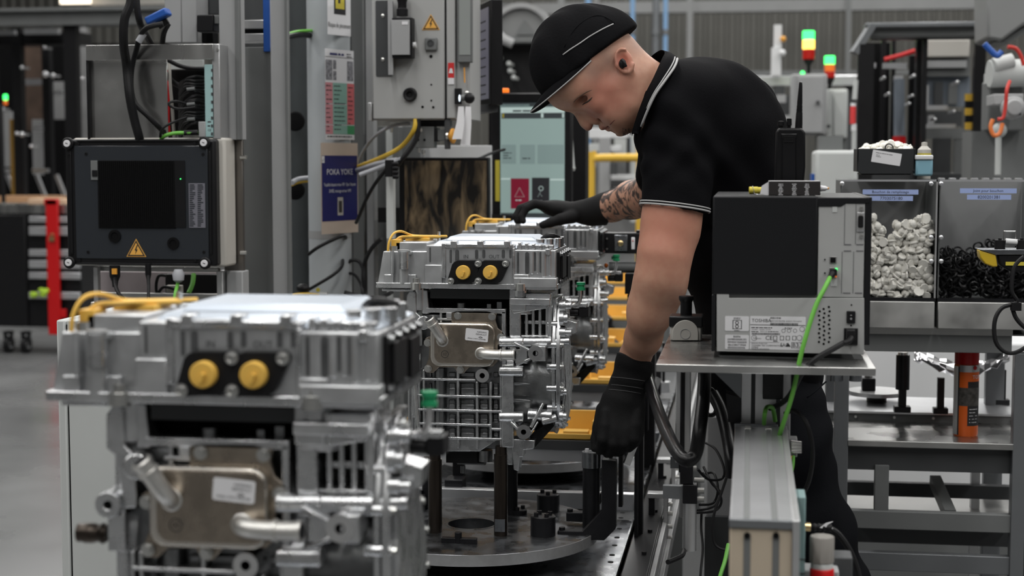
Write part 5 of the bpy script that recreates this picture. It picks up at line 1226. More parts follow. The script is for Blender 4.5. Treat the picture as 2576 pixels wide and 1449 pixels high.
# cable gland, teal valve terminal, red lubricator
T = Thing('cable_gland_block', PD(2000, 1150, 3.0), 'small grey bracket with metal cable glands on the side of the beam', 'cable gland')
mb = MB(); bpd(mb, 1972, 1105, 2006, 1150, 2.98, .04); bpd(mb, 1958, 1088, 1985, 1106, 3.0, .04); T.part('bracket', mb, 'paint_grey', bevel=.002)
for i in range(4): T.part('gland', MB().cyl(PD(1990, 1112+i*8, 2.97), PD(2016, 1115+i*7, 2.97), .0035, n=10), 'zinc')
T.part('earth_wire', tubeD([(1996, 1148, 2.97), (1994, 1175, 2.95), (1986, 1205, 2.95), (1984, 1230, 2.97)], .003), 'green_cable'); T.part('earth_wire', tubeD([(1992, 1148, 2.97), (1984, 1180, 2.96), (1978, 1200, 2.97)], .003), 'yellow_cable')
T = Thing('valve_terminal', PD(2008, 1449, 2.75), 'teal grey valve terminal block beside the aluminium beam', 'valve block')
mb = MB(); bpd(mb, 1996, 1250, 2024, 1700, 2.5, .06); T.part('body', mb, 'teal_dull', bevel=.002)
for i in range(6): mb = MB(); bpd(mb, 2002, 1262+i*36, 2026, 1264+i*36, 2.495, .03); T.part('module_seam', mb, 'panel_dark')
T.part('hose_fitting', MB().cyl(PD(2020, 1325, 2.8), PD(2038, 1326, 2.8), .008, n=12), 'brass')
T.part('ribbed_sleeve', MB().lathe(PD(2034, 1326, 2.8), X3, [(0, .006)] + [(0.002+.004*i, .006 if i % 2 else .0075) for i in range(9)] + [(.04, .006)], 12), 'black_rubber')
T.part('cable', tubeD([(2084, 1328, 2.8), (2110, 1345, 2.8), (2140, 1390, 2.8), (2160, 1449, 2.8), (2165, 1520, 2.8)], .0055), 'black_rubber')
mb = MB(); mb.prism([PD(2062, 1328, 2.79), PD(2078, 1316, 2.79), (PD(2096, 1312, 2.79)), PD(2080, 1322, 2.79), PD(2096, 1330, 2.79), PD(2076, 1330, 2.79)], (0, .002, 0)); T.part('cable_tag', mb, 'label_white')
c = PD(2067, 1600, 2.5)
T = Thing('air_lubricator', (c.x, c.y, c.z), 'grey capped air filter with a red ring in the lower right', 'air filter')
def sec(y0, y1, r, k, nm, n=10): a, b = PD(2067, y1, 2.5), PD(2067, y0, 2.5); T.part(nm, MB().lathe((a.x, a.y, a.z), Z3, [(0, r), (b.z-a.z-.002, r), (b.z-a.z, r*.93)], n), k)
sec(1347, 1412, .0195, mat('filter_grey', (.27, .255, .235), 0, .5), 'cap', 10); sec(1412, 1428, .0175, 'paint_pale', 'collar', 20); sec(1428, 1475, .0190, 'red_paint', 'red_ring', 20); sec(1475, 1560, .0195, 'paint_grey', 'bowl', 20)
mb = MB(); bpd(mb, 2015, 1436, 2110, 1600, 2.55, .05); T.part('body', mb, 'paint_grey', bevel=.003); mb = MB(); bpd(mb, 2095, 1402, 2145, 1470, 2.58, .05); T.part('manifold', mb, 'panel_dark', bevel=.003)
single('green_hose', tubeD([(1832, 1370, 3.3), (1824, 1410, 3.25), (1812, 1449, 3.2), (1795, 1520, 3.15)], .0042), 'green_cable', 'green cable dropping to the left of the aluminium beam foot', 'cable')
mb = MB(); bpd(mb, 1776, 1050, 1835, 1420, 4.3, .2)
T = Thing('grey_base_cabinet', PD(1805, 1420, 4.3), 'grey cabinet standing behind the thin hoses', 'cabinet'); T.o.location.z = 0; T.loc.z = 0
a = PD(1776, 1045, 4.3); b = PD(1850, 1045, 4.3); T.part('body', MB().box(a.x, b.x, a.y, a.y+.3, 0, a.z), 'paint_grey', bevel=.006); T.part('dark_plinth', MB().box(a.x, b.x, a.y-.02, a.y, 0, PD(1776, 1300, 4.3).z), 'panel_dark')

# ------------------------------------------------------------------ parts rack with dispenser bins
DR = 4.25
YK = PD(2340, 830, DR).y
xA, xB = PY(2098, 1000, YK).x, PY(2620, 1000, YK).x
T = Thing('parts_rack', ((xA+xB)/2, YK+.2, 0), 'grey steel parts rack carrying the two dispenser bins', 'rack')
def zk(py): return PY(2340, py, YK).z
for px0, px1, k in ((2098, 2134, 'alu_frame'), (2548, 2600, 'alu_frame')):
    a, b = PY(px0, 1100, YK), PY(px1, 1100, YK); T.part('front_post', MB().box(a.x, b.x, YK, YK+.04, 0, zk(885) if px0 > 2200 else zk(925)), k, bevel=.002)
    T.part('rear_post', MB().box(a.x, b.x, YK+.50, YK+.54, 0, zk(885)), k, bevel=.002)
mb = MB(); mb.bp(2120, 826, 2546, 886, YK-.01, .04); T.part('top_beam', mb, 'panel_grey', bevel=.002)
mb = MB(); mb.bp(2120, 822, 2548, 842, YK-.012, .02); T.part('top_angle', mb, 'stainless_dull')
mb = MB(); mb.box(xA, xB, YK+.0, YK+.5, zk(842), zk(838)); T.part('bin_deck', mb, 'panel_grey')
zs = zk(1112)
T.part('shelf', MB().box(xA+.01, xB, YK+.005, YK+.50, zs-.004, zs), 'stainless', bevel=.001)
mb = MB(); mb.bp(2132, 1112, 2550, 1128, YK-.002, .01); T.part('shelf_lip', mb, 'stainless_dull', bevel=.002)
mb = MB(); mb.bp(2130, 1128, 2545, 1186, YK+.03, .02); T.part('shelf_apron', mb, 'panel_dark')
zr_ = PZ(2340, 1056, zs).z; yr = PZ(2340, 1062, zs).y
T.part('shelf_back_rail', MB().box(xA, xB, yr, yr+.02, zs, zs+.022), 'panel_grey'); T.part('back_rail_top', MB().box(xA, xB, yr-.004, yr+.3, zs+.022, zs+.028), 'alu_bright')
for i in range(5): c = Vector((xA+.08+i*.11, yr-.002, zs+.012)); T.part('rail_screw', MB().cyl(c, c-Vector((0, .004, 0)), .004, n=8), 'zinc')
for y0, y1, d, k in ((1290, 1335, .006, 'panel_grey'), (1218, 1252, .3, 'panel_dark'), (1395, 1440, .006, 'alu_frame'), (1305, 1370, .3, 'panel_dark')):
    a = PY(2340, y0, YK+d).z; b = PY(2340, y1, YK+d).z; T.part('cross_beam', MB().box(xA+.03, xB, YK+d, YK+d+.03, b, a), k, bevel=.002)
mb = MB(); mb.bp(2200, 1170, 2236, 1292, YK+.02, .03); T.part('short_strut', mb, 'panel_grey', bevel=.002)
mb = MB(); mb.beam(PY(2352, 1208, YK+.28), PY(2390, 1296, YK+.05), .03, .03); T.part('diagonal_strut', mb, 'panel_grey')
for x in (2455,): a = PY(x, 1200, YK+.32); T.part('inner_post', MB().box(a.x-.012, a.x+.012, a.y, a.y+.03, 0, zs), 'alu_profile')
mb = MB(); mb.box(xA+.05, xB, YK+.1, YK+.5, PY(2340, 1300, YK+.2).z-.01, PY(2340, 1300, YK+.2).z); T.part('lower_shelf', mb, 'stainless_dull')
# bins
defmat('clear_front', (.9, .93, .95), 0, .06, trans=1.0, alpha=.16, ior=1.3)
def bin_(px0, px1, lb, l1, l2, lx, ly):
    yb0 = YK - .03; x0, x1 = PY(px0, 620, yb0).x, PY(px1, 620, yb0).x; zT, zB_ = PY(2300, 452, yb0).z, PY(2300, 752, yb0).z
    T = Thing('dispenser_bin', ((x0+x1)/2, yb0+.15, zk(838)), lb, 'dispenser', 'clear-fronted dispenser bins')
    T.part('back_wall', MB().box(x0+.005, x1-.005, yb0+.24, yb0+.25, zB_, zT-.004), 'paint_grey')
    T.part('side_wall', MB().box(x0, x0+.003, yb0+.004, yb0+.24, zB_, zT-.004), 'panel_grey'); T.part('side_wall', MB().box(x1-.003, x1, yb0+.004, yb0+.24, zB_, zT-.004), 'panel_grey')
    T.part('floor_panel', MB().box(x0, x1, yb0+.01, yb0+.24, zB_-.003, zB_), 'panel_grey')
    fr = T.part('clear_front', MB().box(x0, x1, yb0, yb0+.003, zB_, zT), 'clear_front')
    T.part('top_lid', MB().box(x0, x1, yb0+.006, yb0+.26, zT-.004, zT), 'clear_front'); T.part('lid_edge', MB().box(x0, x1, yb0-.002, yb0+.006, zT-.005, zT), 'alu_bright')
    T.part('lower_edge', MB().box(x0, x1, yb0-.004, yb0+.008, zB_-.006, zB_+.003), 'steel_black'); T.part('side_edge', MB().box(x1-.004, x1, yb0-.002, yb0+.004, zB_, zT), 'alu_profile')
    zc = zk(822); T.part('chute', MB().prism([(x0, yb0-.012, zB_-.006), (x0, yb0-.02, zc), (x0, yb0+.24, zk(838)), (x0, yb0+.24, zB_-.006)], (x1-x0-.003, 0, 0)), 'stainless_dull', bevel=.002)
    for py in (462, 597, 657):
        for px in (px0+6, px1-14): c = PY(px, py, yb0); T.part('front_screw', MB().lathe(c, (0, -1, 0), [(0, .006), (.006, .006), (.009, .003), (.0092, 0)], 12), 'alu_bright')
    c = PY(lx, ly, yb0-.0006); a = T.part('name_strip', MB().box(c.x-.072, c.x+.072, c.y-.0008, c.y, c.z-.0065, c.z+.0065), mat('strip_blue', (.36, .45, .75), 0, .5), under=fr)
    c2 = PY(lx+2, ly+16, yb0-.0006); b = T.part('number_strip', MB().box(c2.x-.056, c2.x+.056, c2.y-.0008, c2.y, c2.z-.0065, c2.z+.0065), MATS['strip_blue'], under=fr)
    f = MB(); f.text(l1, c + Vector((0, -.0011, -.003)), X3, Z3, .0068); f.text(l2, c2 + Vector((0, -.0011, -.0038)), X3, Z3, .0082); T.part('strip_lettering', f, 'ink', under=fr)
    return x0, x1, yb0, zB_, zT
b1 = bin_(2112, 2356, 'clear-fronted dispenser bin full of white caps', 'Bouchon de remplissage', '7703075180', 2240, 483)
b2 = bin_(2361, 2610, 'clear-fronted dispenser bin of black rings at the right edge', 'Joint pour bouchon', '8200201381', 2486, 480)
# white caps: 300 singles in front, the rest behind as loose stuff
random.seed(11)
defmat('cap_white', (.95, .93, .86), 0, .55, var=.12, vs=30, sss=.0)
def cap_proto(s):
    f = MB(); f.lathe((0, 0, -.009*s), Z3, [(0, .0125*s), (.004*s, .0135*s), (.006*s, .010*s), (.013*s, .010*s), (.016*s, .0075*s), (.018*s, .003*s)], 9); return f
proto = [link_mesh('filler_plug', cap_proto(s).v, cap_proto(s).f, 'cap_white') for s in (1.0, 1.12, .9)]
for p in proto: bpy.data.objects.remove(p) if False else None
x0, x1, yb0, zB_, zT = b1
def ztop(x): t = (x-x0)/(x1-x0); return zB_ + (PY(2300, 545, yb0).z - zB_)*(.93 + .07*math.sin(t*9) + .04*math.sin(t*23)) - (.03 if t < .25 else 0) - (.03 if .46 < t < .6 else 0)
n = 0; ob0 = proto
def place_cap(x, y, z, i):
    o = ob0[i % 3] if i < 3 else ob0[i % 3].copy()
    if i >= 3: COL.objects.link(o)
    o.location = (x, y, z); o.rotation_euler = (random.uniform(0, 6.3), random.uniform(0, 6.3), random.uniform(0, 6.3))
    o['label'] = 'white plastic filler cap heaped in the left dispenser bin'; o['category'] = 'cap'; o['group'] = 'white caps in the dispenser bin'
xs0 = PY(2180, 620, yb0).x
i = 0
for lay in range(2):
    z = zB_ + .013
    while z < zT and i < 300:
        x = xs0 + (.010 if int(z*1000) % 2 else 0)
        while x < x1 - .013 and i < 300:
            if z < ztop(x):
                place_cap(x + random.uniform(-.004, .004), yb0 + .02 + lay*.021 + random.uniform(-.003, .004), z + random.uniform(-.005, .005), i); i += 1
            x += .0185
        z += .0165
mb = MB(); nx, nz = 24, 12
for a in range(nx):
    for c in range(nz):
        x = x0 + .012 + (x1-x0-.024)*a/(nx-1); z = zB_ + .012 + (ztop(x)-zB_-.03)*c/(nz-1)
        if x < xs0 - .05: continue
        mb.ball((x + random.uniform(-.003, .003), yb0+.075 + random.uniform(-.008, .008), z), .014, .014, .012, 6, 4)
single('white_cap_heap', mb, 'cap_white', 'heap of white filler caps deep inside the left dispenser bin', 'caps', kind='stuff')
# black rings
x0, x1, yb0, zB_, zT = b2
def torus(mb, c, R, r, ax, n=12, m=5):
    ax = Vector(ax).normalized(); u = ax.orthogonal().normalized(); w = ax.cross(u); c = Vector(c); vs = []; fs = []
    for i in range(n):
        d = u*math.cos(2*math.pi*i/n) + w*math.sin(2*math.pi*i/n)
        for j in range(m): vs.append(c + d*(R + r*math.cos(2*math.pi*j/m)) + ax*r*math.sin(2*math.pi*j/m))
    for i in range(n):
        for j in range(m): fs.append((i*m+j, ((i+1) % n)*m+j, ((i+1) % n)*m+(j+1) % m, i*m+(j+1) % m))
    return mb.add(vs, fs)
t0 = torus(MB(), (0, 0, 0), .0115, .0026, (0, 0, 1), 14, 6)
ro = link_mesh('rubber_ring', t0.v, t0.f, 'black_satin')
for k in range(120):
    o = ro if k == 0 else ro.copy()
    if k: COL.objects.link(o)
    t = random.random(); lay = k // 60
    x = x0 + .014 + (x1-x0-.028)*t; z = PY(2450, 640 + 8*math.sin(t*8), yb0).z + random.uniform(-.02, .018) - lay*.02
    o.location = (x, yb0 + .018 + random.uniform(0, .07), z); o.rotation_euler = (random.uniform(.3, 2.4), random.uniform(-.8, .8), random.uniform(0, 3))
    o['label'] = 'black rubber ring lying in the right dispenser bin'; o['category'] = 'ring'; o['group'] = 'rubber rings in the dispenser bin'
mb = MB()
for k in range(420):
    x = x0 + .014 + (x1-x0-.028)*random.random(); torus(mb, (x, yb0 + .02 + random.uniform(0, .05), random.uniform(zB_+.008, PY(2450, 655, yb0).z)), .0115, .0030, (random.uniform(-1, 1), random.uniform(-1, 1), random.uniform(.1, 1)), 9, 4)
single('rubber_ring_heap', mb, 'black_satin', 'dense heap of black rubber rings at the bottom of the right bin', 'rings', kind='stuff')
T = Thing('ring_heap_core', ((x0+x1)/2, yb0+.15, zB_), None, None); bpy.data.objects.remove(T.o)
# pale low machine behind the rack
q = PD(2340, 1000, 5.5); T = Thing('pale_machine_base', (q.x, q.y, 0), 'long pale machine base seen through the parts rack', 'machine base')
mb = MB(); bpd(mb, 2060, 860, 2760, 1150, 5.5, .3); T.part('upper_casing', mb, 'white_paint', bevel=.01); mb = MB(); bpd(mb, 2060, 1160, 2760, 1300, 5.45, .35); T.part('lower_casing', mb, 'white_paint', bevel=.01)
a = PD(2060, 1300, 5.5); b = PD(2760, 1300, 5.5); T.part('plinth', MB().box(a.x, b.x, a.y+.05, a.y+.28, 0, a.z+.02), 'panel_grey'); T.part('joint', MB().box(a.x, b.x, a.y+.06, a.y+.26, a.z, PD(2060, 1140, 5.5).z), 'panel_dark')
# label scanner on the rack
c = PD(2540, 640, 3.6)
T = Thing('yellow_signal_unit', (c.x, c.y, c.z), 'black and yellow sensor unit with a small clip on top at the right edge', 'sensor')
Yq = c.y
mb = MB(); mb.pp([(2510, 640), (2640, 640), (2640, 690), (2540, 682), (2516, 668)], Yq, .06); T.part('base', mb, 'black_plastic', bevel=.004)
mb = MB(); mb.pp([(2464, 629), (2505, 640), (2510, 671), (2498, 672), (2478, 664), (2466, 648)], Yq-.002, .05); T.part('yellow_lens', mb, mat('lens_yellow', (.62, .42, .03), 0, .3), bevel=.003)
mb = MB(); mb.pp([(2464, 628), (2640, 628), (2640, 640), (2505, 641)], Yq-.004, .08); T.part('top_plate', mb, 'plate_steel', bevel=.001)
mb = MB(); mb.bp(2530, 659, 2580, 668, Yq-.003, .01); T.part('yellow_mark', mb, 'sticker_yellow')
for px in (2515, 2570):
    p = PY(px, 628, Yq+.02); T.part('rubber_stud', MB().lathe(p, Z3, [(0, .012), (.022, .012), (.022, .004), (.026, .004), (.026, 0)], 16), 'black_rubber')
p = PY(2543, 605, Yq+.02); T.part('roller', MB().cyl(p + Vector((-.012, 0, -.002)), p + Vector((.014, 0, -.004)), .007, n=14), 'white_paint'); mb = MB(); mb.tube([PY(2526, 606, Yq+.01), PY(2526, 582, Yq+.01), PY(2554, 582, Yq+.01), PY(2556, 600, Yq+.01)], .0018, sm=1); T.part('clip', mb, 'zinc')
T.part('cable', tubeD([(2576, 645, 3.55), (2552, 672, 3.55), (2545, 730, 3.55), (2558, 760, 3.55), (2520, 775, 3.55), (2502, 810, 3.55), (2505, 860, 3.55), (2530, 886, 3.55), (2560, 885, 3.55), (2600, 860, 3.55)], .0048), 'black_rubber')
T.part('cable', tubeD([(2546, 772, 3.55), (2556, 800, 3.55), (2580, 825, 3.55), (2610, 835, 3.55)], .0048), 'black_rubber'); mb = MB(); bpd(mb, 2545, 762, 2570, 782, 3.54, .02); T.part('cable_tie', mb, 'black_plastic')
p = PD(2640, 690, 3.6); T.part('arm', MB().box(p.x-.03, p.x+.03, p.y+.02, p.y+.06, 0, p.z+.01), 'panel_dark')
# black parts bin with white caps, on the dispenser
zl = b1[4]
p0 = PZ(2230, 441, zl); Yb_ = YK + .05
T = Thing('parts_bin', PY(2230, 440, Yb_), 'black open parts bin with a paper label, heaped with white parts, on the dispenser', 'bin')
mb = MB()
o_ = [(2156, 374), (2302, 374), (2302, 424), (2290, 440), (2168, 440), (2156, 428)]
mb.pp(o_, Yb_, .004); mb.pp(o_, Yb_+.15, .004)
for e in ((2156, 2160), (2298, 2302)): mb.bp(e[0], 374, e[1], 432, Yb_, .15)
mb.bp(2166, 436, 2292, 440, Yb_, .15); T.part('shell', mb, mat('bin_black', (.022, .024, .026), 0, .45), bevel=.001, whole=True)
c = PY(2230, 397, Yb_-.0005); ax = Vector((1, 0, -.16)).normalized(); ay = Vector((.16, 0, 1)).normalized()
lb_ = T.part('paper_label', MB().rrect(c, ax, ay, .0385, .0165, .0015, (0, -.0006, 0), 3), 'label_white')
f = MB()
f.dashes(c + ax*(-.030) + ay*.009 + Vector((0, -.0009, 0)), ax, ay, .055, .0022, 1, seed=8); f.dashes(c + ax*(-.028) + ay*.003 + Vector((0, -.0009, 0)), ax, ay, .014, .0020, 2, 2.0, seed=9, fill=.5)
T.part('label_print', f, 'ink_soft', under=lb_)
random.seed(3)
for k in range(34):
    px = random.uniform(2172, 2290); o = proto[0].copy(); COL.objects.link(o)
    q = PY(px, 372 - 9*math.exp(-((px-2232)/30)**2) + random.uniform(-3, 4), Yb_ + .03 + random.uniform(0, .09)); o.location = q; o.rotation_euler = (random.uniform(0, 6), random.uniform(0, 6), 0)
    o.scale = (.75, .75, .75); o['label'] = 'small white plastic cap heaped in the black parts bin'; o['category'] = 'cap'; o['group'] = 'white caps in the black bin'
mb = MB()
for k in range(60): mb.ball(PY(random.uniform(2165, 2295), random.uniform(378, 392), Yb_ + random.uniform(.01, .14)), .010, n=6, m=4)
single('small_cap_heap', mb, 'cap_white', 'white parts filling the inside of the black bin', 'caps', kind='stuff')
torus_mb = torus(MB(), PY(2237, 372, Yb_+.02), .011, .0018, (.5, 1, .3), 20, 6); single('rubber_ring', torus_mb, 'black_rubber', 'single black rubber ring lying on the white caps of the black bin', 'ring')
T = Thing('storage_tub', PY(2323, 440, YK+.08), 'translucent tub with pale blue contents behind the black bin', 'tub')
mb = MB(); mb.bp(2304, 400, 2347, 443, YK+.04, .08); T.part('blue_content', mb, mat('tub_blue', (.24, .45, .55), 0, .4), bevel=.006); mb = MB(); mb.bp(2303, 390, 2348, 402, YK+.036, .09); T.part('lid', mb, 'white_paint', bevel=.003)
T = Thing('glue_bottle', PY(2324, 430, YK+.17), 'small pale yellow bottle standing behind the tub', 'bottle'); q = PY(2324, 440, YK+.17); q.z = zl; T.part('bottle', MB().lathe(q, Z3, [(0, .018), (.08, .018), (.09, .008), (.1, .008), (.101, 0)], 14), 'bone_plastic'); T.part('bottle_band', MB().cyl(q+Vector((0, 0, .055)), q+Vector((0, 0, .07)), .0186, n=14), 'sticker_yellow')
for k in range(9):
    c = PY(2372 + k*28, 442, YK+.0); mb = MB(); mb.box(c.x-.008, c.x+.008, YK+.02, YK+.05, zl, zl+.004); single('hinge_plate', mb, 'alu_bright', '%s bright hinge tab from the left on top of the right bin' % ('first second third fourth fifth sixth seventh eighth ninth'.split()[k]), 'hinge', 'hinge tabs on the bin lid')
# spray can and fixtures on the shelf
q = PZ(2428, 1094, zs)
T = Thing('spray_can', (q.x, q.y, zs), 'orange and black aerosol spray can with a red cap on the shelf', 'spray can')
h = PY(2428, 914, q.y).z - zs; r = .0335
defmat('can_orange', (.86, .15, .02), .1, .35)
T.part('can_body', MB().lathe((q.x, q.y, zs), Z3, [(0, r*.95), (.004, r), (h-.004, r), (h, r*.9), (h+.001, 0)], 28), 'can_orange')
T.part('cap', MB().lathe((q.x, q.y, h+zs), Z3, [(0, r*.98), (.03, r*.98), (.05, r*.9), (.051, 0)], 28), 'red_paint')
def wrap(a0, a1, z0, z1, k, nm, dr=.0004):
    n = 8; vs = []
    for i in range(n+1):
        a = math.radians(a0 + (a1-a0)*i/n); vs += [(q.x + (r+dr)*math.sin(a), q.y - (r+dr)*math.cos(a), zs+z0), (q.x + (r+dr)*math.sin(a), q.y - (r+dr)*math.cos(a), zs+z1)]
    T.part(nm, MB().add(vs, [(2*i, 2*i+2, 2*i+3, 2*i+1) for i in range(n)]), k)
wrap(-95, -48, .004, h-.006, 'alu_profile', 'silver_stripe'); wrap(-48, -40, .004, h-.006, 'ink', 'black_stripe'); wrap(-40, 80, .085, .135, mat('can_photo', (.07, .065, .06), 0, .4, var=.5, vs=90), 'picture_band'); wrap(0, 75, .03, .085, 'ink', 'text_panel'); wrap(0, 70, .135, .152, 'ink', 'text_panel'); wrap(-40, 85, .178, h-.002, 'alu_profile', 'shoulder_band')
f = MB(); vs, fs = text_mesh('TOP', 'L'); vs = [(x*.010, y*.010) for x, y in vs]; f.add([(q.x + (r+.0006)*math.sin(x/r + .35), q.y - (r+.0006)*math.cos(x/r + .35), zs + .160 + y) for x, y in vs], fs)
for k in range(5):
    dm = MB().dashes((0, 0, 0), X3, Z3, .026, .0024, 1, seed=20+k, fill=.7); f.add([(q.x + (r+.0006)*math.sin(x/r + .15), q.y - (r+.0006)*math.cos(x/r + .15), zs + .075 - k*.009 + z_) for x, y_, z_ in dm.v], dm.f)
T.part('can_lettering', f, 'label_white')
T.part('maker_mark', MB().lathe((q.x+r*.55, q.y-r*.86, zs+.19), (.55, -.86, 0), [(0, .006), (.0006, .006), (.0007, 0)], 16), 'red_paint')
def fixture(px, pyb, top, lb, w=.018, D_=None, head=True):
    p = PZ(px, pyb, zs+.028); T = Thing('fixture_post', (p.x, p.y, zs+.028), lb, 'fixture', 'black fixture posts on the rack'); zt_ = PY(px, top, p.y).z
    T.part('foot', MB().box(p.x-w*1.3, p.x+w*1.3, p.y-w, p.y+w, zs+.028, zs+.045), 'steel_black', bevel=.002)
    T.part('stem', MB().box(p.x-w*.6, p.x+w*.6, p.y-w*.6, p.y+w*.6, zs+.045, zt_-.1 if head else zt_), 'steel_black')
    if head: T.part('head', MB().cyl((p.x, p.y, zt_-.1), (p.x, p.y, zt_), w*1.1, n=16), 'steel_black'); T.part('head_cap', MB().cyl((p.x, p.y, zt_), (p.x, p.y, zt_+.008), w*.8, n=16), 'zinc')
fixture(2269, 1036, 893, 'tall black fixture post with a round head left of the spray can')
fixture(2365, 1040, 950, 'black square fixture post just left of the spray can under the foil', .016, None, False); fixture(2520, 1018, 930, 'black fixture post at the far right under the foil', .016, None, False)
p = PZ(2205, 1010, zs+.028); T = Thing('small_turntable', (p.x, p.y, zs+.028), 'small steel disc with a black clamp at the left of the rack shelf', 'turntable')
T.part('disc', MB().cyl((p.x, p.y, zs+.05), (p.x, p.y, zs+.062), .085, n=36), 'plate_rim'); T.part('spindle', MB().cyl((p.x, p.y, zs+.028), (p.x, p.y, zs+.05), .03, n=18), 'steel_black'); T.part('clamp', MB().box(p.x-.045, p.x-.005, p.y-.02, p.y+.02, zs+.062, zs+.10), 'steel_black', bevel=.003); T.part('clamp_nut', MB().cyl((p.x-.025, p.y, zs+.10), (p.x-.025, p.y, zs+.115), .012, n=6), 'zinc')
# crumpled foil
random.seed(21); mb = MB(); nx, ny = 16, 10; zf_ = zs + .12
defmat('foil', (.78, .78, .80), .9, .22)
for j in range(ny):
    for i in range(nx):
        t, s = i/(nx-1), j/(ny-1); p = PY(2300 + 240*t, 900 + 40*math.sin(t*3.1) - 8, yr + .02 + .2*s); mb.v.append((p.x, p.y, p.z + random.uniform(-.012, .012) + .03*(s-.3)))
mb.f = [(j*nx+i, j*nx+i+1, (j+1)*nx+i+1, (j+1)*nx+i) for j in range(ny-1) for i in range(nx-1)]
o = single('foil_bag', mb, 'foil', 'crumpled silvery foil bag lying over the fixture posts', 'foil', sharp=12); sm_ = o.modifiers.new('thick', 'SOLIDIFY'); sm_.thickness = .002
# ------------------------------------------------------------------ left: grey cabinet behind the near motor
q0 = PD(150, 820, 3.3); yC = q0.y
T = Thing('floor_cabinet', (q0.x+.25, yC+.25, 0), 'plain pale grey floor cabinet behind the near blurred motor', 'cabinet')
xa_, zc_ = PY(141, 820, yC).x, PY(200, 806, yC).z
T.part('side_panel', MB().box(xa_, PY(163, 820, yC).x, yC, yC+.42, 0, zc_), 'paint_pale', bevel=.004)
T.part('front_panel', MB().box(PY(168, 820, yC).x, xa_+.46, yC+.001, yC+.42, 0, zc_-.001), 'paint_pale', bevel=.002)
T.part('joint_gap', MB().box(PY(162, 820, yC).x, PY(169, 820, yC).x, yC+.008, yC+.41, .01, zc_-.01), 'black_matte')
# ------------------------------------------------------------------ electrical station: stainless frame, smoked enclosure, column
DL = 4.45
YL = PD(360, 500, DL).y
O = PY(380, 680, YL)
T = Thing('machine_column', (PY(620, 700, YL).x, YL+.2, 0), 'tall grey machine column of aluminium and stainless steel behind the enclosure', 'machine column')
def col(px0, px1, py0, py1, dY, dep, k, nm, bv=.002):
    Y = YL + dY; x0, x1 = PY(px0, 400, Y).x, PY(px1, 400, Y).x
    z1 = PY((px0+px1)/2, py0, Y).z; z0 = 0 if py1 is None else PY((px0+px1)/2, py1, Y).z
    return T.part(nm, MB().box(x0, x1, Y, Y+dep, z0, z1), k, bevel=bv)
col(556, 604, -120, 352, .10, .06, 'paint_grey', 'front_post'); col(595, 606, -120, 352, .09, .02, 'panel_grey', 'post_edge')
col(604, 690, 118, None, .34, .02, 'panel_grey', 'side_sheet'); col(683, 728, -120, None, .30, .02, 'paint_grey', 'tall_profile', .004); col(719, 728, -120, None, .285, .016, 'panel_grey', 'profile_edge')
col(600, 684, 50, 72, .36, .08, 'alu_profile', 'upper_rail'); col(600, 684, 84, 104, .36, .08, 'alu_profile', 'lower_rail'); col(600, 684, 72, 84, .39, .05, 'black_satin', 'rail_gap')
col(604, 684, -120, 118, .55, .1, 'panel_dark', 'back_sheet'); col(666, 681, -120, 130, .33, .02, 'blue_paint', 'blue_strip')
col(420, 462, -120, 108, .16, .1, 'paint_grey', 'upper_cabinet', .003); col(462, 501, -120, 108, .16, .1, 'paint_grey', 'upper_cabinet_door', .003); col(501, 556, -120, 36, .26, .1, 'panel_dark', 'rear_cabinet')
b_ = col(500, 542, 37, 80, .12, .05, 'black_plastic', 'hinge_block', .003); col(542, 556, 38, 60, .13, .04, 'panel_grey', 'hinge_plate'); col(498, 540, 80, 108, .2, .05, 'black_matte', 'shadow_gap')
# stainless back plate frame
col(222, 540, 112, 150, .02, .012, 'stainless', 'top_flange', .001); col(227, 424, 148, 352, .05, .004, mat('plate_mirror', (.50, .50, .49), .9, .22, var=.14, vs=7, rvar=.08), 'back_plate'); col(221, 227, 150, 352, .03, .02, 'black_satin', 'plate_edge')
col(420, 516, 150, 175, .19, .01, 'paint_pale', 'white_backing'); col(436, 520, 175, 340, .24, .01, 'black_matte', 'dark_recess'); col(536, 556, 110, 350, .03, .10, 'alu_profile', 'frame_side', .002)
c = PY(548, 125, YL+.03); T.part('frame_screw', MB().cyl(c, c-Vector((0, .006, 0)), .004, n=10), 'zinc')
col(560, 610, 352, 682, .125, .015, 'stainless_brown', 'mount_plate', .002)
for py in (396, 636):
    c = PY(605, py, YL+.12); T.part('plate_bolt', MB().cyl(c, c+Vector((.018, 0, 0)), .006, n=10), 'zinc')
col(228, 240, 672, 760, .06, .02, 'alu_profile', 'lower_post'); col(540, 556, 682, None, .08, .05, 'alu_profile', 'lower_frame'); col(565, 606, 682, None, .10, .06, 'paint_grey', 'foot_post', .003); col(228, 545, 738, 860, .10, .02, 'stainless_dull', 'lower_plate'); col(230, 545, 672, 684, .09, .02, 'stainless_dull', 'lower_bar')
col(240, 545, 684, 738, .30, .01, mat('pink_grey', (.33, .29, .30), .2, .45, var=.15, vs=9), 'rear_sheet')
col(410, 545, 690, 738, .26, .02, 'black_satin', 'dark_unit'); col(412, 450, 718, 736, .2, .02, 'bone_plastic', 'terminal_block'); col(220, 240, 760, None, .1, .05, 'alu_profile', 'foot_post')
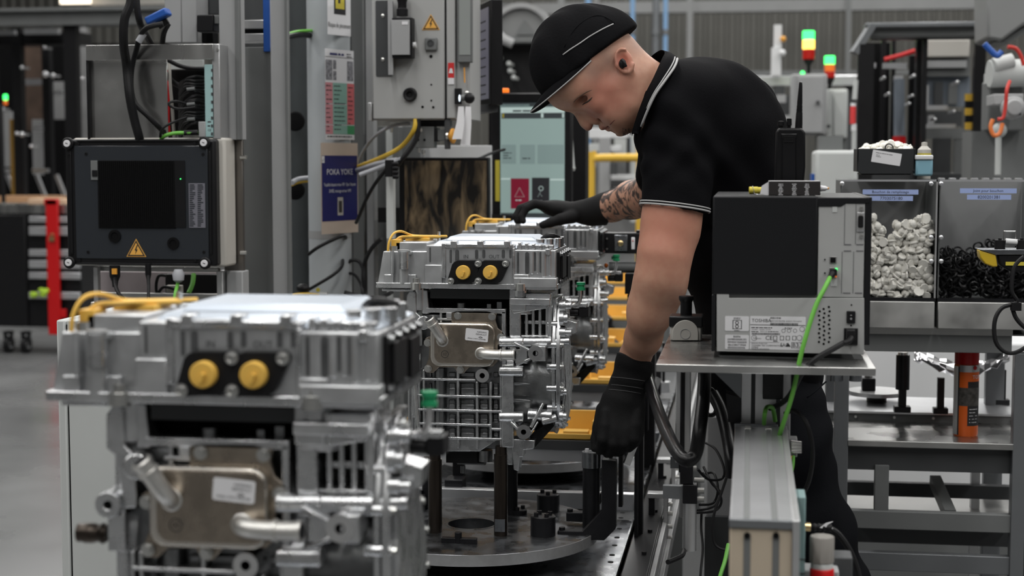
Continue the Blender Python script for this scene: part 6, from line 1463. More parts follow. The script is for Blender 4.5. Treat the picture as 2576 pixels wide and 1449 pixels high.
# enclosure
T = Thing('electrical_enclosure', O, 'dark smoked-lid electrical enclosure with a yellow high-voltage triangle', 'electrical box')
z1, z0 = PY(360, 350, YL).z, PY(360, 668, YL).z; x0, x1 = PY(166, 500, YL).x, PY(540, 500, YL).x
T.part('base_box', MB().box(x0+.01, x1+.022, YL+.03, YL+.12, z0-.004, z1+.004), 'bone_plastic', bevel=.008, bseg=3)
lid = T.part('lid_frame', MB().box(x0, x1+.004, YL, YL+.05, z0, z1), 'black_satin', bevel=.008, bseg=3)
T.part('window', MB().box(x0+.028, x1-.018, YL-.003, YL+.004, z0+.018, z1-.018), 'smoked', bevel=.002)
for r in ((192, 352, 500, 356), (192, 662, 500, 666)): T.part('lid_ridge', MB().bp(*r, YL-.004, .006), 'black_satin', bevel=.001)
for r in ((176, 380, 181, 640), (526, 380, 531, 640)): T.part('lid_ridge', MB().bp(*r, YL-.004, .006), 'black_satin', bevel=.001)
for px, py in ((172, 361), (515, 359), (176, 660), (517, 662)):
    c = PY(px, py, YL-.002); o = T.part('corner_lock', MB().lathe(c, (0, -1, 0), [(0, .017), (.006, .017), (.009, .014), (.0092, 0)], 22), 'black_plastic')
    T.part('lock_screw', MB().lathe(c + Vector((0, -.008, 0)), (0, -1, 0), [(0, .0098), (.004, .0098), (.0046, .009), (.0047, 0)], 20), 'label_white', under=o)
    T.part('lock_slot', MB().obox(c + Vector((0, -.0128, 0)), (1, 0, -.35), (0, 1, 0), (.35, 0, 1), .0036, .0003, .0011), 'ink', under=o)
for px, py in ((196, 362), (490, 361), (174, 390), (511, 388), (217, 387), (178, 636), (200, 655), (222, 634), (491, 656), (513, 634)):
    c = PY(px, py, YL-.003); T.part('lid_screw', MB().lathe(c, (0, -1, 0), [(0, .0042), (.002, .0042), (.0022, .0025), (.001, .0025), (.001, 0)], 12), 'black_plastic')
# things behind the smoked window, seen through it: computer with cooling fins, breaker, label
Yw = YL - .0045
pc = T.part('heat_sink', MB().bp(246, 404, 440, 574, YL-.006, .006), 'black_matte', bevel=.001)
for i in range(38): px = 249 + i*5.05; T.part('cooling_fin', MB().bp(px, 405, px+2, 573, YL-.0085, .003), 'black_matte', under=pc)
T.part('side_unit', MB().bp(440, 404, 466, 572, YL-.0055, .004), 'black_satin')
T.part('breaker', MB().bp(228, 404, 246, 453, YL-.006, .006), 'panel_grey', bevel=.001); T.part('breaker_switch', MB().bp(231, 428, 244, 444, YL-.009, .005), 'black_plastic', bevel=.001)
lb_ = T.part('terminal_label', MB().bp(475, 461, 516, 573, YL-.005, .002), mat('label_dim', (.17, .17, .20), 0, .5))
f = MB(); random.seed(5)
for rI in range(22):
    for cI in range(2):
        c = PY(477 + cI*20, 464 + rI*4.9, YL-.0056); wd = random.uniform(.008, .017); f.add([(c.x, c.y, c.z-.0028), (c.x+wd, c.y, c.z-.0028), (c.x+wd, c.y, c.z), (c.x, c.y, c.z)], [(0, 1, 2, 3)])
T.part('label_print', f, 'smoked', under=lb_)
for px, py, r in ((289, 594, .018), (436, 612, .017)): c = PY(px, py, YL-.0045); T.part('cable_entry', MB().lathe(c, (0, -1, 0), [(0, r), (.003, r), (.0032, r*.6), (.001, r*.6), (.001, 0)], 18), 'black_matte')
c = PY(454, 450, YL-.0075); T.part('status_led', MB().ball(c, .0016, n=8, m=6), 'glow_green')
tri_sign(T, PY(343, 631, YL-.004), X3, Z3, (0, -1, 0), .045)
# plugs under the enclosure
def plug(pts, r, k, nm, lb, head=None, hk='black_plastic'):
    T = Thing(nm, PD(*pts[0]), lb, 'cable', 'leads under the enclosure'); T.part('lead', tubeD(pts, r), k)
    if head:
        p = PD(*pts[0]); T.part('plug_head', MB().lathe(p + Vector((0, 0, .03)), (0, 0, -1), [(0, head), (.03, head), (.045, head*.6), (.06, head*.5), (.061, 0)], 14), hk)
    return T
t_ = plug([(289, 695, 4.45), (291, 720, 4.4), (300, 740, 4.38), (315, 755, 4.38), (330, 775, 4.38)], .0055, 'black_rubber', 'power_lead', 'black power lead with an orange tagged plug under the enclosure', .015)
mb = MB(); mb.bp(281, 676, 293, 690, PD(289, 690, 4.42).y, .006); t_.part('orange_tag', mb, 'knob_orange')
plug([(373, 690, 4.45), (374, 720, 4.42), (373, 760, 4.4), (373, 790, 4.4)], .0045, 'black_rubber', 'control_lead', 'straight black lead hanging under the middle of the enclosure', .0085)
t_ = plug([(449, 705, 4.45), (445, 722, 4.44), (440, 745, 4.42), (437, 790, 4.42)], .0052, 'green_cable', 'network_lead', 'green lead with a clear plug below the enclosure', None)
c = PD(449, 694, 4.44); t_.part('clear_plug', MB().lathe(c + Vector((0, 0, .018)), (0, 0, -1), [(0, .011), (.012, .017), (.03, .015), (.036, .007), (.037, 0)], 16), 'grey_cable')
plug([(487, 690, 4.62), (484, 715, 4.6), (474, 738, 4.58)], .007, 'green_cable', 'network_lead', 'short thick green lead right of the clear plug', None)
plug([(418, 694, 4.6), (400, 694, 4.6), (393, 715, 4.6), (396, 738, 4.6), (412, 722, 4.6), (440, 728, 4.6)], .0045, 'black_rubber', 'control_lead', 'looped thin black lead in the gap below the enclosure', None)
# cables running down in front of the back plate
for i, (pts, r, lb) in enumerate((([(332, -40, 4.3), (328, 8, 4.3), (313, 50, 4.3), (311, 110, 4.32), (318, 160, 4.4), (326, 240, 4.4), (338, 300, 4.42), (350, 345, 4.44), (354, 370, 4.5)], .0125, 'thick black cable dropping in front of the stainless back plate'),
        ([(342, -40, 4.4), (345, 20, 4.4), (353, 60, 4.42), (366, 85, 4.5), (380, 110, 4.55)], .0095, 'shorter thick black cable at the top beside the longest one'),
        ([(410, 60, 4.35), (370, 70, 4.35), (352, 95, 4.38), (342, 130, 4.42), (332, 170, 4.44), (330, 220, 4.44), (340, 260, 4.44), (370, 290, 4.44), (400, 320, 4.46), (425, 345, 4.5)], .0075, 'black cable curling from the blue plug down across the plate'),
        ([(424, 60, 4.45), (412, 85, 4.45), (408, 130, 4.5), (414, 180, 4.55), (440, 210, 4.6), (466, 220, 4.6)], .0075, 'black cable bending into the dark recess beside the module'),
        ([(420, 150, 4.5), (450, 165, 4.5), (480, 172, 4.5), (515, 173, 4.5)], .006, 'black cable running right along the white backing'))):
    single('thick_cable', tubeD(pts, r, n=10), 'black_rubber', lb, 'cable', 'black cables before the back plate')
T = Thing('blue_plug', PD(400, 45, 4.4), 'blue industrial plug at the top left of the column', 'plug')
mb = MB(); mb.obox(PD(398, 42, 4.4), (1, 0, .45), (0, 1, 0), (-.45, 0, 1), .034, .02, .011); T.part('lid', mb, 'blue_paint', bevel=.005); T.part('socket', MB().cyl(PD(396, 62, 4.42), PD(420, 48, 4.42), .014, n=16), 'black_plastic'); T.part('cord_tag', MB().cyl(PD(348, 106, 4.37), PD(362, 84, 4.37), .0095, n=12), 'grey_cable')
# input-output module with its bundle
T = Thing('io_module', PY(526, 340, YL+.05), 'pale teal input-output module bristling with black leads', 'module')
mb = MB(); mb.bp(515, 162, 539, 345, YL+.03, .05); T.part('body', mb, 'teal_plastic', bevel=.002)
for i in range(9): mb = MB(); mb.bp(531, 173+i*20, 535, 180+i*20, YL+.028, .004); T.part('port_mark', mb, 'panel_dark')
f = MB(); c = PY(527, 330, YL+.0295)
f.text('CE', c, X3, Z3, .006); f.dashes(c + Vector((-.005, 0, .024)), X3, Z3, .010, .005, 2, 2.2, seed=2)
T.part('module_print', f, 'panel_dark')
random.seed(9)
for i in range(16):
    y = 195 + i*8; x = 514; p = [(x, y, 4.5), (490, y + random.uniform(-6, 2), 4.46), (465, y + 6 + random.uniform(-6, 10), 4.47), (452, y + 26 + random.uniform(-10, 20), 4.52), (458, y + 60, 4.58)]
    T.part('lead', tubeD(p, .0042, n=6, sm=4), 'black_rubber')
for i in range(3): T.part('cable_tie', MB().cyl(PD(470, 225 + i*38, 4.45), PD(490, 223 + i*38, 4.45), .005, n=10), 'panel_grey')
T.part('loop_lead', tubeD([(490, 270, 4.44), (450, 274, 4.42), (428, 266, 4.42), (427, 258, 4.42), (445, 255, 4.43), (470, 262, 4.45)], .0038, n=7), 'black_rubber'); T.part('loop_lead', tubeD([(470, 295, 4.44), (430, 310, 4.42), (408, 325, 4.42), (403, 345, 4.44)], .0038, n=7), 'black_rubber')
T.part('red_lead', tubeD([(424, 160, 4.62), (424, 220, 4.62), (422, 300, 4.62), (426, 345, 4.62)], .006), 'red_paint'); T.part('cream_lead', tubeD([(426, 148, 4.56), (428, 210, 4.56), (434, 280, 4.56), (438, 345, 4.56)], .0048), 'bone_plastic')
mb = MB(); mb.bp(499, 306, 517, 345, YL+.028, .03); T.part('connector', mb, 'paint_grey', bevel=.002); T.part('green_lead', tubeD([(497, 333, 4.44), (470, 334, 4.43), (440, 335, 4.43), (418, 340, 4.43), (405, 350, 4.45)], .0052), 'green_cable'); T.part('plug_sleeve', MB().cyl(PD(497, 333, 4.44), PD(462, 334, 4.43), .0075, n=10), 'black_plastic')

# ------------------------------------------------------------------ white pole with notices
DPo = 5.3; cp = PD(829, 400, DPo); rp = 54*DPo/4000.
T = Thing('steel_pole', (cp.x, cp.y, 0), 'pale grey painted round steel pole with three notices', 'pole')
T.part('tube', MB().cyl((cp.x, cp.y, 0), (cp.x, cp.y, 4.2), rp, n=40), 'pole_white'); T.part('base_flange', MB().cyl((cp.x, cp.y, 0), (cp.x, cp.y, .02), rp*1.6, n=32), 'pole_white')
T.part('tape_band', MB().cyl((cp.x, cp.y, PD(829, 600, DPo).z), (cp.x, cp.y, PD(829, 580, DPo).z), rp+.0006, n=40), 'paint_grey')
T.part('yellow_dot', MB().lathe(PD(800, 729, DPo - .075), (0, -1, 0), [(0, .007), (.001, .007), (.0011, 0)], 14), 'sticker_yellow')
c = PD(802, 742, DPo-.08); T.part('earth_stud', MB().cyl(c, c+Vector((.03, 0, 0)), .010, n=12), 'zinc')
def sheet_pt(u, z, a0, rr):          # stiff laminated sheet held flat against the side of the pole; u = metres along it
    ex = u - a0; am = math.radians(59)
    v = Vector((math.sin(am), -math.cos(am), 0))*rr + Vector((math.cos(am), math.sin(am), 0))*ex
    v = Matrix.Rotation(YAW, 3, 'Z') @ v
    return Vector((cp.x + v.x, cp.y + v.y, z))
def notice(name, lb, top, bot, a0, W, k):
    zt_, zb_ = PD(850, top, DPo).z, PD(850, bot, DPo).z
    T = Thing(name, sheet_pt(W/2, zb_, a0, rp+.002), lb, 'notice', 'notices on the pole')
    def patch(u0, u1, v0, v1, k, nm, lift, n=14):
        vs = []; 
        for i in range(n+1):
            u = (u0 + (u1-u0)*i/n)*W
            for v in (v0, v1): vs.append(sheet_pt(u, zt_ + (zb_-zt_)*v, a0, rp+.002+lift))
        T.part(nm, MB().add(vs, [(2*i, 2*i+1, 2*i+3, 2*i+2) for i in range(n)]), k, whole=True)
    def words(s, u, v, h, k='ink', al='C', wide=1.0, nm='lettering'):
        vs, fs = text_mesh(s, al); f = MB()
        f.add([sheet_pt(u*W + x*h*wide, zt_ + (zb_-zt_)*v + y*h, a0, rp+.0032) for x, y in vs], fs); T.part(nm, f, k, whole=True)
    def lines(u0, u1, v, h, rows, dv, seed=1, k='ink', fill=.6):
        dm = MB().dashes((0, 0, 0), X3, Z3, (u1-u0)*W, h, rows, dv*(zt_-zb_)/h, seed=seed, fill=fill); f = MB()
        f.add([sheet_pt(u0*W + x, zt_ + (zb_-zt_)*v + z_, a0, rp+.0034) for x, y_, z_ in dm.v], dm.f); T.part('fine_print', f, k, whole=True)
    patch(0, 1, 0, 1, k, 'sheet', 0)
    words.lines = lines
    return T, patch, words
rad = math.radians
T1, pa, wo = notice('blue_notice', 'dark blue POKA YOKE notice taped to the pole', 360, 585, .142, .20, mat('paper_tan', (.60, .50, .42), 0, .5))
defmat('print_blue', (.018, .02, .13), 0, .45)
pa(.02, .98, .14, .86, 'print_blue', 'blue_field', .0006); wo('POKA YOKE', .5, .35, .019, 'label_white', wide=.95); wo("Traçabilité étiquette moteur HEV : Oper l'étiquette", .5, .475, .0105, 'label_white', wide=.55); wo('2A/RE, message erreur HMI', .5, .545, .0105, 'label_white', wide=.7)
pa(.43, .58, .60, .80, 'bone_plastic', 'photo', .0010, 4); pa(.46, .55, .64, .77, 'stainless_brown', 'photo_detail', .0014, 4); pa(.02, .09, .145, .22, 'label_white', 'logo_box', .001, 3); wo('✓', .05, .21, .012, 'print_blue')
T2, pa, wo = notice('work_instruction_sheet', 'printed work instruction sheet with pink and green columns on the pole', 130, 352, .115, .155, 'label_white')
defmat('print_pink', (.62, .27, .30), 0, .5); defmat('print_green', (.27, .47, .40), 0, .5); defmat('print_red', (.66, .16, .17), 0, .5); defmat('print_grey', (.24, .24, .26), 0, .5, var=.6, vs=120); defmat('print_dgreen', (.06, .30, .12), 0, .5)
wo.lines(.16, .66, .065, .009, 1, .03, 2, 'print_blue', .95); wo.lines(.74, .95, .05, .004, 2, .028, 3)
pa(.0, 1, .085, .09, 'ink', 'rule', .0006); pa(.02, .24, .12, .34, 'print_grey', 'photo', .0006, 4); pa(.27, .38, .12, .22, 'print_grey', 'photo', .0006, 4); pa(.27, .38, .24, .34, 'print_grey', 'photo', .0006, 4); pa(.76, .97, .12, .34, 'print_grey', 'photo', .0006, 4)
for u0, u1, v0, v1, k in ((0, .25, .37, .6, 'print_pink'), (.25, .75, .37, .6, 'print_green'), (.75, 1, .37, .83, 'print_red'), (0, .25, .61, .83, 'print_pink'), (.25, .75, .61, .83, 'print_green'), (0, .25, .84, .94, 'print_pink'), (.25, .75, .84, .94, 'print_green'), (.75, 1, .84, .94, 'print_dgreen')): pa(u0, u1, v0, v1, k, 'table_cell', .0006, 5)
wo.lines(.29, .70, .41, .0038, 11, .048, 4, 'ink', .4); wo.lines(.02, .22, .41, .0038, 11, .05, 5, 'ink', .4)
wo.lines(.78, .97, .42, .0038, 9, .05, 6, 'ink', .3)
wo.lines(.05, .95, .972, .005, 1, .02, 7, 'ink', .95)
T3, pa, wo = notice('warning_sheet', 'white warning sheet with a black and yellow pictogram, top of the pole', -40, 95, .10, .125, 'label_white')
pa(.28, .78, .0, .62, 'ink', 'black_field', .0006, 6); pa(.34, .72, .05, .52, 'sticker_yellow', 'yellow_field', .001, 6); pa(.48, .6, .1, .3, 'ink', 'hand_symbol', .0014, 3); pa(.45, .55, .34, .42, 'ink', 'hand_symbol', .0014, 3); wo('Risque de pincement', .5, .86, .016, 'ink', wide=.62)
# dark round column just left of the pole, with cables
T = Thing('dark_pipe_column', PD(750, 700, 5.6), 'dark grey round column in the gap left of the pale pole', 'column'); T.o.location.z = T.loc.z = 0
q = PD(756, 400, 5.65); T.part('tube', MB().cyl((q.x, q.y, 0), (q.x, q.y, 4.2), .045, n=24), 'column_dark')
for py in (305, 478): c = PD(742, py, 5.55); T.part('rubber_grommet', MB().lathe(c, (.3, -1, 0), [(0, .035), (.01, .03), (.012, 0)], 20), 'black_matte')
T.part('back_sheet', MB().bp(720, -60, 790, 900, PD(756, 400, 5.8).y, .02), 'panel_dark')
for i, (pts, r, k, lb) in enumerate((([(655, 130, 4.9), (680, 115, 4.95), (715, 96, 5.05), (755, 88, 5.15), (790, 90, 5.25)], .0095, 'black_rubber', 'black cable crossing to the pole near the top'), ([(712, 90, 5.1), (745, 80, 5.15), (780, 77, 5.2), (800, 78, 5.3)], .005, 'green_cable', 'green lead just above the crossing black cable'),
    ([(735, 460, 5.4), (755, 450, 5.45), (830, 444, 5.5), (900, 428, 5.3), (950, 412, 5.1), (1000, 402, 5.05)], .0085, 'grey_cable', 'grey cable sweeping behind the notice pole'), ([(735, 463, 5.42), (760, 455, 5.46), (830, 448, 5.52), (900, 420, 5.32), (960, 396, 5.1), (1010, 368, 5.05), (1040, 330, 5.0), (1046, 300, 5.0)], .0075, 'yellow_cable', 'yellow cable sweeping up to the wall box'),
    ([(733, 458, 5.42), (760, 451, 5.46), (810, 448, 5.52)], .006, 'green_cable', 'green lead beside the grey sweeping cable'), ([(905, 440, 5.08), (960, 420, 5.06), (1010, 400, 5.0)], .0075, 'grey_cable', 'second grey cable under the yellow one'),
    ([(1052, 300, 5.0), (1050, 340, 5.0), (1035, 370, 5.0), (1012, 400, 5.0), (996, 420, 5.02)], .008, 'black_rubber', 'black cable curving down from the wall box'),
    ([(972, 425, 5.0), (945, 460, 5.02), (922, 500, 5.05), (905, 540, 5.1), (896, 560, 5.15)], .006, 'black_rubber', 'black cable sloping down right of the blue notice'),
    ([(776, 640, 5.2), (800, 622, 5.18), (840, 602, 5.18), (864, 594, 5.22), (870, 600, 5.3), (862, 615, 5.4)], .006, 'black_rubber', 'black cable looped around the pole below the notices'),
    ([(862, 650, 5.3), (860, 670, 5.2), (840, 690, 5.17), (800, 715, 5.17), (770, 732, 5.2)], .0055, 'black_rubber', 'lower black cable loop around the pole'),
    ([(866, 668, 5.3), (885, 655, 5.3), (905, 660, 5.3), (915, 690, 5.25), (912, 730, 5.2), (918, 760, 5.2)], .006, 'black_rubber', 'black cable arch just right of the pole'), ([(960, 600, 5.1), (935, 625, 5.15), (918, 660, 5.2), (914, 700, 5.2), (925, 750, 5.2), (960, 748, 5.1), (985, 735, 5.0)], .007, 'black_rubber', 'black cable dropping behind the sharp motor'),
    ([(866, 688, 5.3), (890, 690, 5.3), (908, 715, 5.25), (914, 745, 5.2)], .005, 'black_rubber', 'smaller inner cable arch right of the pole'), ([(866, 735, 5.2), (890, 742, 5.2), (920, 748, 5.2), (950, 750, 5.2)], .007, 'black_rubber', 'black cable lying along the pole foot'),
    ([(715, 752, 4.9), (740, 742, 4.95), (775, 740, 5.05), (800, 742, 5.15)], .005, 'yellow_cable', 'yellow-green earth lead at the pole stud'), ([(890, 545, 5.5), (888, 480, 5.5), (905, 400, 5.4), (940, 345, 5.25), (985, 318, 5.2), (1030, 310, 5.15)], .0055, 'grey_cable', 'clear grey tube arching under the wall box'))):
    single('station_cable', tubeD(pts, r, n=8), k, lb, 'cable', 'cables around the pole')
T = Thing('junction_knob', PD(762, 728, 5.1), 'small black round junction at the foot of the pole', 'junction'); T.part('body', MB().ball(PD(762, 726, 5.1), .022, .02, .016), 'black_plastic')
# panels right of the pole
T = Thing('panel_wall', PD(945, 700, 5.7), 'grey sheet metal machine panels right of the notice pole', 'machine panel'); T.o.location.z = T.loc.z = 0
for px0, px1, D_, k in ((872, 886, 5.75, 'panel_dark'), (886, 916, 5.7, 'panel_grey'), (916, 922, 5.72, 'panel_dark'), (922, 940, 5.6, 'paint_grey'), (940, 972, 5.7, 'panel_grey'), (972, 988, 5.55, 'paint_pale'), (988, 1004, 5.5, 'panel_grey'), (1004, 1060, 5.8, 'panel_grey')):
    a = PD(px0, 400, D_); b = PD(px1, 400, D_); T.part('upright', MB().box(a.x, b.x, a.y, a.y+.06, 0, 3.2 if px0 < 940 else PD(960, 318, D_).z), k, bevel=.002)
# wall box with interlock
YB = PD(1040, 150, 5.0).y
T = Thing('control_box', PY(1040, 300, YB), 'light grey control box with a yellow high-voltage triangle above the monitors', 'control box')
T.part('housing', MB().bp(938, -90, 1182, 302, YB+.02, .20), 'paint_box', bevel=.003)
dr = T.part('door', MB().bp(936, -90, 1118, 300, YB, .02), 'paint_box', bevel=.004); T.part('door_gap', MB().bp(1117, -90, 1123, 300, YB+.008, .014), 'black_matte')
T.part('side_frame', MB().bp(1123, -90, 1145, 298, YB+.002, .02), 'paint_box', bevel=.003); T.part('hinge', MB().bp(925, 258, 935, 305, YB-.004, .03), 'alu_profile', bevel=.002)
tri_sign(T, PY(1084, 62, YB-.0006), X3, Z3, (0, -1, 0), .044)
k_ = T.part('key_switch', MB().bp(1068, 94, 1099, 127, YB-.012, .012), 'panel_grey', bevel=.004); c = PY(1083, 108, YB-.012); T.part('key_socket', MB().lathe(c, (0, -1, 0), [(0, .0105), (.003, .0105), (.0032, .008), (.001, .0078), (.001, 0)], 18), 'panel_dark', under=k_)
for px, py, r in ((1084, 142, .0055), (1085, 213, .003), (1085, 253, .003), (1063, 269, .0042), (1090, 270, .0042)): c = PY(px, py, YB-.0003); T.part('drill_hole', MB().cyl(c, c-Vector((0, .0006, 0)), r, n=14), 'black_matte')
c = PY(1032, 238, YB); T.part('grommet', MB().lathe(c, (0, -1, 0), [(0, .0225), (.012, .021), (.014, .018), (.012, .010), (.004, .0085), (.004, 0)], 26), 'black_rubber')
pl_ = T.part('interlock_plate', MB().rrect(PY(966, 97, YB), X3, Z3, .026, .118, .004, (0, -.003, 0)), 'panel_dark')
T.part('interlock_bar', MB().bp(976, 0, 981, 188, YB-.03, .03), 'alu_profile'); T.part('interlock_bracket', MB().bp(980, 2, 988, 188, YB-.034, .012), 'paint_grey')
for py in (40, 150): c = PY(963, py, YB-.003); T.part('plate_screw', MB().lathe(c, (0, -1, 0), [(0, .006), (.002, .006), (.004, .003), (.0042, 0)], 14), 'zinc', under=pl_)
ib = T.part('interlock_body', MB().bp(986, 44, 1036, 146, YB-.05, .045), 'black_plastic', bevel=.002); T.part('interlock_face', MB().bp(985, 50, 1030, 138, YB-.058, .01), 'paint_grey', bevel=.001, under=ib); T.part('face_mark', MB().bp(1011, 54, 1026, 62, YB-.059, .002), 'label_white', under=ib)
T.part('release_knob', MB().cyl(PY(1034, 114, YB-.03), PY(1047, 113, YB-.03), .009, n=14), 'white_paint', under=ib)
T.part('plug_head', MB().lathe(PY(1012, 40, YB-.03), Z3, [(0, .018), (.02, .018), (.024, .014), (.04, .014), (.06, .02), (.061, 0)], 14), 'black_plastic')
# side faces: window, red sticker, sensor
xs = PY(1182, 150, YB+.02).x
wd_ = T.part('side_window', MB().bp(1150, -90, 1186, 157, YB-.008, .03), 'panel_grey', bevel=.003); T.part('window_glass', MB().bp(1155, -90, 1183, 138, YB-.0095, .004), mat('pane_grey', (.30, .32, .31), 0, .15), under=wd_)
st_ = T.part('red_sticker', MB().bp(1127, 158, 1142, 196, YB-.0012, .003), mat('sticker_red', (.62, .03, .03), 0, .45)); T.part('white_sticker', MB().bp(1127, 196, 1142, 212, YB-.0012, .003), 'label_white')
f = MB(); f.prism([PY(1129, 184, YB-.0016), PY(1140, 184, YB-.0016), PY(1137, 172, YB-.0016), PY(1132, 172, YB-.0016)], (0, -.0002, 0)); T.part('sticker_symbol', f, 'label_white', under=st_)
T.part('stylus', MB().cyl(PY(1169, 208, YB-.002), PY(1168, 170, YB-.002), .0022, n=8), 'knob_orange')
mb = MB(); mb.bp(1143, 222, 1160, 262, YB-.012, .02); T.part('sensor', mb, 'black_plastic', bevel=.002); T.part('sensor_light', MB().ball(PY(1156, 247, YB-.014), .003, .002, .011), mat('glow_white', (.8, .9, 1), 0, .4, emit=(.8, .92, 1), es=1.2)); T.part('sensor_stalk', MB().cyl(PY(1160, 246, YB-.01), PY(1172, 246, YB-.01), .010, n=12), 'panel_grey')
T.part('camera_ball', MB().ball(PY(1181, 247, YB-.03), .017), 'black_plastic'); T.part('camera_cap', MB().ball(PY(1174, 234, YB-.03), .008), 'zinc')
# actuator below the box
T = Thing('solenoid_block', PY(1075, 370, YB+.05), 'metal solenoid block hanging under the control box', 'actuator')
for r, k, d, nm in (((1044, 318, 1092, 372), 'panel_grey', .03, 'block'), ((1092, 322, 1100, 356), 'black_satin', .03, 'gap'), ((1098, 326, 1120, 354), 'panel_grey', .035, 'coil'), ((1050, 323, 1062, 332), 'bone_plastic', .028, 'connector'), ((1118, 298, 1132, 375), 'panel_dark', .01, 'bracket'), ((1040, 301, 1130, 318), 'steel_black', .06, 'hanger')):
    mb = MB(); mb.bp(*r, YB+d, .05 if nm != 'bracket' else .012); T.part(nm, mb, k, bevel=.002)
for px in (1052, 1068): c = PY(px, 352, YB+.03); T.part('bore', MB().cyl(c, c-Vector((0, .001, 0)), .004, n=10), 'black_matte')
for px, py in ((1055, 372), (1066, 378), (985, 322)): T.part('elbow_fitting', MB().lathe(PY(px, py, YB+.03), (0, 0, -1), [(0, .006), (.01, .006), (.014, .004), (.015, 0)], 10), 'zinc')
c = PY(1128, 342, YB-.0); T.part('knob', MB().lathe(c, (1, -.15, 0), [(0, .009), (.004, .010), (.006, .016), (.012, .0235), (.018, .024), (.022, .017), (.023, 0)], 22), 'knob_orange', label='orange mushroom knob'); T.part('knob_collar', MB().lathe(c - Vector((.006, 0, 0)), X3, [(0, .012), (.006, .012), (.0065, 0)], 14), 'zinc')
for i, pts in enumerate(([(1160, 268, 4.9), (1158, 310, 4.9), (1150, 350, 4.9)], [(1178, 268, 4.92), (1176, 310, 4.92), (1170, 365, 4.92)])):
    P = [PD(*p) for p in pts]; mb = MB(); w_ = .012
    mb.prism([P[0]+X3*-w_*.7, P[1]+X3*-w_, P[2]+X3*-w_*1.3, P[2]+X3*w_*1.3, P[1]+X3*w_, P[0]+X3*w_*.7], (0, .002, 0)); single('paper_strip', mb, 'label_white', ('left white paper strip hanging beside the orange knob', 'right white paper strip hanging beside the orange knob')[i], 'paper strip', 'paper strips')
# connectors on the cable bundle
T = Thing('cable_manifold', PD(990, 430, 4.95), 'black cable connector cluster left of the dark screen', 'connector'); mb = MB(); bpd(mb, 968, 402, 986, 445, 4.95, .03); T.part('clamp', mb, 'black_plastic', bevel=.002)
for i in range(4): T.part('gland', MB().lathe(PD(988, 412 + i*11, 4.94), X3, [(0, .006), (.006, .007), (.014, .007), (.018, .005), (.019, 0)], 10), 'black_plastic')
T.part('arm', MB().bp(972, 440, 990, 600, PD(980, 450, 5.0).y, .03), 'paint_pale')
# angled monitor
T = Thing('side_monitor', PD(1206, 270, 5.4), 'narrow dark monitor turned aside behind the control box', 'monitor')
a, b = PD(1184, 140, 5.55), PD(1230, 140, 5.25); ax = (b-a); ax.z = 0; W = ax.length; ax.normalize(); nr = ax.cross(Z3).normalized()
if nr.y > 0: nr = -nr
zc = (PD(1206, 12, 5.4).z + PD(1206, 268, 5.4).z)/2; hh = (PD(1206, 12, 5.4).z - PD(1206, 268, 5.4).z)/2; cc = (a+b)/2; cc.z = zc
T.part('casing', MB().obox(cc - nr*.02, ax, nr, Z3, W/2+.03, .02, hh), 'black_satin', bevel=.003)
defmat('screen_violet', (.02, .02, .025), 0, .2, emit=(.16, .155, .19), es=.42)
sc_ = T.part('screen', MB().obox(cc + nr*.0008, ax, nr, Z3, W/2-.004, .0008, hh-.022), 'screen_violet')
f = MB()
for i in range(9): f.obox(cc + nr*.0018 + Z3*(hh*.62 - i*.03), ax, nr, Z3, W*.36, .0001, .0025)
T.part('screen_text', f, 'ink', under=sc_, kind='stuff'); T.part('lower_lip', MB().obox(cc - Z3*(hh+.01), ax, nr, Z3, W/2, .03, .012), 'panel_dark')
p = PD(1206, 280, 5.6); T.part('wall_arm', MB().box(PD(960, 250, 5.75).x, p.x+.02, p.y+.1, p.y+.13, zc-.03, zc+.03), 'black_satin')
# white board behind
T = Thing('white_board', PD(1150, 530, 5.9), 'plain white board behind the dark reflective screen', 'board')
T.part('board', MB().bp(1062, 366, 1236, 600, PD(1150, 450, 5.9).y, .02), 'white_paint', bevel=.002); p = PD(1150, 600, 5.95); T.part('support', MB().box(p.x-.35, p.x+.1, p.y, p.y+.03, p.z-.02, p.z+.03), 'panel_grey')
single('board_cable', tubeD([(1160, 410, 5.5), (1200, 400, 5.55), (1240, 384, 5.7), (1270, 376, 5.75)], .005), 'black_rubber', 'thin black cable crossing the white board', 'cable')
# dark glossy screen
T = Thing('glossy_screen', PD(1117, 600, 5.3), 'dark glossy screen with painted brown reflections behind the sharp motor', 'screen')
Yg = PD(1117, 500, 5.3).y
T.part('casing', MB().bp(1004, 396, 1230, 620, Yg, .04), 'black_satin', bevel=.003)
nt = bpy.data.materials.new('painted_reflection'); nt.use_nodes = True; tr = nt.node_tree; bs_ = tr.nodes['Principled BSDF']; bs_.inputs['Roughness'].default_value = .12  # brown reflections painted into the screen colour and made to glow
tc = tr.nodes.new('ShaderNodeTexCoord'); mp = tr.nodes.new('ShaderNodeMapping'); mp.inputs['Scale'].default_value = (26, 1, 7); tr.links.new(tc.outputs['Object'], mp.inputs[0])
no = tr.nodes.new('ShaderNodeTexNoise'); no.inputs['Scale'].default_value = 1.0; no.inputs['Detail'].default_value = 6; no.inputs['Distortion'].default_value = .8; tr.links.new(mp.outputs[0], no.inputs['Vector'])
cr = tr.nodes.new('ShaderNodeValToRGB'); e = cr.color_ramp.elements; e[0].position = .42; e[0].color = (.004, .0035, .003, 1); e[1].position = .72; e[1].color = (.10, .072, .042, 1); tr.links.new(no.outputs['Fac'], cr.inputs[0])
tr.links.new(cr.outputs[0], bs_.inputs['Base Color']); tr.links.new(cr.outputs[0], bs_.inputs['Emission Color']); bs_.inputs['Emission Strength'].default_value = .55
M['painted_reflection'] = nt
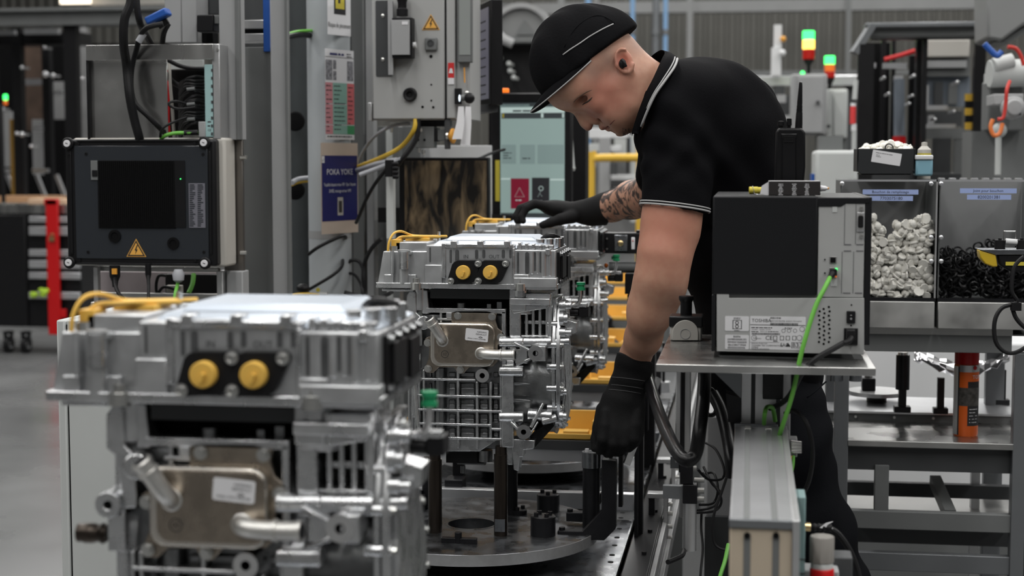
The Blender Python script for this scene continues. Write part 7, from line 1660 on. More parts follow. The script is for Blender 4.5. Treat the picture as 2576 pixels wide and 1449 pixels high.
T.part('screen', MB().bp(1018, 404, 1224, 612, Yg-.002, .004), 'painted_reflection'); p = PD(1060, 560, 5.36); T.part('wall_arm', MB().box(p.x-.15, p.x+.03, p.y, p.y+.5, p.z, p.z+.05), 'black_satin')
# touch monitor
YM = PD(1335, 400, 5.9).y
T = Thing('touch_monitor', PY(1335, 600, YM), 'tall black framed touch monitor with a pale teal program screen', 'monitor')
T.part('casing', MB().bp(1234, 236, 1438, 640, YM, .05), 'black_satin', bevel=.006); T.part('top_hood', MB().bp(1250, 234, 1430, 256, YM-.01, .03), 'black_satin', bevel=.004)
def glow(nm, c, s): defmat(nm, tuple(x*.5 for x in c), 0, .25, emit=c, es=s)
glow('scr_teal', (.30, .405, .385), .46); glow('scr_dark', (.030, .036, .038), .8); glow('scr_red', (.17, .012, .028), .6); glow('scr_tile', (.235, .32, .31), .45); glow('scr_black', (.022, .022, .025), .6); glow('scr_pale', (.50, .62, .59), .5)
scr = T.part('screen', MB().bp(1259, 258, 1420, 600, YM-.002, .004), 'scr_teal')
L = YM - .0026
def ui(r, k, nm='screen_tile', d=0): return T.part(nm, MB().bp(*r, L-d, .0006), k, under=scr)
ui((1260, 258, 1420, 268), 'scr_dark'); ui((1260, 262, 1332, 270), 'scr_tile'); ui((1260, 270, 1420, 284), 'scr_pale'); ui((1262, 284, 1420, 298), 'scr_dark'); ui((1264, 286, 1268, 296), 'sticker_yellow', d=.0005); ui((1361, 285, 1367, 296), 'scr_pale', d=.0005); ui((1414, 285, 1419, 296), 'scr_pale', d=.0005)
ui((1262, 364, 1298, 412), 'scr_tile'); ui((1308, 364, 1346, 412), 'scr_tile'); ui((1352, 364, 1418, 412), 'scr_tile')
ui((1285, 449, 1331, 525), 'scr_red'); ui((1338, 447, 1382, 520), 'scr_black'); ui((1260, 448, 1284, 452), 'scr_pale'); ui((1384, 450, 1420, 454), 'scr_pale'); ui((1260, 536, 1420, 600), 'scr_dark')
f = MB(); y_ = L - .0008
f.dashes(PY(1290, 281, y_), X3, Z3, .085, .008, 1, seed=1); f.dashes(PY(1266, 386, y_), X3, Z3, .035, .005, 3, 1.9, seed=2, fill=.5); f.dashes(PY(1314, 400, y_), X3, Z3, .035, .006, 1, seed=3)
T.part('screen_lettering', f, 'scr_dark', under=scr)
f = MB(); c = PY(1307, 487, y_)
for s1, s2 in (((-.018, -.012), (.018, -.012)), ((.018, -.012), (0, .022)), ((0, .022), (-.018, -.012))): f.beam(c + Vector((s1[0], 0, s1[1])), c + Vector((s2[0], 0, s2[1])), .0005, .002, up=(0, 1, 0))
f.dashes(PY(1297, 505, y_), X3, Z3, .026, .005, 1, seed=4); f.dashes(PY(1351, 507, y_), X3, Z3, .022, .005, 1, seed=5); f.ring(PY(1361, 474, y_), (0, -1, 0), .007, .009, .0003, 16); f.beam(PY(1361, 480, y_), PY(1353, 495, y_), .0005, .003, up=(0, 1, 0)); f.beam(PY(1357, 486, y_), PY(1364, 494, y_), .0005, .002, up=(0, 1, 0))
T.part('icon_symbol', f, 'scr_pale', under=scr)
T.part('yellow_sticker', MB().bp(1246, 403, 1257, 506, YM-.001, .002), 'sticker_yellow'); p = PY(1335, 560, YM+.05); T.part('wall_arm', MB().beam(p, PD(995, 545, 5.82), .05, .05), 'black_satin')
T = Thing('dark_machine_post', PD(1450, 600, 6.4), 'black machine upright between the touch monitor and the yellow rail', 'machine post')
a = PD(1425, 400, 6.4); b = PD(1474, 400, 6.4); T.part('upright', MB().box(a.x, b.x, a.y, a.y+.1, 1.02, PD(1450, 250, 6.4).z), 'black_satin'); T.part('bright_probe', MB().lathe(PD(1440, 430, 6.2), Z3, [(0, .008), (.01, .012), (.02, .009), (.12, .002)], 10), 'paint_pale')
T.part('rear_sheet', MB().box(PD(1236, 300, 6.6).x, b.x, a.y+.1, a.y+.13, 1.02, PD(1400, 240, 6.5).z), 'black_matte')
T.part('wall_arm', MB().beam(Vector((PD(1245, 300, 6.6).x, a.y+.11, 1.33)), PD(992, 480, 5.8), .05, .05), 'black_satin')
T = Thing('beacon', PY(1267, 236, YM+.01), 'small orange beacon lamp on top of the touch monitor', 'lamp'); T.part('lens', MB().bp(1255, 222, 1279, 235, YM+.005, .02), mat('beacon_orange', (.9, .2, .02), 0, .4, emit=(1, .2, .02), es=.7), bevel=.003); T.part('socket', MB().bp(1253, 233, 1281, 240, YM+.004, .022), 'black_plastic')
# ------------------------------------------------------------------ the worker: smooth surfaces from blended volumes
def surfnet(fn, lo, hi, h):
    lo = np.array(lo, dtype=np.float32); hi = np.array(hi, dtype=np.float32)
    n = np.ceil((hi-lo)/h).astype(int) + 1
    ax = [lo[i] + h*np.arange(n[i], dtype=np.float32) for i in range(3)]
    B = 5                                              # coarse pass first, fine samples only near the surface
    cn = (n + B - 1)//B
    cx = [lo[i] + h*B*(np.arange(cn[i], dtype=np.float32) + .5) for i in range(3)]
    C = np.stack(np.meshgrid(*cx, indexing='ij'), -1).reshape(-1, 3)
    cd = fn(C).reshape(cn)
    near = np.abs(cd) < h*B*1.5
    up = lambda a: np.repeat(np.repeat(np.repeat(a, B, 0), B, 1), B, 2)[:n[0], :n[1], :n[2]]
    g = np.where(up(cd) < 0, -1.0, 1.0).astype(np.float32)*h
    K = np.argwhere(up(near))
    g[K[:,0], K[:,1], K[:,2]] = fn((lo + h*K).astype(np.float32))
    s = g < 0
    c = [s[a:n[0]-1+a, b:n[1]-1+b, d:n[2]-1+d] for a in (0, 1) for b in (0, 1) for d in (0, 1)]
    cnt = sum(x.astype(np.int8) for x in c); act = (cnt > 0) & (cnt < 8)
    idx = -np.ones(act.shape, dtype=np.int64); I = np.argwhere(act); idx[act] = np.arange(len(I))
    acc = np.zeros((len(I), 3), dtype=np.float64); num = np.zeros(len(I))
    cor = [(a, b, d) for a in (0, 1) for b in (0, 1) for d in (0, 1)]
    for p in range(8):
        for q in range(p+1, 8):
            if sum(abs(cor[p][k]-cor[q][k]) for k in range(3)) != 1: continue
            A = I + np.array(cor[p]); B = I + np.array(cor[q])
            va = g[A[:,0], A[:,1], A[:,2]]; vb = g[B[:,0], B[:,1], B[:,2]]; m = (va < 0) != (vb < 0)
            t = np.where(m, va/np.where(va-vb == 0, 1, va-vb), 0)
            acc += np.where(m[:,None], A + (B-A)*t[:,None], 0); num += m
    V = lo + h*(acc/num[:,None])
    F = []
    for d in range(3):
        e1, e2 = [(1, 2), (2, 0), (0, 1)][d]
        sl0 = [slice(1, -1)]*3; sl1 = [slice(1, -1)]*3; sl0[d] = slice(0, n[d]-1); sl1[d] = slice(1, n[d])
        a = s[tuple(sl0)]; b = s[tuple(sl1)]; cr = np.argwhere(a != b)
        if not len(cr): continue
        off = np.ones(3, dtype=int); off[d] = 0; P = cr + off
        fl = a[cr[:,0], cr[:,1], cr[:,2]]
        def id_(da, db):
            Q = P.copy(); Q[:,e1] += da; Q[:,e2] += db; return idx[Q[:,0], Q[:,1], Q[:,2]]
        q = np.stack([id_(-1, -1), id_(0, -1), id_(0, 0), id_(-1, 0)], 1); q[~fl] = q[~fl][:, ::-1]; F.append(q)
    F = np.concatenate(F); F = F[(F >= 0).all(1)]
    return V, F
def cone(P, a, b, ra, rb):
    a = np.array(a, dtype=np.float32); b = np.array(b, dtype=np.float32); ab = b-a; t = np.clip(((P-a)@ab)/max(1e-9, float(ab@ab)), 0, 1)
    return np.linalg.norm(P-a-t[:,None]*ab, axis=1) - (ra + (rb-ra)*t)
def ell(P, c, axes, rr):
    A = np.array(axes, dtype=np.float32); q = ((P-np.array(c, dtype=np.float32))@A.T)/np.array(rr, dtype=np.float32)
    k = np.linalg.norm(q, axis=1); return (k-1)*min(rr)*1.0 if min(rr) > .6*max(rr) else (k-1)*(np.prod(rr)**(1/3.))*.8
def smin(a, b, k):
    h = np.clip(.5+.5*(b-a)/k, 0, 1); return b + (a-b)*h - k*h*(1-h)
def smax(a, b, k): return -smin(-a, -b, k)
cRT = np.array(RT); cUP = np.array(UP); cFW = np.array(FW)
def im(dx, dy, dz=0):                # unit direction from a picture direction (dx right, dy down, dz away)
    v = cRT*dx - cUP*dy + cFW*dz; return v/np.linalg.norm(v)
def mesh_bounds(pts, pad):
    a = np.array([np.array(p) for p in pts]); return a.min(0)-pad, a.max(0)+pad
WK = Thing('person', (PD(2060, 1449, 4.0).x, PD(2060, 1449, 4.0).y, 0), 'worker in black cap, black polo shirt and gloves bending over the motors', 'person')
def wpart(name, V, F, k, under=None, smooth_iter=0):
    o = link_mesh(name, V, F.tolist() if hasattr(F, 'tolist') else F, k, under if under is not None else WK.o, WK.loc, 0)
    return o
# ---- head
DH = 3.70
def H(px, py, dd=0.0): return np.array(PD(px, py, DH + dd))
fF, fU, fL = im(-.46, .89), im(-.89, -.46), np.array(-cFW)
S = DH/4000.
def head_sdf(P):
    d = ell(P, H(1480, 158), [im(-.80, .60), im(-.60, -.80), fL], (.112, .104, .077))
    d = smin(d, ell(P, H(1447, 205), [im(-.80, .60), im(.6, .8), fL], (.072, .058, .066)), .03)
    for s1 in (-1, 1):
        d = smin(d, cone(P, H(1478, 226, s1*.030), H(1530, 278, s1*.027), .037, .030), .03)          # cheeks
        d = smin(d, cone(P, H(1578, 205, s1*.050), H(1590, 262, s1*.046), .022, .020), .03)          # jaw ramus
        d = smin(d, cone(P, H(1590, 262, s1*.046), H(1563, 313, s1*.016), .020, .017), .025)         # jaw line
        d = smin(d, cone(P, H(1550, 225, s1*.038), H(1560, 285, s1*.030), .034, .03), .03)
    d = smin(d, cone(P, H(1552, 262), H(1552, 284), .043, .034), .03)
    d = smin(d, ell(P, H(1560, 319), [fF, fU, fL], (.018, .018, .021)), .02)                       # chin
    d = smin(d, cone(P, H(1526, 289), H(1538, 296), .026, .026), .015)                              # mouth mass
    for s1 in (-1, 1):
        d = smin(d, cone(P, H(1434, 260, s1*.010), H(1452, 243, s1*.046), .0115, .0095), .014)        # brow
        d = smax(d, -ell(P, H(1466, 252, s1*.052), [im(.55, -.83), im(.83, .55), fL], (.022, .0085, .010)), .014)  # eye socket
        d = smin(d, ell(P, H(1481, 256, s1*.031), [fF, fU, fL], (.0115, .0115, .0128)), .003)        # lid over the eye
        d = smin(d, ell(P, H(1503, 262, s1*.045), [fF, fU, fL], (.015, .013, .014)), .02)           # cheek bone
    d = smin(d, cone(P, H(1446, 273), H(1469, 307), .0080, .0115), .010)                            # nose bridge
    for s1 in (-1, 1): d = smin(d, cone(P, H(1462, 270, s1*.006), H(1492, 300, s1*.012), .0105, .0118), .010)
    d = smin(d, ell(P, H(1478, 316), [im(.6, .8), im(.8, -.6), fL], (.0125, .0112, .0125)), .008)
    for s1 in (-1, 1):
        d = smin(d, ell(P, H(1500, 303, s1*.0155), [im(.6, .8), im(.8, -.6), fL], (.0100, .0095, .0085)), .004)
        d = smax(d, -ell(P, H(1497, 318, s1*.008), [fF, fU, fL], (.006, .0045, .0038)), .003)
        d = smax(d, -cone(P, H(1509, 288, s1*.031), H(1513, 307, s1*.027), .0045, .0038), .005)      # crease behind the wing
        d = smax(d, -cone(P, H(1511, 300, s1*.030), H(1540, 296, s1*.040), .0016, .0010), .008)      # fold to the mouth corner
    d = smin(d, cone(P, H(1515, 319, -.010), H(1524, 311, -.022), .0062, .0045), .005); d = smin(d, cone(P, H(1515, 319, .010), H(1524, 311, .022), .0062, .0045), .005)
    d = smin(d, cone(P, H(1515, 320, -.010), H(1515, 320, .010), .0064, .0064), .005)
    d = smin(d, cone(P, H(1531, 321, -.013), H(1531, 321, .013), .0072, .0072), .005)
    for s1 in (-1, 1):                                                                             # line of the mouth
        d = smax(d, -cone(P, H(1523, 331, s1*.006), H(1533, 316, s1*.029), .0030, .0030), .003); d = smax(d, -cone(P, H(1533, 316, s1*.029), H(1545, 303, s1*.046), .0030, .0030), .004)
    d = smax(d, -cone(P, H(1543, 333, -.012), H(1543, 333, .012), .005, .005), .010)                # groove above the chin
    d = smin(d, cone(P, H(1555, 165), H(1690, 262, .02), .058, .064), .035)                          # neck
    d = smin(d, cone(P, H(1590, 200, -.02), H(1640, 290, -.0), .042, .05), .03)
    d = smin(d, cone(P, H(1578, 196, -.058), H(1622, 275, -.040), .013, .015), .022)                # neck muscle
    for s1 in (-1, 1):                                                                             # ears
        e = ell(P, H(1571, 154, s1*.079), [im(.34, .94), im(.94, -.34), fL], (.030, .0195, .0075))
        ring = None
        ca, ux, vy = H(1571, 153, s1*.084), im(.34, .94), im(.94, -.34)
        for k in range(9):
            a0, a1 = math.radians(150 + k*30 - 30), math.radians(150 + k*30)
            p0 = ca + ux*(-.0275*math.cos(a0)) + vy*(.0185*math.sin(a0)); p1 = ca + ux*(-.0275*math.cos(a1)) + vy*(.0185*math.sin(a1))
            c_ = cone(P, p0, p1, .0042, .0042); ring = c_ if ring is None else np.minimum(ring, c_)
        e = smin(e, ring, .004)
        e = smax(e, -ell(P, H(1567, 148, s1*.089), [im(.34, .94), im(.94, -.34), fL], (.0185, .0115, .0085)), .004)
        e = smin(e, ell(P, H(1552, 166, s1*.082), [ux, vy, fL], (.006, .005, .005)), .004)            # tragus
        e = smin(e, ell(P, H(1584, 181, s1*.078), [ux, vy, fL], (.010, .0085, .006)), .006)
        d = smin(d, e, .006)
    return d
lo, hi = mesh_bounds([H(1360, 40, -.11), H(1700, 350, .11), H(1360, 350, .11), H(1700, 40, -.11)], .01)
V1, F1 = surfnet(head_sdf, lo, hi, .0027)
# ---- arms (skin)
LA = [((1705, 330, 3.66), .060), ((1697, 440, 3.63), .058), ((1692, 530, 3.612), .0645), ((1686, 580, 3.61), .064), ((1672, 640, 3.60), .0585), ((1660, 700, 3.60), .0515), ((1638, 780, 3.64), .0470), ((1618, 850, 3.69), .0405), ((1598, 895, 3.735), .034), ((1575, 960, 3.76), .030)]
RA = [((1700, 330, 3.98), .06), ((1672, 440, 4.25), .055), ((1640, 492, 4.40), .058), ((1590, 503, 4.52), .052), ((1540, 520, 4.60), .041), ((1490, 535, 4.65), .034)]
def chain(P, L, k=.02):
    d = None
    for (a, ra), (b, rb) in zip(L[:-1], L[1:]):
        c_ = cone(P, np.array(PD(*a)), np.array(PD(*b)), ra, rb); d = c_ if d is None else smin(d, c_, k)
    return d
def larm(P):
    d = chain(P, LA)
    d = smin(d, ell(P, np.array(PD(1684, 690, 3.60)), [im(.2, 1), im(1, -.2), fL], (.055, .030, .040)), .04)
    d = smin(d, ell(P, np.array(PD(1642, 745, 3.62)), [im(-.3, 1), im(1, .3), fL], (.075, .034, .038)), .05)
    return d
b0, b1 = mesh_bounds([PD(*a) for a, r in LA], .09); V2, F2 = surfnet(larm, b0, b1, .006)
b0, b1 = mesh_bounds([PD(*a) for a, r in RA], .075); V3, F3 = surfnet(lambda P: chain(P, RA), b0, b1, .006)
core = [((1690, 260, 3.75), .06), ((1760, 340, 3.82), .11), ((1850, 560, 3.95), .11), ((1930, 860, 4.0), .12)]
def torso_core(P):
    d = chain(P, core, .05); d = smin(d, cone(P, np.array(PD(1705, 330, 3.66)), np.array(PD(1700, 330, 3.98)), .065, .06), .05); return d
b0, b1 = mesh_bounds([PD(*a) for a, r in core], .16); V4, F4 = surfnet(torso_core, b0, b1, .016)
Vs = [V1, V2, V3, V4]; Fs = []; o_ = 0
for v, f in zip(Vs, (F1, F2, F3, F4)): Fs.append(f + o_); o_ += len(v)
# skin material: warmer on cheek, ear and upper arm; shaved hair shadow above the ear
sk = bpy.data.materials.new('skin'); sk.use_nodes = True; tr = sk.node_tree; bs_ = tr.nodes['Principled BSDF']
bs_.inputs['Roughness'].default_value = .46; bs_.inputs['Subsurface Weight'].default_value = .12; bs_.inputs['Subsurface Radius'].default_value = (1, .35, .2); bs_.inputs['Subsurface Scale'].default_value = .006; bs_.inputs['Specular IOR Level'].default_value = .42
tc = tr.nodes.new('ShaderNodeTexCoord'); cur = None
def mixnode(fac, c1, c2):
    m_ = tr.nodes.new('ShaderNodeMix'); m_.data_type = 'RGBA'
    if fac is not None: tr.links.new(fac, m_.inputs[0])
    for s1, c_ in ((6, c1), (7, c2)):
        if isinstance(c_, tuple): m_.inputs[s1].default_value = (*c_, 1)
        else: tr.links.new(c_, m_.inputs[s1])
    return m_.outputs[2]
def blob(center, r, amt):
    vm = tr.nodes.new('ShaderNodeVectorMath'); vm.operation = 'DISTANCE'; tr.links.new(tc.outputs['Object'], vm.inputs[0]); c_ = Vector(center) - WK.loc; vm.inputs[1].default_value = c_
    mr = tr.nodes.new('ShaderNodeMapRange'); mr.interpolation_type = 'SMOOTHSTEP'; mr.inputs[1].default_value = 0; mr.inputs[2].default_value = r; mr.inputs[3].default_value = amt; mr.inputs[4].default_value = 0; tr.links.new(vm.outputs['Value'], mr.inputs[0]); return mr.outputs[0]
nz = tr.nodes.new('ShaderNodeTexNoise'); nz.inputs['Scale'].default_value = 55; tr.links.new(tc.outputs['Object'], nz.inputs['Vector'])
mr = tr.nodes.new('ShaderNodeMapRange'); mr.inputs[1].default_value = .35; mr.inputs[2].default_value = .65; tr.links.new(nz.outputs['Fac'], mr.inputs[0])
cur = mixnode(mr.outputs[0], (.52, .295, .205), (.48, .255, .178))
for c_, r_, a_, k_ in ((H(1530, 228, -.055), .105, .62, (.45, .14, .10)), (H(1500, 275, -.05), .05, .4, (.44, .14, .10)), (H(1568, 150, -.085), .036, .75, (.56, .13, .085)), (H(1484, 316), .026, .55, (.52, .17, .13)), (np.array(PD(1670, 570, 3.55)), .17, .62, (.54, .20, .135)), (H(1523, 322, -.015), .017, .7, (.36, .095, .085)),
                       (H(1490, 180, -.07), .04, .55, (.22, .16, .13)), (H(1530, 152, -.075), .04, .55, (.22, .165, .135)), (H(1590, 118, -.03), .05, .4, (.30, .22, .19)), (H(1474, 256, -.04), .018, .35, (.30, .13, .10)), (H(1575, 328, -.01), .03, .45, (.26, .16, .13))):  # the small dark blob at the eye paints socket shade into the skin
    cur = mixnode(blob(c_, r_, a_), cur, k_)
tr.links.new(cur, bs_.inputs['Base Color'])
b2_ = tr.nodes.new('ShaderNodeBump'); b2_.inputs['Strength'].default_value = .12; b2_.inputs['Distance'].default_value = .001; n3 = tr.nodes.new('ShaderNodeTexNoise'); n3.inputs['Scale'].default_value = 900; tr.links.new(tc.outputs['Object'], n3.inputs['Vector']); tr.links.new(n3.outputs['Fac'], b2_.inputs['Height']); tr.links.new(b2_.outputs[0], bs_.inputs['Normal'])
M['skin'] = sk
tt = sk.copy(); tt.name = 'tattooed_skin'; t2 = tt.node_tree; b3 = t2.nodes['Principled BSDF']; src = b3.inputs['Base Color'].links[0].from_socket
tc2 = [n for n in t2.nodes if n.type == 'TEX_COORD'][0]
n1 = t2.nodes.new('ShaderNodeTexNoise'); n1.inputs['Scale'].default_value = 26; n1.inputs['Detail'].default_value = 5; n1.inputs['Distortion'].default_value = 1.6; t2.links.new(tc2.outputs['Object'], n1.inputs['Vector'])
mr2 = t2.nodes.new('ShaderNodeMapRange'); mr2.inputs[1].default_value = .46; mr2.inputs[2].default_value = .54; mr2.inputs[3].default_value = 0; mr2.inputs[4].default_value = .92; t2.links.new(n1.outputs['Fac'], mr2.inputs[0])
m_ = t2.nodes.new('ShaderNodeMix'); m_.data_type = 'RGBA'; t2.links.new(mr2.outputs[0], m_.inputs[0]); t2.links.new(src, m_.inputs[6]); m_.inputs[7].default_value = (.022, .024, .026, 1); t2.links.new(m_.outputs[2], b3.inputs['Base Color'])
body = wpart('body', np.concatenate(Vs), np.concatenate(Fs), 'skin'); body['label'] = 'bare skin of head, neck and arms'
body.data.materials.append(tt)
mi = np.zeros(sum(len(f) for f in Fs), dtype=np.int32); mi[len(F1)+len(F2):len(F1)+len(F2)+len(F3)] = 1; body.data.polygons.foreach_set('material_index', mi)
# ---- cap
defmat('cap_cloth', (.007, .007, .008), 0, .85, bump=.35, bs=160, spec=.08)
defmat('piping', (.42, .42, .42), 0, .6)
CC = H(1470, 148); cA = [im(-.80, .60), im(-.60, -.80), fL]; cR = (.129, .128, .088)
pn = im(.60, .797)                  # below this plane there is no cap
p0 = H(1478, 163)
def cap_sdf(P):
    d = ell(P, CC, cA, cR); d = smin(d, ell(P, H(1528, 108), cA, (.075, .065, .076)), .03)
    q = (P - p0.astype(np.float32))@pn.astype(np.float32); f_ = np.clip(((P-p0.astype(np.float32))@im(-.80, .60).astype(np.float32)), -.2, .2)
    wob = .0022*np.sin(90*((P-CC.astype(np.float32))@cA[0].astype(np.float32)) + 5*np.sin(30*((P-CC.astype(np.float32))@cA[2].astype(np.float32))))
    return smax(d + wob*.5, q, .006)
b0, b1 = mesh_bounds([H(1320, 10, -.1), H(1600, 270, .1), H(1320, 270, -.1), H(1600, 10, .1)], .01)
Vc, Fc = surfnet(cap_sdf, b0, b1, .004); cap = wpart('cap', Vc, Fc, 'cap_cloth'); cap['label'] = 'black bump cap with grey piping'
def ray_hit(fn, px, py, t0, t1, off):
    o_, d_ = np.array(EYE), np.array(ray(px, py)); t = np.arange(t0, t1, .001); v = fn((o_ + d_*t[:,None]).astype(np.float32)); k = np.nonzero(v < 0)[0]
    return Vector(o_ + d_*((t[k[0]] if len(k) else (t0+t1)/2) - off))
def cap_hit(px, py, off=.0015): return ray_hit(cap_sdf, px, py, DH-.14, DH+.1, off)
wv = MB().tube([cap_hit(*p) for p in ((1416, 138), (1435, 124), (1460, 108), (1480, 94), (1500, 82), (1520, 71), (1543, 60))], .0016, n=6); wpart('cap_piping', wv.v, wv.f, 'piping', under=cap)
for pts in (((1420, 118), (1440, 80), (1465, 55), (1495, 40), (1520, 42), (1545, 58), (1574, 92)),): wv = MB().tube([cap_hit(*p, .0004) for p in pts], .0012, n=6); wpart('cap_seam', wv.v, wv.f, 'cap_cloth', under=cap)
# brim: a crescent around the front of the cap, dipping at its middle
eF, eL, eN = im(-.80, .60), fL, pn
mb = MB(); n = 30; org = H(1474, 160)
inn, out = [], []
for i in range(n+1):
    a = math.radians(-92 + 184*i/n); ca, sa = math.cos(a), math.sin(a)
    pi_ = org + eF*(.112*ca) + eL*(.080*sa) + eN*(-.004)
    w_ = max(0, ca)**.6; po = org + eF*(.112*ca + .058*w_) + eL*(.080*sa + .012*sa*w_) + eN*(.010 + .004*w_ + .010*abs(sa)*w_)
    inn.append(Vector(pi_)); out.append(Vector(po))
off = Vector(eN)*-.0035
vs = inn + out + [p+off for p in inn] + [p+off for p in out]; m_ = n+1
for i in range(n): mb.f += [(i, i+1, m_+i+1, m_+i), (2*m_+i, 3*m_+i, 3*m_+i+1, 2*m_+i+1), (m_+i, m_+i+1, 3*m_+i+1, 3*m_+i)]
mb.v = [tuple(p) for p in vs]; wpart('brim', mb.v, mb.f, 'cap_cloth', under=cap)
wv = MB().tube([p+off*.5 for p in out], .0017, n=6, sm=1); wpart('brim_piping', wv.v, wv.f, 'piping', under=cap)
# earbud, brow, lashes, beard
wv = MB().ball(H(1566, 160, -.090), .0085, .007, .011); wv.tube([H(1564, 150, -.093), H(1570, 158, -.096), H(1574, 168, -.094)], .004); wpart('ear_plug', wv.v, wv.f, 'black_plastic')
defmat('hair_dark', (.05, .035, .028), 0, .8)
def on_skin(px, py, off=.0): return ray_hit(head_sdf, px, py, DH-.13, DH+.1, off)
wv = MB().tube([on_skin(*p) for p in ((1443, 257), (1452, 247), (1463, 239), (1476, 231), (1490, 226))], [.0008, .0016, .0018, .0014, .0005], n=6); wpart('eyebrow', wv.v, wv.f, mat('brow_hair', (.14, .085, .06), 0, .8))
wv = MB().tube([on_skin(*p) for p in ((1465, 264), (1471, 260), (1478, 256), (1485, 250), (1491, 243))], [.0007, .0015, .0019, .0017, .0007], n=6); wpart('eyelashes', wv.v, wv.f, 'hair_dark')
wv = MB().tube([on_skin(*p) for p in ((1524, 326), (1529, 320), (1535, 313), (1541, 307), (1546, 302))], [.0006, .0010, .0011, .0010, .0005], n=6); wpart('lip_line', wv.v, wv.f, mat('lip_dark', (.16, .045, .04), 0, .6))
random.seed(2); wv = MB()
for k in range(60):
    p = on_skin(random.uniform(1566, 1592), random.uniform(322, 338)); q = p + Vector(im(random.uniform(-.2, .6), 1, random.uniform(-.3, .3)))*random.uniform(.003, .006); wv.cyl(p, q, .0006, .0002, n=4, caps=False)
wpart('beard', wv.v, wv.f, 'hair_dark')['kind'] = 'stuff'
# ---- polo shirt
defmat('polo_cloth', (.0055, .0055, .0065), 0, .85, bump=.3, bs=260, spec=.06)
hem_n = im(-.125, .99).astype(np.float32); hem_p = np.array(PD(1697, 528, 3.6), dtype=np.float32)
def wr(P, f, d_, a):                 # soft cloth folds
    return a*np.sin(P@np.array(d_, dtype=np.float32)*f + 2.2*np.sin(P@np.array((9, 5, 13), dtype=np.float32)))
def N(px, py, D): return np.array(PD(px, py, D))
def shirt_sdf(P):
    d = None
    for s1, dd in ((-1, -.075), (1, .09)):
        L = [((1738, 262, 3.80+dd), .106), ((1800, 318, 3.84+dd), .138), ((1822, 430, 3.88+dd), .142), ((1855, 600, 3.92+dd), .132), ((1900, 760, 3.96+dd), .130), ((1935, 905, 3.98+dd), .135)]
        c_ = chain(P, L, .06); d = c_ if d is None else smin(d, c_, .09)
    d = smin(d, cone(P, N(1650, 262, 3.72), N(1720, 235, 3.78), .072, .075), .05)                  # yoke under the collar
    d = smin(d, cone(P, N(1668, 330, 3.72), N(1690, 420, 3.78), .060, .075), .06)                  # chest front
    sl = cone(P, N(1716, 300, 3.66), N(1697, 560, 3.611), .088, .0775)
    sl = smin(sl, cone(P, N(1690, 270, 3.68), N(1735, 350, 3.68), .078, .085), .05)
    sl = smax(sl, (P-hem_p)@hem_n, .004); d = smin(d, sl, .035)
    sr = cone(P, N(1690, 310, 4.0), N(1672, 430, 4.22), .085, .078); d = smin(d, sr, .05)
    nk = np.minimum(cone(P, H(1560, 170), H(1690, 268, .02), .061, .066), cone(P, H(1590, 205), H(1632, 285), .047, .047)); d = smax(d, -(nk-.002), .008)
    q_ = np.linalg.norm(P-N(1665, 330, 3.62).astype(np.float32), axis=1); m_ = np.exp(-(q_/.16)**2)
    ang = np.arctan2((P-N(1575, 540, 3.62).astype(np.float32))@im(0, -1).astype(np.float32), (P-N(1575, 540, 3.62).astype(np.float32))@im(1, 0).astype(np.float32))
    fo = np.clip(-((P-hem_p)@hem_n)/.14, .06, 1)*np.where((P-hem_p)@hem_n > .02, 4, 1).clip(0, 1); fo = np.where((P-hem_p)@hem_n > .02, 1.0, fo)
    d = d + fo*(wr(P, 70, im(.6, -.7, .3), .0040) + wr(P, 38, im(.9, .4, .2), .004) + .0055*m_*np.sin(ang*13 + 1.5*np.sin(q_*30)))
    return d
b0, b1 = mesh_bounds([PD(1570, 90, 3.45), PD(2080, 1010, 3.45), PD(1570, 1010, 4.4), PD(2080, 90, 4.4)], .02)
Vp, Fp = surfnet(shirt_sdf, b0, b1, .0085); shirt = wpart('polo_shirt', Vp, Fp, 'polo_cloth'); shirt['label'] = 'black polo shirt'
# sleeve trim
sc = Vector(PD(1697, 527, 3.612)); ax = Vector(hem_n)
u_ = Vector(im(1, .125)); w_ = ax.cross(u_).normalized()
for dz, k, nm in ((-.010, 'piping', 'sleeve_stripe'), (-.0035, 'piping', 'sleeve_stripe')):
    pts = [sc + ax*dz + u_*(.0795*math.cos(a)) + w_*(.0795*math.sin(a)) for a in [2*math.pi*i/40 for i in range(41)]]
    wv = MB().tube(pts, .0019 if dz < -.005 else .0026, n=6, sm=1); wpart(nm, wv.v, wv.f, k, under=shirt)
# collar
ci = [(1588, 336, 3.645), (1603, 288, 3.622), (1622, 238, 3.612), (1644, 194, 3.615), (1664, 150, 3.645), (1672, 132, 3.69), (1662, 126, 3.75), (1640, 140, 3.80), (1620, 165, 3.82)]
co = [(1606, 338, 3.625), (1627, 284, 3.595), (1648, 240, 3.585), (1672, 206, 3.588), (1696, 172, 3.61), (1704, 150, 3.66), (1700, 142, 3.75), (1680, 150, 3.84), (1650, 172, 3.88)]
I_, _ = spline([Vector(PD(*p)) for p in ci], [0]*len(ci), 5); O_, _ = spline([Vector(PD(*p)) for p in co], [0]*len(co), 5)
mb = MB(); m_ = len(I_); tl = Vector(im(.4, .3, .85))*.004
mid = [(a+b)/2 + Vector(im(.2, -.3, -.9))*.006 for a, b in zip(I_, O_)]
lay = [I_, mid, O_, [p+tl for p in O_], [p+tl for p in mid], [p+tl for p in I_]]
for L in lay: mb.v += [tuple(p) for p in L]
for k in range(6):
    k2 = (k+1) % 6
    for i in range(m_-1): mb.f.append((k*m_+i, k2*m_+i, k2*m_+i+1, k*m_+i+1))
mb.f += [tuple(k*m_ for k in range(6)), tuple(k*m_+m_-1 for k in range(5, -1, -1))]
collar = wpart('collar', mb.v, mb.f, 'polo_cloth', under=shirt)
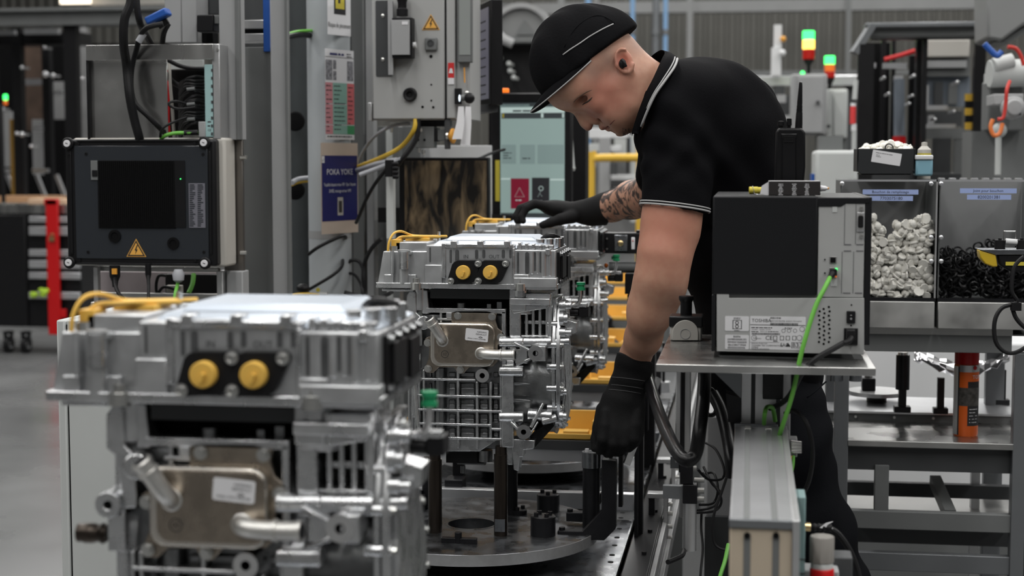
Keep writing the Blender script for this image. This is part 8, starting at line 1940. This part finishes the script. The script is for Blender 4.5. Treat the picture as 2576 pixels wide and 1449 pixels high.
for t, r, i0, i1 in ((.04, .0030, 2, 26), (.24, .0016, 6, 26)):
    pts = [(b*(1-t) + a*t) + Vector(im(.2, -.3, -.9))*(.003 + .008*t) for a, b in zip(I_, O_)][i0:i1]
    wv = MB().tube(pts, r, n=6, sm=1); wpart('collar_stripe', wv.v, wv.f, 'piping', under=shirt)
# ---- trousers
defmat('denim_black', (.0065, .007, .0085), 0, .85, bump=.35, bs=300, spec=.06)
def trousers(P):
    d = cone(P, N(1915, 880, 3.92), N(1920, 900, 4.1), .135, .135)
    for L in ([((1925, 930, 3.90), .135), ((1980, 1120, 3.87), .100), ((2048, 1330, 3.88), .082), ((2095, 1480, 3.90), .076), ((2125, 1760, 3.95), .068), ((2150, 1985, 3.98), .062)],
              [((1930, 930, 4.12), .13), ((1970, 1130, 4.15), .095), ((2030, 1350, 4.17), .08), ((2050, 1520, 4.2), .074), ((2090, 1780, 4.24), .066), ((2110, 1960, 4.26), .06)]):
        d = smin(d, chain(P, L, .06), .05)
    return d + wr(P, 60, im(.3, .9, .2), .004) + wr(P, 33, im(.7, .5, .4), .005)
b0, b1 = mesh_bounds([PD(1780, 860, 3.75), PD(2250, 2040, 3.75), PD(1780, 2040, 4.4), PD(2250, 860, 4.4)], .05)
Vt, Ft = surfnet(trousers, b0, b1, .011); tro = wpart('trousers', Vt, Ft, 'denim_black'); tro['label'] = 'black work jeans'
for px, py, D_ in ((2150, 2000, 3.98), (2110, 1975, 4.26)):
    p = PD(px, py, D_); mb = MB(); mb.ball((p.x-.06, p.y, .05), .15, .055, .05, 16, 8); mb.box(p.x-.2, p.x+.09, p.y-.05, p.y+.05, 0, .02); wpart('shoe', mb.v, mb.f, 'black_satin')
wv = MB().tube([PD(2078, 960, 3.80), PD(2050, 985, 3.775), PD(2030, 1000, 3.77)], .0022, n=6); wpart('pocket_seam', wv.v, wv.f, 'denim_black', under=tro)
# ---- gloves
defmat('glove_knit', (.0075, .0075, .008), 0, .75, bump=.5, bs=500, spec=.25)
def fingers(P, L, d, k=.006):
    f_ = None
    for c_ in L:
        q_ = chain(P, c_, .004); f_ = q_ if f_ is None else np.minimum(f_, q_)
    return smin(d, f_, k)
def lglove(P):
    d = chain(P, [((1600, 890, 3.732), .0455), ((1590, 940, 3.75), .0430), ((1578, 975, 3.76), .0405), ((1570, 1000, 3.76), .042)], .01)
    d = smax(d, -((P-N(1600, 897, 3.735).astype(np.float32))@im(-.30, .95).astype(np.float32)), .004)
    d = d + .0012*np.sin(((P-N(1590, 930, 3.75).astype(np.float32))@im(-.25, .97).astype(np.float32))*150)
    ax = [im(-.14, .99), im(.99, .14), fL]
    d = smin(d, ell(P, N(1562, 1045, 3.755), ax, (.075, .057, .036)), .02)
    d = smin(d, ell(P, N(1558, 1092, 3.745), ax, (.040, .054, .034)), .02)
    K = [(1520, 1100), (1545, 1110), (1572, 1110), (1598, 1100)]
    F_ = []
    for i, (x, y) in enumerate(K):
        F_.append([((x+4, y-62, 3.733), .0115), ((x+2, y-30, 3.727), .0135), ((x-3, y+4, 3.724), .0138), ((x-8-3*i, y+30-2*i, 3.755), .0120), ((x-12-6*i, y+34-3*i, 3.79), .0105)])
    F_.append([((1518, 1030, 3.77), .018), ((1506, 1075, 3.775), .0145), ((1499, 1105, 3.77), .0125), ((1497, 1128, 3.765), .0100)])
    return fingers(P, F_, d)
b0, b1 = mesh_bounds([PD(1480, 880, 3.66), PD(1660, 1160, 3.66), PD(1480, 1160, 3.86), PD(1660, 880, 3.86)], .01)
Vg, Fg = surfnet(lglove, b0, b1, .0032); g1 = wpart('glove', Vg, Fg, 'glove_knit'); g1['label'] = 'black knit glove on the hand reaching down'
for y, x0, x1 in ((949, 1540, 1622), (968, 1538, 1618), (980, 1532, 1612)):
    pts = []
    for t in range(9):
        px = x0 + (x1-x0)*t/8.0; py = y + 10*(t/8.0)**1.5; pts.append(ray_hit(lglove, px, py, 3.62, 3.80, .0005))
    wv = MB().tube(pts, .0013, n=6, sm=2); wpart('cuff_ridge', wv.v, wv.f, mat('ridge_grey', (.045, .045, .047), 0, .7), under=g1)
def rglove(P):
    d = chain(P, [((1548, 518, 4.60), .0500), ((1520, 526, 4.62), .0450), ((1490, 533, 4.64), .0395), ((1470, 534, 4.65), .036)], .012)
    d = smax(d, ((P-N(1547, 517, 4.60).astype(np.float32))@im(.93, .36).astype(np.float32)), .004)
    d = smin(d, ell(P, N(1428, 530, 4.67), [im(-1, -.08), im(-.08, 1), fL], (.065, .026, .042)), .025)
    d = smin(d, ell(P, N(1395, 522, 4.69), [im(-1, -.08), im(-.08, 1), fL], (.045, .021, .044)), .02)
    F_ = []
    for i, dd in enumerate((-.036, -.011, .015, .039)):
        ln = (6, -6, -9, -2)[i]
        F_.append([((1385, 520, 4.69+dd), .0135), ((1345+ln*.4, 513, 4.69+dd*1.05), .0125), ((1318+ln, 524, 4.69+dd*1.05), .0112), ((1306+ln, 545, 4.685+dd), .0102), ((1310+ln, 556, 4.68+dd), .0090)])
    F_.append([((1440, 545, 4.63), .020), ((1410, 552, 4.615), .0165), ((1385, 560, 4.61), .0135), ((1366, 566, 4.61), .0112)])
    return fingers(P, F_, d)
b0, b1 = mesh_bounds([PD(1285, 470, 4.53), PD(1580, 600, 4.53), PD(1285, 600, 4.78), PD(1580, 470, 4.78)], .01)
Vg, Fg = surfnet(rglove, b0, b1, .0034); g2 = wpart('glove', Vg, Fg, 'glove_knit'); g2['label'] = 'black knit glove resting on the farthest motor'
